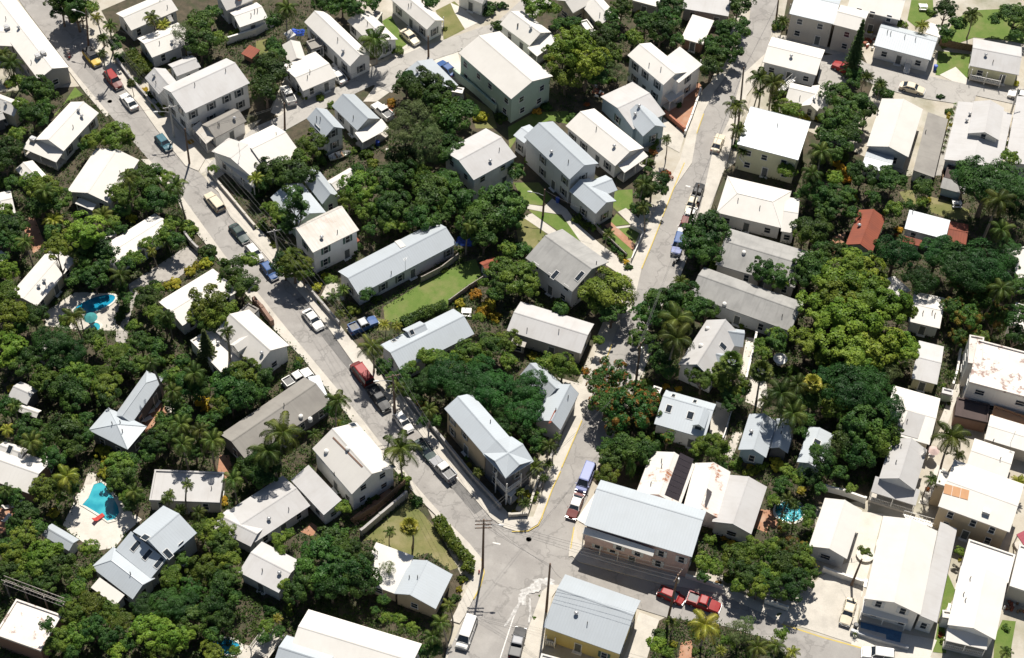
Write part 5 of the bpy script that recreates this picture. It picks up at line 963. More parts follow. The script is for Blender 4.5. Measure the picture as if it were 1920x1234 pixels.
H('red-roofed porch structure at the right edge beside the tan building', 'red awning porch', 'tan', [('S', 'red_awning', None, (1906, 1002), (1935, 1045), (1950, 1020), 3.2, .6, dict(porch=True))], cat='porch')
H('long narrow white house behind the flowering trees and driveway', 'narrow driveway house', 'grey_board', [('G', WF, 15, (425, 38), (305, 398), (583, 515), 3.7, 1.1)], [('pipe', 15, 655, 325)], win=5)
H('largest white-roofed building with blue-tiled porch at lower right', 'blue-porch building', 'white_stucco', [('G', WF, 15, (860, 172), (720, 790), (1140, 905), 5.3, 1.2), ('S', PS, 15, (1412, 268), (1262, 970), (1130, 925), 4.3, .5), ('S', WF, 15, (695, 893), (1038, 980), (1088, 900), 3.0, .5, dict(porch=True))], [('stairs', 15, 1240, 240, 1020, 180, 4.2)], win=4, cat='building')
H('white-roofed house with blue-grey pediment and porch at lower right', 'lower right porch house', 'white_board', [('G', WF, 15, (1440, 545), (1340, 985), (1700, 1085), 4.2, 1.2), ('S', WF, 15, (1325, 1102), (1632, 1172), (1650, 1075), 2.9, .5, dict(porch=True, rail=True)), ('F', WF, 15, (1300, 935), (1370, 945), (1378, 890), 3.0, 0)], win=4)
H('wide flat white-roofed building behind the lower right porch house', 'wide flat white building', 'pale_stucco', [('F', WF, 15, (1440, 560), (1790, 680), (1880, 480), 3.9, 0), ('F', WF, 15, (1800, 700), (2100, 800), (2150, 480), 4.2, 0)], cat='building', win=None)
# ---- west bottom
H('grey-roofed garden building at the left edge among dense trees', 'left-edge garden building', 'dark_board', [('G', PS, 8, (60, 490), (200, 552), (248, 420), 3.0, .7), ('G', W_, 8, (130, 602), (272, 652), (300, 592), 2.5, .4)], cat='outbuilding', win=None)
H('white shed roof glimpsed through the trees on the left', 'glimpsed white shed', 'grey_stucco', [('F', W_, 8, (250, 135), (320, 195), (372, 112), 3.0, 0)], cat='shed', win=None, name='shed')
H('white-roofed gabled house beside the street with flat roof deck behind', 'roof-deck house', 'white_board', [('G', WF, None, (405, 622), (481, 691), (566, 668), 4.4, 1.9, dict(r=.45)), ('F', WF, None, (357, 640), (415, 700), (478, 640), 3.0, 0), ('F', TS, None, (434, 600), (455, 612), (485, 580), 2.6, 0)], [('vent', None, 491, 664), ('dormer', None, 440, 660, 2.0, 3.0, WF), ('vent', None, 409, 645)], win=1)
H('weathered grey-brown shingled house between the palms and the street', 'grey-brown shingled house', 'dark_board', [('G', TS, 9, (-71, 972), (560, 535), (380, 335), 3.7, 1.3, dict(r=.55)), ('S', SI, 9, (545, 510), (470, 330), (385, 340), 2.9, .3)], [('bubble', 9, 335, 645), ('bubble', 9, 405, 665), ('pipe', 9, 210, 560)])
H('large white house with a brown ridge line and roof vents near the corner', 'brown-ridge house', 'white_board', [('G', WF, 9, (420, 880), (715, 1222), (1030, 1000), 5.0, 2.0, dict(r=.47)), ('S', PS, None, (545, 900), (607, 966), (634, 930), 3.8, .8)], [('bubble', 9, 525, 905), ('bubble', 9, 685, 885), ('pipe', 9, 585, 1075), ('cover', 9, (580, 794), (800, 1014), (791, 1021), 'brown_stucco', 'ridge_strip', 1), ('skylight', 9, 725, 705, .7, .9)], win=1)
H('low pale-roofed house shadowed by a coconut palm', 'palm-shadowed low house', 'grey_board', [('G', PS, None, (478, 1017), (582, 948), (531, 891), 3.2, .7), ('G', PS, None, (400, 990), (470, 1025), (490, 985), 3.2, .8)])
H('plain white-roofed house between the big dark tree and the grey trees', 'between-trees white house', 'grey_board', [('G', PS, 13, (-130, 592), (170, 748), (280, 485), 3.4, .8, dict(r=.55))])
H('silver-roofed L-shaped house with hipped corner and red sun terrace', 'red-terrace silver house', 'dark_board', [('G', SI, 8, (1225, 350), (985, 690), (865, 620), 4.25, .9, dict(hip=(2.6, 0))), ('G', SI, 8, (660, 742), (952, 888), (1095, 715), 4.2, 1.0, dict(hip=(3.6, 3.6)))], [('pipe', 8, 838, 700), ('pipe', 8, 898, 690), ('pipe', 8, 915, 755)], win=0)
H('white and grey gabled house at the left edge with a red-brown skylight', 'red skylight house', 'brown_stucco', [('G', W_, 8, (-200, 1068), (222, 1218), (372, 978), 3.8, 1.1), ('G', W_, 8, (-30, 920), (148, 985), (162, 868), 4.0, .7), ('F', W_, 8, (300, 1020), (355, 1030), (350, 945), 3.0, 0)], [('skylight', 8, 72, 890, .7, 1.0)])
H('pinkish-white flat-roofed house behind the kidney pool palms', 'pinkish flat-roofed house', 'pale_stucco', [('F', PS, 8, (1115, 1270), (1640, 1290), (1620, 1060), 3.0, 0)], [('pipe', 8, 1580, 1180)])
H('large silver house with four dark skylights beside the paved pool yard', 'four-skylight silver house', 'grey_board', [('G', SI, 12, (1242, 498), (1470, 300), (1190, 120), 4.9, 1.5), ('S', SI, 12, (862, 425), (1125, 640), (1240, 500), 3.8, 1.1), ('G', SI, 12, (680, 555), (990, 795), (1158, 640), 3.5, 1.1, dict(hip=(2, 0))), ('S', WF, 12, (678, 707), (865, 840), (932, 765), 2.9, .3)], [('skylight', 12, 1085, 335, .8, 1.2), ('skylight', 12, 1012, 400, .7, 1.5), ('skylight', 12, 1100, 465, .7, 1.5), ('skylight', 12, 1187, 525, .7, 1.5), ('skylight', 12, 1255, 458, .8, 1.2), ('pipe', 12, 975, 610)])
H('small grey-white pool cabana beside the round-crowned trees', 'pool cabana', 'grey_board', [('G', SI, 12, (310, 315), (515, 435), (625, 368), 2.8, .6)], cat='cabana', name='cabana')
H('white flat-roofed building with trellis beam at the bottom left edge', 'trellised flat building', 'brown_stucco', [('F', 'patched_roof', 12, (-40, 1062), (305, 1185), (430, 905), 4.2, 0)], cat='building', win=None)
H('long bright white building at the bottom edge dappled by tree shade', 'dappled bottom building', 'white_board', [('G', WF, 13, (250, 1185), (1110, 1450), (1250, 1130), 4.1, 1.2), ('G', SI, 13, (120, 1300), (500, 1420), (560, 1165), 3.9, 1.2)], cat='building')
H('white cottage with ribbed silver gable on the corner lawn', 'corner-lawn cottage', 'tan', [('G', SI, 13, (1160, 497), (1030, 752), (1342, 868), 3.8, 1.3, dict(r=.38)), ('S', WF, 13, (760, 652), (1045, 757), (1155, 462), 3.3, .7)], win=1)
H('low rust-roofed shed in the garden behind the two-pipe house', 'rusty garden shed', 'brown_stucco', [('S', 'red_rust', 0, (1800, 400), (1880, 440), (1925, 365), 1.7, .3)], cat='shed', win=None, name='shed')
H('small white box shed beside the blue tarpaulin', 'white box shed', 'white_board', [('S', W_, 1, (205, 250), (245, 290), (298, 258), 2.2, .2)], cat='shed', win=None, name='shed')
H('small white storage shed behind the dark-patch white house', 'storage shed', 'pale_green', [('F', PS, 11, (1295, 470), (1375, 490), (1385, 450), 2.2, 0)], cat='shed', win=None, name='shed')
# ---- plants: tile: code u v radius [height]
PL = '''
0 D 600 90 90 5;D 500 60 100 5;M 560 130 60 4;D 560 50 130 8;D 440 0 110 8;M 660 60 80 7;D 520 -40 110 8;p 720 130 70;c 820 190 75;a 770 290 60;D 870 330 80;d 900 430 50;c 760 400 55;b 1020 450 70;b 1060 520 60;c 1130 130 85 6;a 1220 190 60;O 1370 260 90;D 1500 170 120;D 1490 320 120;M 1625 290 75;b 1750 250 55;D 1590 80 70;c 80 470 130 6;c 20 400 90 5;M 120 620 80;D 240 650 110;D 340 690 90;D 230 850 100;M 150 780 70;D 350 800 80;D 310 900 60;y 70 620 40;D 60 1120 110;M 130 1010 80;D 30 1210 90;M 700 1050 90;M 860 1010 110;M 960 1050 70;D 640 1080 60;b 1200 420 50;b 1250 430 50;b 1070 480 60;o 1080 670 28;d 1130 710 50;b 1190 780 50;d 1010 610 50;b 1210 830 45;d 970 400 60;o 1420 1060 25;a 980 620 40;D 1760 640 0
1 D 120 500 140;D 70 660 130;D 150 390 80;D 60 590 100;D 130 170 80;c 230 60 110;D 590 60 80;D 500 10 90;D 740 50 110;D 870 20 80;D 640 0 90;c 880 300 165 6.3;b 1040 370 55;b 350 700 55;o 440 680 30;b 560 770 28;b 560 800 25;D 1290 10 80;D 1230 640 150;D 1350 740 150;D 1120 600 90;D 1480 880 170;D 1560 820 90;O 1180 900 150 11;O 1120 1000 130 10;O 1260 1050 130 10;D 1450 1130 150;D 1330 980 110;M 420 1080 105;M 340 1180 80;d 470 1180 70;b 820 1150 55;b 870 1210 50;b 740 1120 35;y 1680 870 55;b 1830 870 50;d 1840 880 50;d 1820 190 60;d 1740 70 60;d 1830 40 45;b 1480 830 50;o 1010 760 40;r 1000 790 30;y 1640 890 30;d 1720 40 50;b 1410 210 22;b 480 730 40;D 130 320 60;O 1240 1150 130;D 1090 1170 110
2 M 160 60 110;M 300 60 70;D 350 190 70;D 460 180 75;L 480 320 150 10;L 370 420 140 9;L 560 480 150 9;M 400 570 120;D 650 300 120;D 690 430 110;D 720 230 90;D 620 570 100;y 290 430 40;O 790 560 80;M 930 270 80;D 860 290 60;D 820 50 90;D 1000 160 110;D 1110 230 110;y 960 100 40;D 1180 60 100;D 1230 300 70;D 1140 150 100;D 760 120 70;D 1690 40 100;D 1620 250 120;D 1560 400 130;D 1490 480 110;D 1720 170 60;D 1480 330 80;D 1680 400 60;d 1060 1030 60;c 1150 1040 60 5;r 1050 1130 35;b 1010 1200 60;d 250 790 45;o 190 830 35;c 1670 790 110 8;c 1850 580 120 8;c 1690 970 90 7;c 1840 690 60 7;d 1690 1090 50;a 1720 1130 50;b 150 1190 50;d 340 1080 0;b 770 400 50;b 730 590 40;d 450 870 45;r 560 780 25;b 880 460 30;d 1240 780 30;b 1060 1110 35
3 n 660 370 75 14;D 650 550 70;D 640 620 60;a 110 160 60;b 60 200 40;d 90 190 50;o 790 210 45;y 760 230 30;b 980 180 55;p 1150 190 70 5;D 1330 70 90;D 1400 180 80;D 1330 240 70;M 1330 290 50;b 1230 90 40;c 1520 110 90 6;D 1850 120 120;D 1840 250 70;D 1700 150 60;b 1900 220 50;a 730 580 70;a 840 630 60;D 520 710 110;D 640 770 120;D 740 830 90;D 520 890 130;D 610 990 110;D 430 990 100;D 480 1090 120;D 620 890 100;M 100 810 90;M 190 830 80;y 270 860 50;y 370 880 28;c 40 620 120 8;c 400 1130 130 8;b 560 1170 55;o 510 1220 40;b 1770 1060 26;b 1820 1060 26;b 1710 1100 26;b 1790 1120 30;M 1810 1170 80 4;y 1790 940 18;b 1350 830 35;y 1370 930 20;d 1290 720 30;b 90 700 50;y 1850 620 30;b 1740 1130 40;b 330 830 0
4 M 1590 30 45 3;M 330 200 140;D 420 250 110;D 300 300 110;M 240 120 90;c 330 190 110 7;D 90 130 70;b 30 120 60;M 60 350 80;D 80 450 110;D 40 550 90;D 140 590 80;c 190 570 90 6;c 950 90 95 9;M 1080 130 130;M 900 220 110;D 1180 230 120;M 1240 90 70;c 1310 150 110 8;D 1080 280 90;D 1150 60 80;D 1300 240 70;a 770 380 100;M 850 430 70;y 990 400 45;D 900 340 80;D 900 470 60;L 640 500 150 9;D 710 610 140;M 480 560 90;L 420 620 100 7;M 640 650 110;D 720 700 110;a 400 410 90;D 390 500 80;b 1400 480 75;d 1400 440 60;M 1270 420 80;M 1240 510 80;M 1100 590 70;y 1110 550 50;M 1010 680 80;D 940 740 80;D 1310 560 80;M 1200 560 60;p 1130 640 60 4;a 1240 560 70;d 1560 630 65;d 1560 690 40;c 900 820 110 6;D 900 910 60;D 940 1000 70;D 700 840 100;D 600 800 70;D 540 860 60;y 1530 730 50;y 1420 790 50;y 1470 750 40;y 1310 880 55;y 1250 900 40;M 1180 920 50;D 1740 780 90;M 1850 720 85;D 1800 900 110;D 1690 740 60;D 1090 980 90;M 1150 1100 90;D 1230 1170 90;M 1570 1020 130 7;M 1500 1110 110 6;M 1640 1110 110 6;D 1560 1160 90;L 60 790 90;M 50 950 110;L 90 1110 140;D 250 1130 100;D 30 700 60;c 540 1130 120 6;M 480 1160 70;c 600 1100 60 5;D 160 1200 80;M 1000 1200 60;c 1240 1120 80 6;a 1060 940 50;d 1150 880 40;r 1420 1150 20;D 560 620 60;d 890 1130 45;d 930 1070 50;M 1660 850 50
5 D 250 60 150;D 90 40 100;M 170 50 80;D 60 120 80;M 110 330 80;M 180 390 70;D 310 220 75 8;D 300 330 100;D 230 450 80;o 540 300 28;b 480 340 40;a 0 100 70;M 780 160 130;M 690 250 100;M 830 330 90;D 950 120 130;D 1080 90 140;M 1230 60 100;D 1300 200 160;D 1420 120 110;D 1500 250 130;D 1010 300 140;D 1120 350 110;M 1000 450 80;M 1100 460 70;D 1250 380 120;M 1400 310 90;D 1370 390 90;M 1220 180 60;D 950 400 90;D 850 480 60;d 650 610 60;D 1800 290 160;D 1750 400 140;D 1880 380 120;D 1650 430 140;D 1700 540 110;D 1580 350 90;M 1860 630 80;D 1590 520 60;c 1600 450 80;M 280 750 130;M 350 790 90;D 210 740 100;M 270 680 80;b 130 590 30;c 580 980 80 4;a 650 930 60;y 450 910 50;M 550 850 55;y 520 830 40;b 480 1010 35;b 720 1080 60;a 630 1110 50;b 900 990 45;d 850 920 50;D 830 970 65;b 1390 765 38;b 1520 640 28;o 1640 960 55;M 1700 880 50;o 1700 1090 60;o 1780 1130 50;y 1740 1040 60;M 1850 780 120;D 1840 900 90;y 1520 1030 45;D 1790 950 70;M 1660 1140 50;p 1050 1200 60 5;a 960 1190 50;b 1470 1150 0;D 760 30 60;d 20 200 60;b 60 450 60;M 640 30 0;d 740 600 60;b 230 900 0;d 1700 680 0;b 990 210 0
6 D 40 290 90;D 50 50 80;d 70 620 80;M 60 840 130;M 120 900 100;M 80 770 70;D 30 400 70;D 1050 140 110;c 990 140 110 7;D 980 230 70;D 960 320 80;c 980 310 80 6;r 1150 70 50;r 1130 120 35;d 1140 170 40;b 490 390 45;b 560 440 40;d 720 550 50;a 720 510 50;b 820 690 35;o 850 720 28;d 860 750 30;M 720 930 170;L 760 860 80 6;M 640 1000 100;O 820 960 110;O 700 850 90;b 390 1030 70;r 420 1050 40;D 350 1080 70;D 750 1090 110;D 1450 480 140;D 1380 560 120;D 1430 660 110;D 1490 420 90;D 1340 640 70;b 1640 790 50;b 1490 740 40;D 1110 1050 150;D 1250 980 140;D 1360 1060 120;D 1450 1080 90;c 1230 1150 180 9;a 1260 870 70;D 1000 1120 120;D 1080 980 80;D 1860 780 90;b 1770 830 40;b 1720 1190 38;b 650 370 60;d 700 320 50;b 620 460 40;d 780 620 35;d 830 660 35;b 270 150 0;d 880 760 30
7 L 480 90 80 6;o 560 40 60;o 590 100 50;D 380 200 110;D 500 260 110;D 440 350 90;D 600 230 80;y 640 240 35;D 620 360 70;c 330 60 110 7;M 140 30 80;D 250 220 60;D 700 70 100;D 630 30 60;D 930 120 105;D 910 60 80;D 780 240 65;M 940 330 80;D 1160 170 90;M 1160 280 55;y 1180 260 40;D 1050 290 45;D 340 470 125;M 270 520 90;D 390 590 80;o 980 480 32;r 960 520 20;P 1650 130 250;P 1480 90 110;P 1800 150 200;P 1850 330 120;c 1720 260 160 12;c 1740 480 120 10;P 960 650 170;P 1430 750 190;P 1620 740 210;P 1270 650 150;P 1140 850 130;P 1500 820 180;P 1730 740 130;L 560 850 180;L 700 800 150;L 500 1010 190;L 700 960 200;L 850 1050 180;L 400 1120 180;L 600 1160 220;L 1000 1080 120;L 830 870 100;L 640 740 90 8;L 620 680 80 7;D 330 760 140;D 250 830 100;D 60 830 110;M 100 880 60;D 500 650 90;D 750 700 70;D 550 640 70;c 1740 920 130 9;G 1460 880 110;G 1380 1050 100;G 1500 1130 120;G 1600 1000 110;G 1700 1160 100;M 1420 1140 70;D 1450 980 60;D 1850 900 110;D 1860 1120 90;r 1320 60 30;r 1600 60 20;c 1480 210 0;D 430 640 70;P 1800 620 90
8 L 90 130 120;M 60 50 80;D 250 200 120;P 400 80 150;D 450 220 120;D 180 250 90;P 540 150 110;M 340 350 110;M 290 400 70;D 450 420 130;M 560 330 100;D 560 500 120;M 640 380 100;M 790 420 120;D 800 500 100;M 760 320 90;D 620 280 80;M 720 90 80;M 870 180 100;L 850 150 60;D 960 250 100;M 930 170 80;D 1050 80 100;D 1170 120 80;D 1150 230 80;M 1020 280 80;c 1120 240 90 7;b 1240 220 60;D 700 40 90;n 1540 130 85 9;c 1690 10 80 7;c 1450 320 130;c 1290 450 100;D 1400 400 120;M 1800 330 130;D 1700 400 140;D 1830 490 130;M 1650 530 90;o 1500 530 60;o 1540 580 40;D 1300 540 90;D 1250 660 80;D 1380 620 80;c 1350 700 120;c 1590 820 130 7;c 1360 850 110;D 1450 880 110;D 1150 850 110;D 1090 930 80;c 1490 740 100;D 1240 770 100;D 1530 700 80;L 50 230 80;y 90 440 50;D 60 570 90;c 110 560 80 6;p 50 740 70 5;D 200 740 110;c 230 830 120 6;D 350 780 90;M 370 760 60;D 500 760 130;D 550 870 90;M 520 700 80;D 640 660 70;D 310 870 80;D 420 930 90;y 780 900 80;y 830 960 70;M 880 1000 100;y 780 1060 50;D 930 1080 110;D 970 980 80;D 860 1140 80;p 500 1090 140 6;M 350 1180 110;c 40 1190 80 6;D 560 1180 70;c 1000 1200 90 6;D 640 780 70;c 1400 1150 70 4;c 1270 1210 45 4;c 1740 1110 110 6;D 1830 1040 100;M 1090 700 0;a 1200 640 50;d 1100 820 50;D 700 650 0;D 1610 640 70;D 1730 540 100;D 1900 450 0;b 1290 330 60;M 480 60 0;D 1500 450 90;D 1360 240 70;D 1210 350 60;b 1380 240 40
9 c 200 760 190 9;c 90 900 160 8;D 60 980 120;D 50 1080 110;D 120 930 80;c 610 520 130 7;D 560 600 80;d 660 700 40;c 430 770 70 4;b 330 740 35;D 40 350 100;D 30 450 80;y 620 690 30;c 860 120 130 7;D 950 270 80;D 1000 340 60;c 1050 420 90 6;D 1120 330 80;M 1160 270 60;M 1280 180 85;y 1360 110 40;M 1400 230 90;P 1450 330 170;P 1550 430 150;P 1300 370 120;P 1700 330 150;P 1780 450 150;P 1660 560 100;P 1850 560 110;P 1850 700 100;M 1600 170 100;D 1750 100 100;L 1480 190 55;D 1200 440 100;M 1880 230 80;M 1700 200 70;c 1290 590 90 6;o 1240 560 50;D 1330 670 60;D 1250 680 50;c 1080 880 190 7;b 1110 1110 50;b 640 1180 45;d 820 1190 55;a 1660 1060 50;y 1590 1010 28;b 1570 950 20;b 330 220 30;d 310 260 40;D 1180 130 0;M 1880 90 90
10 P 130 430 150;P 100 600 140;D 60 720 110;D 150 790 90;D 220 880 80;c 280 860 90 5;a 160 1020 85;a 270 1000 50;M 380 250 100;M 250 230 80;M 450 300 60;o 545 300 35;d 500 280 40;M 640 80 50;y 160 190 45;R 760 330 120;R 640 380 110;R 700 530 140;R 850 600 160;R 1000 560 110;R 900 460 100;R 780 700 110;R 1030 470 60;D 960 60 90;c 1230 60 170 9;D 1130 180 100;D 1170 300 80;D 1090 260 70;o 1150 415 28;o 1240 435 28;b 1000 390 45;M 1420 360 110;M 1530 320 90;M 1640 400 110;D 1640 480 90;D 1720 440 60;f 1640 230 90 8;f 1860 300 90 8;D 1620 560 60;d 1120 790 80;G 1160 800 60;M 1000 850 70;D 860 880 130;D 760 960 100;M 720 1060 90;D 960 890 110;t 880 1060 32 7;t 940 920 28 6;D 1010 960 70;b 1050 820 60;M 1480 870 110;M 1400 890 80;M 1560 900 80;y 1350 890 22;D 1580 1000 50;b 1680 980 55;b 1790 1050 55;b 1870 1010 50;y 1780 1020 35;c 1890 520 80 6;M 1870 170 70;M 1850 100 60;b 1530 790 45;b 20 1130 30;y 110 1220 35;D 340 700 0;D 330 300 60;D 700 870 80;a 60 1200 40;a 240 1100 40;c 340 790 50 5
11 f 330 390 75 7;c 100 470 170 9;c 190 620 160 8;D 250 500 130;c 220 400 120 9;D 60 90 90;M 60 40 80;D 350 520 90;P 620 440 200;P 490 370 140;P 760 420 180;M 560 540 150;D 700 700 190;P 870 600 160;M 800 830 150;D 600 800 140;D 900 750 120;O 490 880 90;D 420 960 90;D 700 900 130;O 900 330 100;L 600 150 200;L 800 130 180;L 1000 110 130;L 300 90 140;L 450 190 130;L 700 230 130;L 960 190 100;L 1060 190 70 7;D 850 260 90;D 500 280 90;c 1370 790 180 9;c 1430 930 70 6;c 1230 1110 80 5;G 1430 50 80;G 1530 140 60;M 1440 50 60;D 1850 40 100;a 1360 340 55;y 70 1000 60;M 140 1050 60;M 200 1100 70;D 450 1040 80;M 620 1180 50;a 1870 1130 70;D 350 880 60;D 320 1100 90;D 100 1160 80;b 1310 410 25;b 1350 540 20;D 540 1060 70;r 1190 1180 22;D 300 650 70;D 240 760 60;G 1590 50 70;y 250 1190 40;D 390 1180 60;b 170 290 50;b 60 300 40
12 D 50 420 90;D 120 250 80;D 200 150 110;M 190 320 90;D 280 260 80;y 400 150 50;M 450 50 50;L 340 450 140;M 250 560 120;D 420 560 120;M 110 450 100;D 60 600 90;D 330 680 100;D 200 660 90;M 670 430 85;M 650 590 65;D 600 680 60;M 560 720 80;M 1610 290 110;M 1500 270 100;D 1650 400 110;M 1700 480 100;M 1530 580 120;D 1640 680 110;M 1280 630 100;D 1370 500 70;D 1720 630 90;y 1880 620 50;D 1440 710 90;P 1250 830 130;P 1390 850 120;P 1080 850 100;M 680 830 110;M 560 900 100;M 820 880 90;M 900 960 100;D 700 1000 110;D 800 1080 100;M 440 1100 100;M 590 1080 100;D 540 1190 80;D 950 1110 80;L 1100 1020 150;L 1250 1070 140;L 1370 1090 100;L 1160 950 90;L 880 1200 80;L 1580 1210 100;M 1200 1200 90;D 1430 940 120;D 1550 850 120;D 1650 950 110;D 1590 1060 80;M 1760 1170 50;D 1000 60 90;M 950 30 70;c 1260 30 70 5;o 1660 60 50;c 1480 150 80 5;a 1340 130 60;D 20 20 80;D 130 30 80;D 1740 780 70;D 1310 940 60;a 1230 60 40;D 480 830 70;D 350 980 60
13 b 690 60 60;M 650 110 70;d 820 40 55;b 880 30 40;D 560 380 150;D 480 500 170;D 650 560 170;D 760 630 140;D 400 640 130;D 560 700 140;D 700 420 110;D 800 500 90;D 860 660 80;D 300 750 100;D 620 300 80;o 560 270 18;M 170 350 70;M 240 300 50;M 190 430 50;b 20 640 50;M 220 690 60;y 20 620 30;f 1145 250 75 7;c 1000 290 65 4;d 1200 60 55;c 1440 840 75 6;c 1380 970 110 7;c 1320 1070 100 6;D 950 790 55;M 970 940 55;M 1070 950 60;M 1180 1010 60;D 1330 1160 70;b 425 1050 85;M 80 1000 70;D 180 1050 60;D 60 1080 60;D 890 880 40;b 40 700 0;M 1420 540 0;b 1540 640 40;y 1545 645 28;y 1515 720 28;d 1480 790 45;O 980 560 60 5;D 1250 1190 60;b 250 880 45;d 110 880 60;a 160 940 45
14 a 100 80 60;y 60 60 30;y 20 150 30;b 170 30 40;M 1480 350 50;M 1420 520 85;M 1500 560 80;M 1680 490 120;M 1800 420 110;D 1750 600 120;D 1430 620 60;b 1620 630 55;M 1700 690 80;M 1840 700 90;o 1540 680 30;o 1640 380 40;M 1850 560 80;D 1880 640 80;o 1580 340 25;p 1440 985 175 7;L 1080 1140 85 4;y 1200 1130 35;c 1190 960 60 5;M 1170 1180 55;O 1700 1060 110 5;O 1760 980 70 4;c 1830 1150 110 4;M 1620 1110 70;b 1370 1190 35;d 1100 1050 50;y 1130 1080 0;a 1560 1180 50;b 210 770 12;b 165 930 18
15 c 150 50 80 5;c 200 90 60 5;M 40 60 60;D 320 150 70;G 110 250 60;M 290 220 50;M 60 400 80;G 180 430 100;M 250 520 100;D 120 520 110;G 330 590 70;M 60 620 80;D 200 670 120;D 80 720 90;G 280 420 60;o 70 660 30;b 728 440 52;c 60 1140 100 4;p 180 1190 80 4;M 100 1050 60;M 1430 440 45 3;y 1440 500 20;y 1300 960 28;r 1290 1060 26;b 1310 1110 32;b 1780 1010 32;c 1780 1190 70 3;b 80 910 18;b 330 320 50;D 20 500 80
'''
rs = sorted([float(e.split()[3]) for l in PL.strip().split('\n') for e in l.split(' ', 1)[1].split(';') if e.split()[0] in 'DML'], reverse=True); SMALLR = rs[290]
for line in PL.strip().split('\n'):
    kk, rest = line.split(' ', 1)
    for e in rest.split(';'):
        q = e.split(); vals = [float(x) for x in q[1:]]
        if vals[2] > 5: plant(int(kk), q[0], *vals)
merge_small()
fill_hedge('clipped green hedge with yellow end along the corner lawn pavement', 'b', 13, [(1355, 190), (1400, 270), (1470, 370), (1545, 460), (1600, 510), (1575, 590)], 46, 1.9)
fill_hedge('dark clipped hedge in front of the very long silver house lawn', 'd', 5, [(1090, 1180), (1250, 1100), (1420, 1045)], 45, 1.5)
fill_hedge('straight dark hedge beside the side street at upper right', 'd', 3, [(790, 660), (860, 690), (935, 715)], 35, 1.6)
fill_hedge('bright green clipped hedge beside the square white-roofed cottage', 'b', 0, [(970, 410), (1030, 470), (1085, 560)], 55, 2.0)
fill_hedge('thin yellowish hedge strip between the lean-to wing and the side lane', 'y', 7, [(1230, 60), (1290, -160), (1350, -380)], 10, 1.0)
# low undergrowth filling the planted beds
rg = random.Random(11); V_, F_ = [], []
BEDS = [[(180, 170), (330, 370), (560, 650), (770, 920), (850, 1090), (810, 1240), (-20, 1240), (-20, 200)], [(420, 350), (560, 260), (740, 230), (930, 300), (1000, 400), (1100, 560), (1100, 680), (990, 880), (960, 950), (790, 770), (600, 540)], [(1290, 420), (1480, 300), (1930, 340), (1930, 650), (1810, 690), (1690, 900), (1530, 930), (1520, 1080), (1310, 1060), (1150, 840), (1220, 660), (1210, 570)], [(230, 100), (400, 10), (640, 0), (540, 130), (500, 200), (320, 170)], [(1060, 0), (1390, 0), (1330, 150), (1200, 100), (1050, 230), (990, 180)], [(1240, 1170), (1300, 1150), (1500, 1215), (1480, 1240), (1220, 1240)]]
SKIP = []
for o in list(sc.objects):
    if o.get('kind') == 'structure' and o.name.split('.')[0] in ('street', 'lane', 'side_street', 'pavement', 'lawn', 'patio', 'paved_yard'):
        me = o.data; mw = [tuple(v.co) for v in me.vertices]; SKIP.append((o, [[(mw[i][0], mw[i][1]) for i in p.vertices] for p in me.polygons if abs(p.normal.z) > .5], (min(v[0] for v in mw), max(v[0] for v in mw), min(v[1] for v in mw), max(v[1] for v in mw))))
def free(x, y):
    for o, u, v, L_, W2 in FOOT:
        dx, dy = x-o.x, y-o.y; a = dx*u.x+dy*u.y; b_ = dx*v.x+dy*v.y
        if -.1 < a < L_+.1 and -.1 < b_ < W2+.1: return False
    for o, tris, bb in SKIP:
        if bb[0] < x < bb[1] and bb[2] < y < bb[3]:
            for t in tris:
                if inpoly(x, y, t): return False
    for rt_ in [p[0] for p in PLANTS[:0]]: pass
    return True
for bed in BEDS:
    x0, x1 = min(p[0] for p in bed), max(p[0] for p in bed); y0, y1 = min(p[1] for p in bed), max(p[1] for p in bed)
    n_ = int((x1-x0)*(y1-y0)/48)
    for _ in range(n_):
        px = (rg.uniform(x0, x1), rg.uniform(y0, y1))
        if not inpoly(px[0], px[1], bed): continue
        g = at(px)
        if not free(g.x, g.y): continue
        s = rg.uniform(.3, .9)
        for _ in range(11):
            c = g+Vector((rg.gauss(0, .35*s*1.6), rg.gauss(0, .35*s*1.6), rg.uniform(.05, .8)*s)); leaf_quads(V_, F_, c, Vector((rg.gauss(0, .6), rg.gauss(0, .6), 1)), rg.uniform(.1, .22), rg, .5)
me = bpy.data.meshes.new('undergrowth'); me.from_pydata(V_, [], F_); me.update(); me.materials.append(M['grass_blade']); o = put('undergrowth', me, None, (0, 0, 0), 0); tag(o, 'low leafy undergrowth covering the planted beds between the houses', 'undergrowth', kind='stuff')
GRP = {'broadleaf_tree': 'broadleaf trees in the gardens', 'spreading_tree': 'feathery spreading trees', 'flowering_tree': 'flowering trees by the street', 'fruit_tree': 'trees with reddish new leaves', 'wispy_tree': 'wispy olive-green trees', 'palm_tree': 'palms in the gardens', 'fan_palm': 'fan palms in the gardens', 'shrub': 'shrubs in the gardens', 'conifer': 'pointed conifers', 'cypress': 'columnar trees'}
PN = {id(p[0]): p[4].split('.')[0] for p in PLANTS}
# size word tells neighbours of one kind apart before their place does
lab = []
for o, adj, cat, px, nm in PLANTS:
    s = max(c.scale[0] for c in o.children if c.name.startswith('crown'))
    if cat == 'tree' and nm not in ('conifer', 'cypress'): adj = ('large ' if s > 5.2 else 'small ' if s < 3.2 else 'medium ')+adj
    lab.append((o, adj, cat, px))
label_many(lab, lambda it: GRP[PN[id(it[0])]])
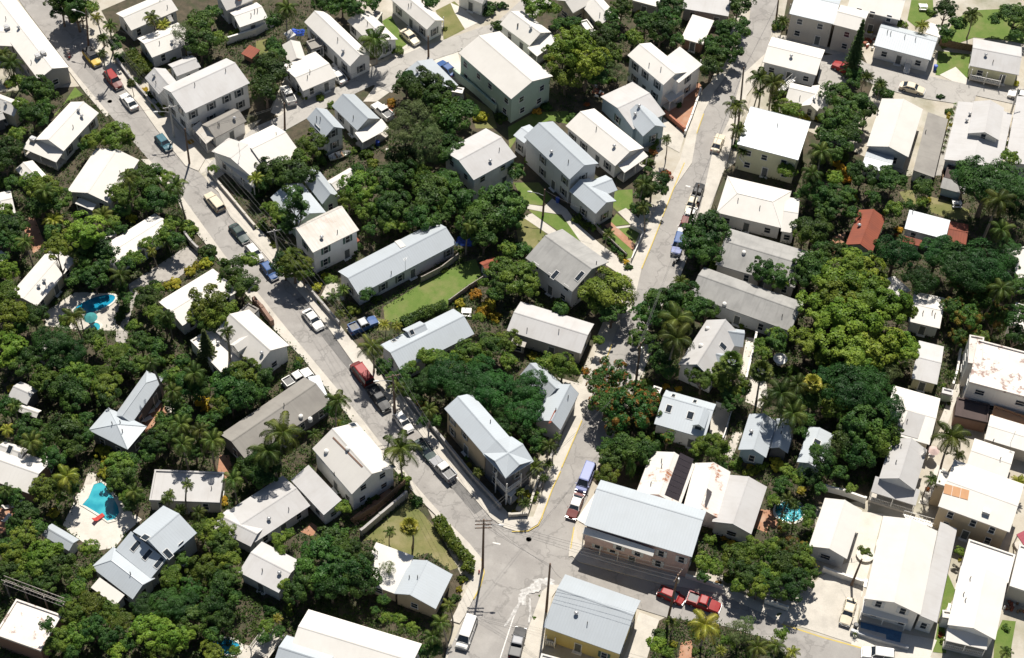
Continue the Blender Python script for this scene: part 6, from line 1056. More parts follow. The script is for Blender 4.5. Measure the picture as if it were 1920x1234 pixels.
# ---- vehicles
car('suv', 0, 690, 430, 740, 490, 'car_yellow', 'yellow open utility car half in tree shade at the top of the street', 'car', 'car_black')
car('suv', 0, 850, 600, 905, 665, 'car_darkred', 'dark red utility car parked behind the white sedan on the long street', 'car', 'car_red')
car('sedan', 0, 962, 755, 905, 685, 'car_white', 'white sedan with grey rear window parked behind the red utility car')
car('hatch', 0, 1222, 1062, 1275, 1125, 'car_teal', 'teal hatchback parked alone near the lane corner')
car('wagon', 4, 1600, 270, 1545, 205, 'car_cream', 'cream station wagon parked along the long street')
car('sedan', 4, 1785, 505, 1840, 570, 'car_green', 'dark green sedan parked behind the cream station wagon')
car('hatch', 5, -12, 650, 45, 720, 'car_white', 'white hatchback with dark rear glass between the green sedan and blue hatchback')
car('hatch', 5, 100, 785, 150, 850, 'car_blue', 'bright blue hatchback in the shade of a street tree')
car('sedan', 5, 425, 1148, 480, 1215, 'car_white', 'white sedan parked alone in the middle of the long street')
car('pickup', 5, 800, 1192, 900, 1150, 'car_blue', 'blue pickup with grey bed cover parked in the yard beside the lawn', 'pickup', 'car_silver')
car('pickup', 9, 310, 355, 400, 305, 'car_white', 'white pickup parked in a yard behind the grey-brown shingled house', 'pickup')
car('van', 9, 790, 320, 745, 260, 'car_darkred', 'dark red van parked on the long street near the palm', 'van', 'car_red')
car('pickup', 9, 920, 510, 970, 580, 'car_black', 'black pickup with silver ladder rack behind the dark red van', 'pickup')
car('hatch', 9, 1100, 680, 1155, 750, 'car_white', 'small white hatchback with red trim in dappled shade near the junction')
car('sedan', 9, 1265, 890, 1310, 945, 'car_green', 'dark green sedan hidden under palm fronds near the junction')
car('pickup', 9, 1395, 1030, 1330, 960, 'car_grey', 'grey pickup with white camper top near the junction', 'pickup', 'car_white')
car('van', 13, 1570, 1050, 1530, 1160, 'car_white', 'white van parked at the bottom of the junction', 'van')
car('sedan', 14, 472, 95, 440, 180, 'car_darkred', 'maroon sedan with white roof and hood beside the long pink building', 'car', 'car_white')
car('pickup', 14, 40, 1120, 60, 1040, 'car_black', 'black pickup with silver hood at the bottom edge beside the yellow-walled house', 'pickup', 'car_grey')
car('hatch', 14, 1190, 765, 1270, 800, 'car_red', 'red hatchback beside the utility pole on the shaded cross street')
car('pickup', 14, 1430, 822, 1540, 860, 'car_red', 'bright red pickup parked on the shaded cross street', 'pickup')
car('van', 10, 548, 1105, 510, 1200, 'car_lilac', 'lilac-blue minivan parked behind the maroon sedan', 'van')
car('sedan', 1, 1150, 272, 1210, 325, 'car_cream', 'pale cream sedan parked beside the porch-gable shotgun house')
car('sedan', 1, 1425, 508, 1370, 460, 'car_blue', 'blue sedan parked on the bright yard beside the big pale green building')
car('pickup', 1, 240, 710, 215, 660, 'car_white', 'white pickup backed against the dark trees beside the lane', 'pickup')
car('sedan', 1, 612, 560, 585, 530, 'car_white', 'white sedan tucked between the folded-roof cottage and shotgun house')
car('pickup', 1, 945, 830, 890, 780, 'car_white', 'white pickup loaded with reddish scrap in the lane yard', 'pickup')
car('sedan', 2, 1537, 1065, 1560, 1005, 'car_cream', 'cream sedan parked alone below the roadside palms')
car('pickup', 6, 1383, 210, 1400, 160, 'car_black', 'dark pickup at the top of the parked row on the right-hand street', 'pickup')
car('sedan', 6, 1345, 285, 1325, 340, 'car_cream', 'pale sedan second from the top of the parked row on the right-hand street')
car('sedan', 6, 1325, 375, 1300, 430, 'car_white', 'white sedan in the middle of the parked row on the right-hand street')
car('hatch', 6, 1285, 445, 1265, 500, 'car_white', 'white hatchback below the white sedan in the right-hand parked row', 'car', 'car_darkred')
car('suv', 6, 1240, 590, 1220, 660, 'car_lilac', 'blue utility car at the lower end of the right-hand parked row', 'car', 'car_blue')
car('pickup', 3, 575, 510, 510, 480, 'car_red', 'red pickup half hidden by the tall pointed conifer', 'pickup')
car('sedan', 3, 1078, 655, 1170, 680, 'car_cream', 'cream sedan parked on the side street at upper right')
car('sedan', 3, 1890, 712, 1800, 690, 'car_white', 'white sedan at the right edge behind the utility pole')
car('sedan', 15, 600, 885, 575, 970, 'car_cream', 'cream sedan parked on the concrete yard beside the largest building')
car('suv', 15, 820, 1205, 720, 1190, 'car_white', 'white utility car cut by the bottom edge below the silver pipe barrier')
# ---- two-wheelers
def wheel_part(root, x, z, r_, name='wheel'):
    mb = MB(); n_ = 16
    for i in range(n_):
        a, b_ = 6.283*i/n_, 6.283*(i+1)/n_; mb.tube((x+r_*math.cos(a), 0, z+r_*math.sin(a)), (x+r_*math.cos(b_), 0, z+r_*math.sin(b_)), .05, .05, 5)
    for i in range(4): a = 3.14159*i/4; mb.tube((x-r_*math.cos(a), 0, z-r_*math.sin(a)), (x+r_*math.cos(a), 0, z+r_*math.sin(a)), .012, .012, 4)
    mb.build(name, M['tyre'], root)
def scooter(k, u, v, hu, hv, label, paint):
    c = at(P(k, u, v), .5); f = at(P(k, hu, hv), .5); root = empty('motor_scooter', (c.x, c.y, .03), math.atan2((f-c).y, (f-c).x), label, 'scooter')
    wheel_part(root, .62, .28, .25); wheel_part(root, -.58, .28, .25)
    b_ = MB(); b_.prism([(-.16, .35), (.16, .35), (.13, .72), (-.13, .72)], -.85, -.15); b_.prism([(-.17, .22), (.17, .22), (.17, .28), (-.17, .28)], -.15, .38); b_.prism([(-.2, .28), (.2, .28), (.15, .9), (-.15, .9)], .36, .46); b_.build('body', M[paint], root)
    s_ = MB(); s_.prism([(-.14, .72), (.14, .72), (.12, .82), (-.12, .82)], -.82, -.12); s_.build('seat', M['dark_metal'], root)
    h_ = MB(); h_.tube((.62, 0, .28), (.42, 0, 1.0), .03, .03, 6); h_.tube((.40, -.32, 1.02), (.40, .32, 1.02), .02, .02, 6); h_.build('handlebar', M['dark_metal'], root)
    l_ = MB(); l_.tube((.46, 0, .88), (.53, 0, .87), .08, .06, 8); l_.build('headlight', M['headlight'], root); return root
sct = scooter(0, 515, 405, 508, 345, 'small red motor scooter ridden up the middle of the long street', 'red_paint')
scooter(6, 1222, 715, 1190, 740, 'dark scooter parked below the blue utility car', 'car_black')
# the rider: one continuous skinned body seated on the scooter
def person(loc, rz, label):
    J = dict(pel=(-.28, 0, .92), sp=(-.25, 0, 1.12), ch=(-.18, 0, 1.36), nk=(-.14, 0, 1.52), hd=(-.11, 0, 1.62), hd2=(-.09, 0, 1.76))
    Rd = dict(pel=.15, sp=.135, ch=.15, nk=.06, hd=.085, hd2=.09); E = [('pel', 'sp'), ('sp', 'ch'), ('ch', 'nk'), ('nk', 'hd'), ('hd', 'hd2')]
    for s, t in ((1, 'l'), (-1, 'r')):
        J.update({'sh'+t: (-.16, .19*s, 1.42), 'el'+t: (.02, .27*s, 1.16), 'wr'+t: (.30, .29*s, 1.06), 'pa'+t: (.37, .29*s, 1.05), 'hp'+t: (-.26, .1*s, .88), 'kn'+t: (.16, .15*s, .80), 'an'+t: (.10, .13*s, .38), 'to'+t: (.30, .13*s, .31)})
        Rd.update({'sh'+t: .07, 'el'+t: .048, 'wr'+t: .034, 'pa'+t: .042, 'hp'+t: .1, 'kn'+t: .068, 'an'+t: .045, 'to'+t: .04}); E += [('ch', 'sh'+t), ('sh'+t, 'el'+t), ('el'+t, 'wr'+t), ('wr'+t, 'pa'+t), ('pel', 'hp'+t), ('hp'+t, 'kn'+t), ('kn'+t, 'an'+t), ('an'+t, 'to'+t)]
        for i, (dy, ln) in enumerate(((-.03, .065), (-.01, .075), (.01, .08), (.03, .07))):
            J['f%d%s' % (i, t)] = (.43, .29*s+dy, 1.055); J['g%d%s' % (i, t)] = (.43+ln*.25, .29*s+dy, 1.0); Rd['f%d%s' % (i, t)] = .0095; Rd['g%d%s' % (i, t)] = .008; E += [('pa'+t, 'f%d%s' % (i, t)), ('f%d%s' % (i, t), 'g%d%s' % (i, t))]
        J['th'+t] = (.39, .29*s-.05*s, 1.02); Rd['th'+t] = .01; E += [('pa'+t, 'th'+t)]
    ks = list(J); me = bpy.data.meshes.new('person'); me.from_pydata([J[k] for k in ks], [(ks.index(a), ks.index(b)) for a, b in E], []); o = bpy.data.objects.new('person', me); link(o)
    md = o.modifiers.new('skin', 'SKIN'); ss = o.modifiers.new('sub', 'SUBSURF'); ss.levels = ss.render_levels = 1
    if not me.skin_vertices: me.attributes.new('skin', 'FLOAT', 'POINT') if False else None
    return o, ks, Rd
def skinned(loc, rz, label):
    o, ks, Rd = person(loc, rz, label); bpy.context.view_layer.objects.active = o; o.select_set(True)
    if not o.data.skin_vertices: bpy.ops.object.modifier_remove(modifier='skin'); bpy.ops.object.modifier_add(type='SKIN'); bpy.ops.object.modifier_move_to_index(modifier=o.modifiers[-1].name, index=0)
    for i, k in enumerate(ks): sv = o.data.skin_vertices[0].data[i]; sv.radius = (Rd[k], Rd[k]); sv.use_root = (k == 'pel')
    dg = bpy.context.evaluated_depsgraph_get(); me = bpy.data.meshes.new_from_object(o.evaluated_get(dg)); o.modifiers.clear(); o.data = me
    for mm in ('skin', 'cloth_white', 'cloth_red'): me.materials.append(M[mm])
    for p in me.polygons:
        c = p.center; p.use_smooth = True
        p.material_index = 1 if (1.0 < c.z < 1.5 and c.x < .0) or (c.z > 1.1 and c.z < 1.5 and c.x < .04) else 2 if (.45 < c.z < 1.0 and c.x < .2 and abs(c.y) < .23) else 0
    hr = MB(); n_ = 10
    for i in range(4):
        a, b_ = R(10+i*20), R(30+i*20); hr.tube((-.105, 0, 1.72+.1*math.sin(a)), (-.105, 0, 1.72+.1*math.sin(b_)), .118*math.cos(a), max(.01, .118*math.cos(b_)), n_)
    h = hr.build('hair', M['hair'], o); fc = MB()
    fc.box((-.005, 0, 1.70), (.035, .028, .05)); fc.box((-.012, 0, 1.655), (.02, .05, .014)); fc.build('face', M['skin'], o)
    for s in (-1, 1): e_ = MB(); e_.tube((-.02, s*.035, 1.725), (.0, s*.035, 1.725), .011, .008, 6); e_.build('eye', M['dark_metal'], o); e2 = MB(); e2.box((-.1, s*.105, 1.70), (.04, .02, .06)); e2.build('ear', M['skin'], o)
    o.location = loc; o.rotation_euler = (0, 0, rz); tag(o, label, 'person'); return o
try: skinned(sct.location, sct.rotation_euler.z, 'person in white shirt and red shorts sitting on a scooter in the street')
except Exception as ex: print('person failed', ex)
# ---- utility poles, lamps, wires
def pole(label, k, bu, bv, tu, tv, arms=1, lamp=None, trafo=False, m='pole_wood', armdir=0.0, tall=None):
    b0 = at(P(k, bu, bv)); tp = P(k, tu, tv); best = min(((proj(b0+Vector((0, 0, h/4)))[1]-tp[1])**2, h/4) for h in range(8, 80)); H_ = tall or best[1]
    q = at(tp, H_); lean = Vector((q.x-b0.x, q.y-b0.y, 0)); lean = lean*min(1, .9/max(lean.length, .01)) if lean.length > .9 else lean
    root = empty('utility_pole', b0, 0, label, 'utility pole', 'utility poles along the streets'); top = lean+Vector((0, 0, H_)); mb = MB(); mb.tube((0, 0, 0), top, .2, .13, 8); mb.build('shaft', M[m], root); ends = []
    ad = Vector((math.cos(armdir), math.sin(armdir), 0))
    for i in range(arms):
        c = top-Vector((0, 0, .35+.9*i)); am = MB(); am.box(tuple(c), (2.4, .12, .14), armdir); am.build('crossarm', M[m], root)
        for s in (-1, -.4, .4, 1):
            im = MB(); im.tube(c+ad*s*1.1+Vector((0, 0, .07)), c+ad*s*1.1+Vector((0, 0, .27)), .05, .04, 6); im.build('insulator', M['umbrella_white'], root)
            if i == 0: ends.append(b0+c+ad*s*1.1+Vector((0, 0, .3)))
    if not arms: ends = [b0+top-Vector((0, 0, .2))]*4
    if trafo: tm = MB(); c = top-Vector((0, 0, 2.0))+ad*.35; tm.tube(c-Vector((0, 0, .5)), c+Vector((0, 0, .4)), .26, .26, 12); tm.tube(c+Vector((0, 0, .4)), c+Vector((0, 0, .5)), .26, .1, 12); tm.build('transformer', M['grey_metal'], root)
    if lamp is not None:
        c = top-Vector((0, 0, 1.6)); d = Vector((math.cos(lamp), math.sin(lamp), 0)); lm = MB(); lm.tube(c, c+d*1.0+Vector((0, 0, .35)), .05, .045, 6); lm.tube(c+d*1.0+Vector((0, 0, .35)), c+d*2.2+Vector((0, 0, .4)), .045, .04, 6); arm = lm.build('lamp_arm', M['grey_metal'], root)
        lh = MB(); lh.tube(c+d*2.1+Vector((0, 0, .4)), c+d*2.45+Vector((0, 0, .4)), .1, .18, 8); lh.tube(c+d*2.45+Vector((0, 0, .4)), c+d*2.9+Vector((0, 0, .36)), .18, .08, 8); lh.build('lamp_head', M['umbrella_white'], root)
    return ends
A1 = R(20); e = {}
e['a'] = pole('brown utility pole with a white street lamp at the top of the long street', 0, 662, 352, 640, 60, 0, R(165))
e['b'] = pole('pale pole with white street lamp beside the two-pipe house', 0, 1300, 1030, 1265, 790, 1, R(190), m='pole_pale', armdir=A1)
e['c'] = pole('plain brown pole at the lane corner', 0, 1415, 1225, 1380, 960, 0)
e['d'] = pole('pole with pale crossarm among trees below the two-ridged silver cottage', 5, 165, 640, 135, 480, 1, m='pole_pale', armdir=A1)
e['e'] = pole('pole with yellow crossarm and white lamp beside the dark pickup', 9, 1040, 640, 1020, 330, 1, R(190), armdir=A1)
e['f'] = pole('tall dark pole bristling with crossarms at the junction corner', 13, 1692, 565, 1700, 200, 3, R(0), armdir=R(5))
e['g'] = pole('plain dark pole beside the white paint spill', 14, 255, 890, 285, 530, 0)
e['h'] = pole('pale double-armed pole over the red hatchback', 14, 1160, 960, 1240, 610, 1, None, True, armdir=R(60))
e['i'] = pole('dark pole carrying a transformer beside the flame tree', 10, 920, 420, 962, 90, 1, None, True, armdir=R(60))
e['j'] = pole('pole with white street lamp rising through the flame tree', 10, 800, 620, 818, 440, 0, R(165))
e['k'] = pole('brown pole beside the roadside palms on the right-hand street', 2, 1690, 930, 1725, 505, 0)
e['l'] = pole('leaning pole beside the parked row on the right-hand street', 6, 1300, 500, 1395, 145, 0)
e['m'] = pole('thin pole on the lawn beside the silver-blue stepped house', 6, 230, 380, 245, 180, 0, R(170))
e['n'] = pole('grey pole at the right edge beside the white sedan', 3, 1800, 890, 1870, 660, 1, m='pole_pale', armdir=R(10))
e['o'] = pole('leaning brown pole behind the cream sedan on the concrete yard', 15, 622, 690, 700, 497, 0)
e['p'] = pole('brown pole standing in the lane yard near the white pickup', 1, 215, 965, 212, 770, 0)
e['q'] = pole('brown pole in front of the porch-gable shotgun house', 1, 1288, 425, 1285, 270, 0)
e['r'] = pole('dark pole at the pavement edge near the top of the right-hand street', 3, 62, 140, 78, 0, 0)
def wires(label, a, b_, n_=4, sag=.5):
    mb = MB(); c = e[a][0]
    for i in range(n_):
        p, q = e[a][i], e[b_][i]; 
        if i and (p-e[a][0]).length < .01: p = p-Vector((0, 0, .35*i))
        if i and (q-e[b_][0]).length < .01: q = q-Vector((0, 0, .35*i))
        pv = p
        for j in range(1, 9): t = j/8; w_ = p.lerp(q, t)-Vector((0, 0, sag*4*t*(1-t))); mb.tube(pv-c, w_-c, .016, .016, 4); pv = w_
    o = mb.build('overhead_wires', M['wire'], None, c); tag(o, label, 'wires', 'overhead wires between poles')
wires('overhead wires from the street-lamp pole to the two-pipe house pole', 'a', 'b'); wires('overhead wires from the two-pipe house pole down the long street', 'b', 'd'); wires('overhead wires along the long street to the yellow-armed pole', 'd', 'e'); wires('overhead wires from the yellow-armed pole to the junction', 'e', 'f')
wires('overhead wires crossing the junction to the plain dark pole', 'f', 'g', 3); wires('overhead wires above the shaded cross street', 'f', 'h', 4); wires('overhead wires from the junction up the right-hand street', 'f', 'j', 2); wires('overhead wires through the flame tree', 'j', 'i', 3); wires('overhead wires along the middle of the right-hand street', 'i', 'l', 3); wires('overhead wires along the upper right-hand street', 'l', 'k', 3); wires('overhead wires at the top of the right-hand street', 'k', 'r', 2); wires('overhead wires above the lane', 'c', 'p', 2); wires('overhead wires at the top of the lane', 'p', 'q', 2)
def drop(label, a, k, u, v, z):
    p, q = e[a][0], at(P(k, u, v), z); mb = MB(); pv = p
    for j in range(1, 7): t = j/6; w_ = p.lerp(q, t)-Vector((0, 0, 1.6*t*(1-t))); mb.tube(pv-p, w_-p, .018, .018, 4); pv = w_
    tag(mb.build('service_wire', M['wire'], None, p), label, 'wire', 'overhead wires between poles')
for a_ in (('wire drop from the street-lamp pole to the hedge-side cottage', 'a', 0, 1040, 300, 3.4), ('wire drop to the corner of the two-pipe house', 'b', 0, 1385, 845, 6), ('wire drop from the two-pipe house pole across to the round-window house', 'b', 0, 740, 845, 3.6), ('wire drop to the rust-edged cottage', 'd', 5, 425, 650, 5.8), ('wire drop to the brown-ridge house', 'e', 9, 1030, 1000, 5), ('wire drop to the yellow-walled house', 'g', 14, 370, 640, 4.6), ('wire drop to the long pink building', 'h', 14, 1340, 475, 6.4), ('wire drop to the silver-blue stepped house', 'm', 6, 625, 360, 4.6), ('wire drop to the tall pale yellow house', 'k', 3, -230, 1070, 6.2), ('wire drop to the narrow driveway house', 'o', 15, 580, 515, 3.8)): drop(*a_)
# ---- walls and fences
rw = run_wall
rw('garden_wall', 'low grey garden wall along the long street pavement below the junction house', 'wall', 'grey_stucco', 9, [(1110, 500), (1300, 720), (1450, 900), (1620, 1110), (1760, 1260), (1820, 1330)], 1.1)
rw('garden_wall', 'pale corner wall of the screened corner-porch house along the right pavement', 'wall', 'pale_stucco', None, [(955, 970), (988, 968), (1010, 900), (1032, 865)], .9)
rw('garden_wall', 'tall white wall beside the lane behind the garden cottage', 'wall', 'white_stucco', 0, [(1700, 330), (1911, 265), (2050, 190)], 1.6)
rw('garden_wall', 'long green wall beside the big pale green building', 'wall', 'pale_green', 1, [(1480, 575), (1620, 690), (1785, 840)], 1.8)
rw('garden_wall', 'dark low wall along the pavement beside the very long silver house', 'wall', 'grey_stucco', 5, [(385, 930), (500, 1060), (620, 1200)], 1.1)
rw('garden_wall', 'low white wall along the yard of the red-paved front court', 'wall', 'white_stucco', 2, [(1405, 690), (1340, 880), (1290, 1005)], .9)
rw('garden_wall', 'brick-topped wall between the red court and its neighbour', 'wall', 'brick_red', 2, [(1140, 860), (1285, 985)], 1.0)
rw('picket_fence', 'white picket fence around the front lawn of the silver-blue house', 'fence', 'trim_white', 6, [(885, 470), (975, 520), (935, 620), (890, 720)], .9, .06)
rw('picket_fence', 'thin white fence along the concrete drive of the silver-blue house', 'fence', 'wood_grey', 6, [(470, 320), (650, 500), (850, 690)], 1.0, .05)
rw('garden_wall', 'dark stone wall along the lawn behind the brown-ridge house', 'wall', 'grey_stucco', 13, [(790, 320), (930, 200), (1120, 40)], 1.6, .3)
rw('wooden_fence', 'brown board fence beside the dark stone wall', 'fence', 'wood', 13, [(730, 230), (900, 130), (1110, -50)], 1.5, .08)
rw('garden_wall', 'white wall between the yard of the narrow driveway house and the street yard', 'wall', 'white_stucco', 15, [(410, 590), (550, 640), (700, 690)], 1.2)
rw('garden_wall', 'white wall beside the shaded cross street under flowering trees', 'wall', 'white_stucco', 14, [(1300, 640), (1430, 680), (1560, 720)], 1.0)
rw('garden_wall', 'white wall end beside the concrete yard driveway', 'wall', 'white_stucco', 15, [(-20, 825), (60, 850), (140, 878)], 1.0)
rw('garden_wall', 'tall pale wall along the paved side yard of the skylit silver house', 'wall', 'white_stucco', 10, [(1815, 60), (1790, 180), (1740, 390)], 1.6)
rw('wooden_fence', 'weathered board fence between the lawn and the tiny red-roofed shed', 'fence', 'wood_grey', 5, [(1440, 1040), (1590, 930), (1700, 860)], 1.2, .06)
rw('wooden_fence', 'board fence with rails beside the very long silver house', 'fence', 'wood_grey', 5, [(1235, 875), (1380, 800), (1510, 700)], 1.4, .08)
rw('garden_wall', 'grey wall beside the gravel drive entrance', 'wall', 'grey_stucco', 4, [(1385, 540), (1430, 600), (1480, 650)], 1.3)
rw('garden_wall', 'long wall beside the street in front of the roof-deck house', 'wall', 'brown_stucco', None, [(478, 570), (492, 585), (510, 610)], 1.4, .5)
rw('wooden_fence', 'tall board fence between two lawns at upper right', 'fence', 'wood', 3, [(1280, 340), (1400, 365), (1530, 385)], 1.5, .08)
rw('picket_fence', 'white fence beside the paved yard of the dormer and skylight house', 'fence', 'trim_white', 10, [(1520, 565), (1640, 605), (1570, 830)], 1.1, .06)
rw('garden_wall', 'pale wall running past the brown-stained block', 'wall', 'white_stucco', 11, [(1425, 180), (1400, 330), (1370, 430)], 1.3)
rw('garden_wall', 'grey wall beside the right-hand pavement near the rust-streak silver house', 'wall', 'grey_stucco', 10, [(480, 490), (420, 640), (350, 800), (250, 1060), (200, 1190)], .9, .2)
rw('pipe_barrier', 'long silver pipe barrier in front of the blue-porch building', 'barrier', 'car_silver', 15, [(625, 1045), (830, 1110), (1030, 1165)], .7, .35)
rw('garden_wall', 'low wall behind the street pavement beside the two-pipe house', 'wall', 'grey_stucco', 0, [(880, 470), (960, 580), (1080, 720), (1200, 860)], .9)
rw('garden_wall', 'low wall along the pavement beside the double-roofed lane house', 'wall', 'pale_stucco', 4, [(1560, 60), (1650, 170), (1760, 300), (1900, 470)], .9)
rw('wooden_fence', 'thin dark fence beside the lane yard behind the stepped ridge', 'fence', 'wood', 7, [(1285, 220), (1300, 60), (1350, -100)], 1.2, .06)
rw('garden_wall', 'white yard wall between the trees above the storage shed', 'wall', 'white_stucco', 15, [(420, -15), (560, 20), (715, 75)], 1.4)
# ---- small things
def thing(name, label, cat, k, u, v, build, z=0, rz=0):
    c = at(P(k, u, v), z); root = empty(name, c, rz, label, cat); build(root); return root
def parasol(r_, mt, h=2.3):
    def f(root):
        a = MB(); a.tube((0, 0, 0), (0, 0, h), .03, .03, 6); a.build('pole', M['trim_white'], root); c = MB(); c.tube((0, 0, h-.35), (0, 0, h+.1), r_, .05, 12); c.build('canopy', M[mt], root); t = MB(); t.tube((0, 0, .68), (0, 0, .73), .5, .5, 12); t.build('tabletop', M['trim_white'], root)
    return f
thing('parasol', 'round white parasol standing behind the skylit silver house', 'parasol', 11, 78, 265, parasol(1.15, 'umbrella_white'))
thing('parasol', 'teal parasol beside the oval pool terrace', 'parasol', 4, 690, 1195, parasol(1.1, 'umbrella_teal'))
thing('parasol', 'pink-striped parasol beside the blue-pediment porch house', 'parasol', 11, 1215, 950, parasol(.9, 'pink'))
def planterb(root): 
    mb = MB(); mb.tube((0, 0, 0), (0, 0, .5), 1.2, 1.35, 16); mb.build('tub', M['planter'], root)
thing('planter', 'round white planter with a clipped bush in the driveway', 'planter', 15, 722, 470, planterb)
def lounger(mt):
    def f(root):
        a = MB(); a.box((0, 0, .3), (1.3, .65, .07)); a.build('seat', M[mt], root); b_ = MB(); b_.faces([(-.65, -.32, .3), (-.65, .32, .3), (-1.15, .32, .75), (-1.15, -.32, .75), (-.65, -.32, .35), (-.65, .32, .35), (-1.13, .32, .8), (-1.13, -.32, .8)], [(0, 1, 2, 3), (4, 7, 6, 5), (0, 4, 5, 1), (2, 6, 7, 3), (1, 5, 6, 2), (3, 7, 4, 0)]); b_.build('backrest', M[mt], root)
        for x in (-.55, .55):
            for y in (-.28, .28): l_ = MB(); l_.box((x, y, .135), (.05, .05, .27)); l_.build('leg', M['trim_white'], root)
    return f
thing('sun_lounger', 'red sun lounger at the edge of the turquoise wedge pool', 'sun lounger', 12, 748, 188, lounger('cloth_red'), rz=.8)
thing('sun_lounger', 'white sun lounger on the red terrace, nearer the house', 'sun lounger', 8, 1125, 610, lounger('cloth_white'), rz=.6)
thing('sun_lounger', 'white sun lounger on the red terrace, nearer the wall', 'sun lounger', 8, 1105, 665, lounger('cloth_white'), rz=.7)
thing('sun_lounger', 'white sun lounger on the brick terrace at the left edge', 'sun lounger', 12, 60, 190, lounger('cloth_white'), rz=1.2)
thing('sun_lounger', 'white sun lounger above the others on the left-edge brick terrace', 'sun lounger', 12, 75, 110, lounger('cloth_white'), rz=.3)
def tarp(mt, s):
    def f(root):
        r_ = random.Random(2); mb = MB(); n_ = 7; g = [[(i*s/n_-s/2, j*s*.7/n_-s*.35, .25+.35*math.sin(i*1.3)*math.cos(j*1.7)**2+r_.uniform(0, .15) if 0 < i < n_ and 0 < j < n_ else .02) for j in range(n_+1)] for i in range(n_+1)]
        for i in range(n_):
            for j in range(n_): mb.poly([g[i][j], g[i+1][j], g[i+1][j+1], g[i][j+1]])
        mb.build('sheet', M[mt], root, fix=False)
    return f
thing('tarpaulin', 'crumpled blue tarpaulin between the white box shed and shotgun house', 'tarpaulin', 1, 310, 245, tarp('bin_blue', 2.6))
thing('tarpaulin', 'dark blue tarpaulin at the shaded end of the very long silver house', 'tarpaulin', 5, 1560, 570, tarp('bin_blue', 3.0))
def bin_(mt):
    def f(root):
        a = MB(); a.tube((0, 0, 0), (0, 0, 1.0), .3, .36, 10); a.build('body', M[mt], root); l_ = MB(); l_.tube((0, 0, 1.0), (0, 0, 1.08), .4, .3, 10); l_.build('lid', M[mt], root)
    return f
for lb, k, u, v, mt in (('blue bin in front of the triangle-gable cottage', 1, 908, 1085, 'bin_blue'), ('blue bin beside the railing of the entry-canopy house lawn', 3, 1245, 520, 'bin_blue'), ('blue bin on the path beside the silver-blue stepped house', 6, 340, 275, 'bin_blue'), ('dark bin beside the pavement of the narrow side yard', 15, 650, 1010, 'dark_metal'), ('pale bin by the fence of the plain white cottage', 1, 985, 1145, 'planter')):
    thing('waste_bin', lb, 'bin', k, u, v, bin_(mt))
def hydrant(root):
    a = MB(); a.tube((0, 0, 0), (0, 0, .65), .14, .12, 10); a.tube((0, 0, .65), (0, 0, .82), .14, .04, 10); a.build('barrel', M['red_paint'], root)
    for s in (-1, 1): c = MB(); c.tube((0, s*.1, .5), (0, s*.24, .5), .06, .06, 8); c.build('outlet', M['red_paint'], root)
thing('fire_hydrant', 'red fire hydrant on the pavement beside the tall dark junction pole', 'hydrant', 13, 1665, 600, hydrant)
def table(root):
    a = MB(); a.box((0, 0, .73), (1.6, .8, .06)); a.build('tabletop', M['trim_white'], root)
    for s in (-1, 1): b_ = MB(); b_.box((0, s*.75, .45), (1.6, .28, .05)); b_.build('bench', M['trim_white'], root)
    for x in (-.6, .6): l_ = MB(); l_.box((x, 0, .35), (.08, 1.5, .7)); l_.build('leg', M['trim_white'], root)
thing('picnic_table', 'white picnic table on the dry lawn beneath the coconut palm', 'table', 7, 1405, 300, table)
thing('picnic_table', 'white garden table on the lawn beside the small-pediment building', 'table', 3, 1155, 65, table)
thing('garden_table', 'white table among yellow shrubs beside the lawn corner', 'table', 5, 1570, 1110, table)
def boat(root):
    mb = MB(); st = [(-1.9, .55), (-1.0, .75), (.4, .75), (1.4, .45), (2.1, .04)]; vs_ = []
    for x, w_ in st: vs_ += [(x, -w_, .75), (x, -w_*.6, .2), (x, w_*.6, .2), (x, w_, .75)]
    mb.faces(vs_, [(i*4+j, i*4+j+1, i*4+j+5, i*4+j+4) for i in range(4) for j in range(3)]+[(0, 1, 2, 3)]); mb.build('hull', M['umbrella_white'], root, fix=False); s_ = MB(); s_.box((-.6, 0, .62), (.3, 1.3, .05)); s_.box((.5, 0, .62), (.3, 1.3, .05)); s_.build('seat', M['wood'], root)
thing('dinghy', 'small white dinghy lying in the yard below the narrow tall cottage', 'boat', 1, 625, 1175, boat, rz=.5)
def trellis(root): 
    mb = MB(); n_ = 16; L_ = 9.5
    for z in (0, 1.1): mb.tube((0, 0, z), (L_, 0, z), .06, .06, 5); mb.tube((0, .7, z), (L_, .7, z), .06, .06, 5)
    for i in range(n_): x = L_*i/n_; x2 = L_*(i+1)/n_; mb.tube((x, 0, 0), (x2, .7, 1.1), .035, .035, 4); mb.tube((x2, 0, 1.1), (x, .7, 0), .035, .035, 4)
    mb.build('lattice', M['wood_grey'], root)
    for i in range(4): p = MB(); p.box((L_*i/3*.98+.1, .35, -2.2), (.16, .16, 4.4)); p.build('post', M['wood_grey'], root)
a_, b_ = at(P(12, 20, 680), 4.4), at(P(12, 500, 860), 4.4); thing('trellis_beam', 'grey timber lattice beam behind the flat building at bottom left', 'trellis', 12, 20, 680, trellis, z=4.4, rz=math.atan2((b_-a_).y, (b_-a_).x))
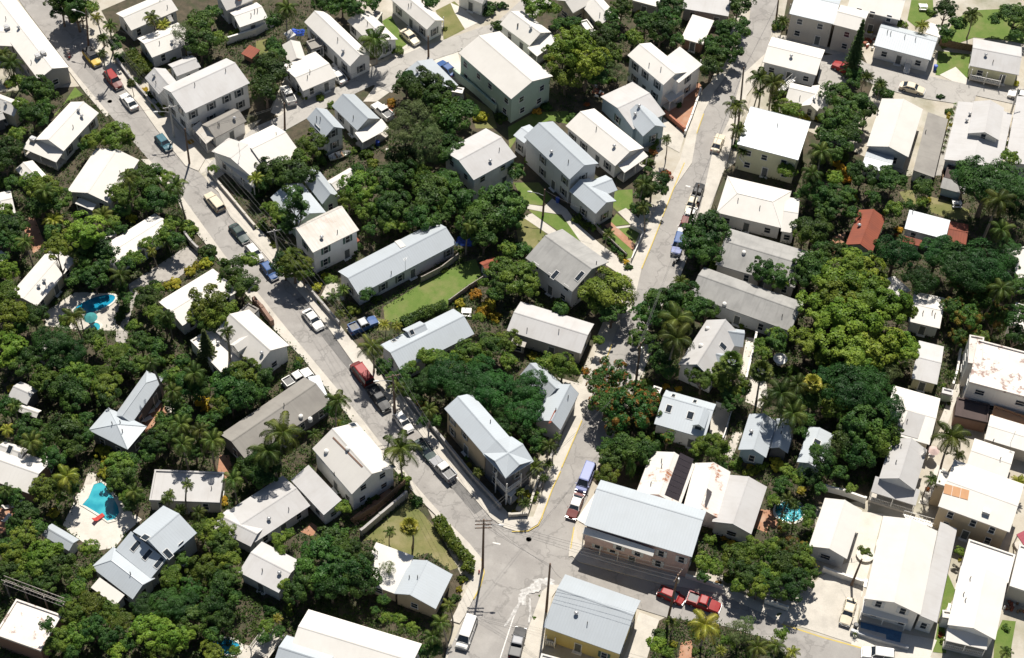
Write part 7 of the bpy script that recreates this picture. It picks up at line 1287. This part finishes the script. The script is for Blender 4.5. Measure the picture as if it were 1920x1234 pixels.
def deck(root):
    mb = MB(); mb.box((0, 0, 1.5), (4.2, 3.0, .15)); mb.build('platform', M['concrete'], root); r_ = MB()
    for y in (-1.45, 1.45):
        r_.box((0, y, 2.45), (4.2, .08, .08)); r_.box((0, y, 2.05), (4.2, .05, .05))
    for x in (-2.05,): r_.box((x, 0, 2.45), (.08, 2.9, .08)); r_.box((x, 0, 2.05), (.05, 2.9, .05))
    r_.build('railing', M['pale_stucco'], root)
    for x in (-2, 2):
        for y in (-1.4, 1.4): p = MB(); p.box((x, y, 1.24), (.12, .12, 2.47)); p.build('post', M['trim_white'], root)
thing('sun_deck', 'raised railed deck with a chair at the bottom edge', 'deck', 13, 90, 1160, deck, rz=1.1)
for nm_, lb, k, u, v in (('junk_pile', 'heap of reddish scrap in the lane yard', 1, 985, 850), ('junk_pile', 'heap of household clutter beside the dark-pediment cottage', 2, 640, 700), ('junk_pile', 'heap of boxes beside the entry-canopy house', 3, 770, 330), ('junk_pile', 'heap of pots and boxes beside the lower right porch house', 15, 1825, 860)):
    def jp(root):
        r_ = random.Random(int(u)); 
        for i in range(14): mb = MB(); mb.box((r_.gauss(0, .7), r_.gauss(0, .7), .2+r_.random()*.3), (r_.uniform(.2, .7), r_.uniform(.2, .6), r_.uniform(.2, .6)), r_.random()*3); mb.build('box', M[r_.choice(['red_rust', 'wood', 'umbrella_white', 'planter', 'brick_red'])], root)
    thing(nm_, lb, 'clutter', k, u, v, jp)
def pot(root):
    a = MB(); a.tube((0, 0, 0), (0, 0, .4), .2, .28, 10); a.build('pot', M['planter'], root)
    V2, F2 = [], []; r_ = random.Random(3)
    for _ in range(60): leaf_quads(V2, F2, Vector((r_.gauss(0, .2), r_.gauss(0, .2), .55+r_.random()*.4)), Vector((r_.gauss(0, .5), r_.gauss(0, .5), 1)), .09, r_, .5)
    me = bpy.data.meshes.new('foliage'); me.from_pydata(V2, [], F2); me.materials.append(M['leaf_mid']); put('foliage', me, root, (0, 0, 0), 0)
for i in range(9):
    c = thing('flower_pot', ORD[i]+' plant pot from the side street along the thin hedge strip', 'plant pot', 3, 1392-11*i, 800+42*i, pot); c['group'] = 'row of plant pots along the hedge strip'
for i, (k, u, v, l) in enumerate(((1, 870, 1110, 'plant pot before the porch of the triangle-gable cottage'), (15, 1480, 480, 'plant pot beside the wide flat white building'), (15, 645, 1075, 'plant pot at the end of the silver pipe barrier'), (3, 1760, 960, 'plant pot beside the stepped-ridge building'), (10, 1440, 760, 'plant pot in the yard of the dormer and skylight house'), (8, 1150, 585, 'plant pot on the red sun terrace'), (6, 1000, 430, 'plant pot at the front gate of the silver-blue house'))): thing('flower_pot', l, 'plant pot', k, u, v, pot)
for o in bpy.context.view_layer.objects: o.select_set(False)
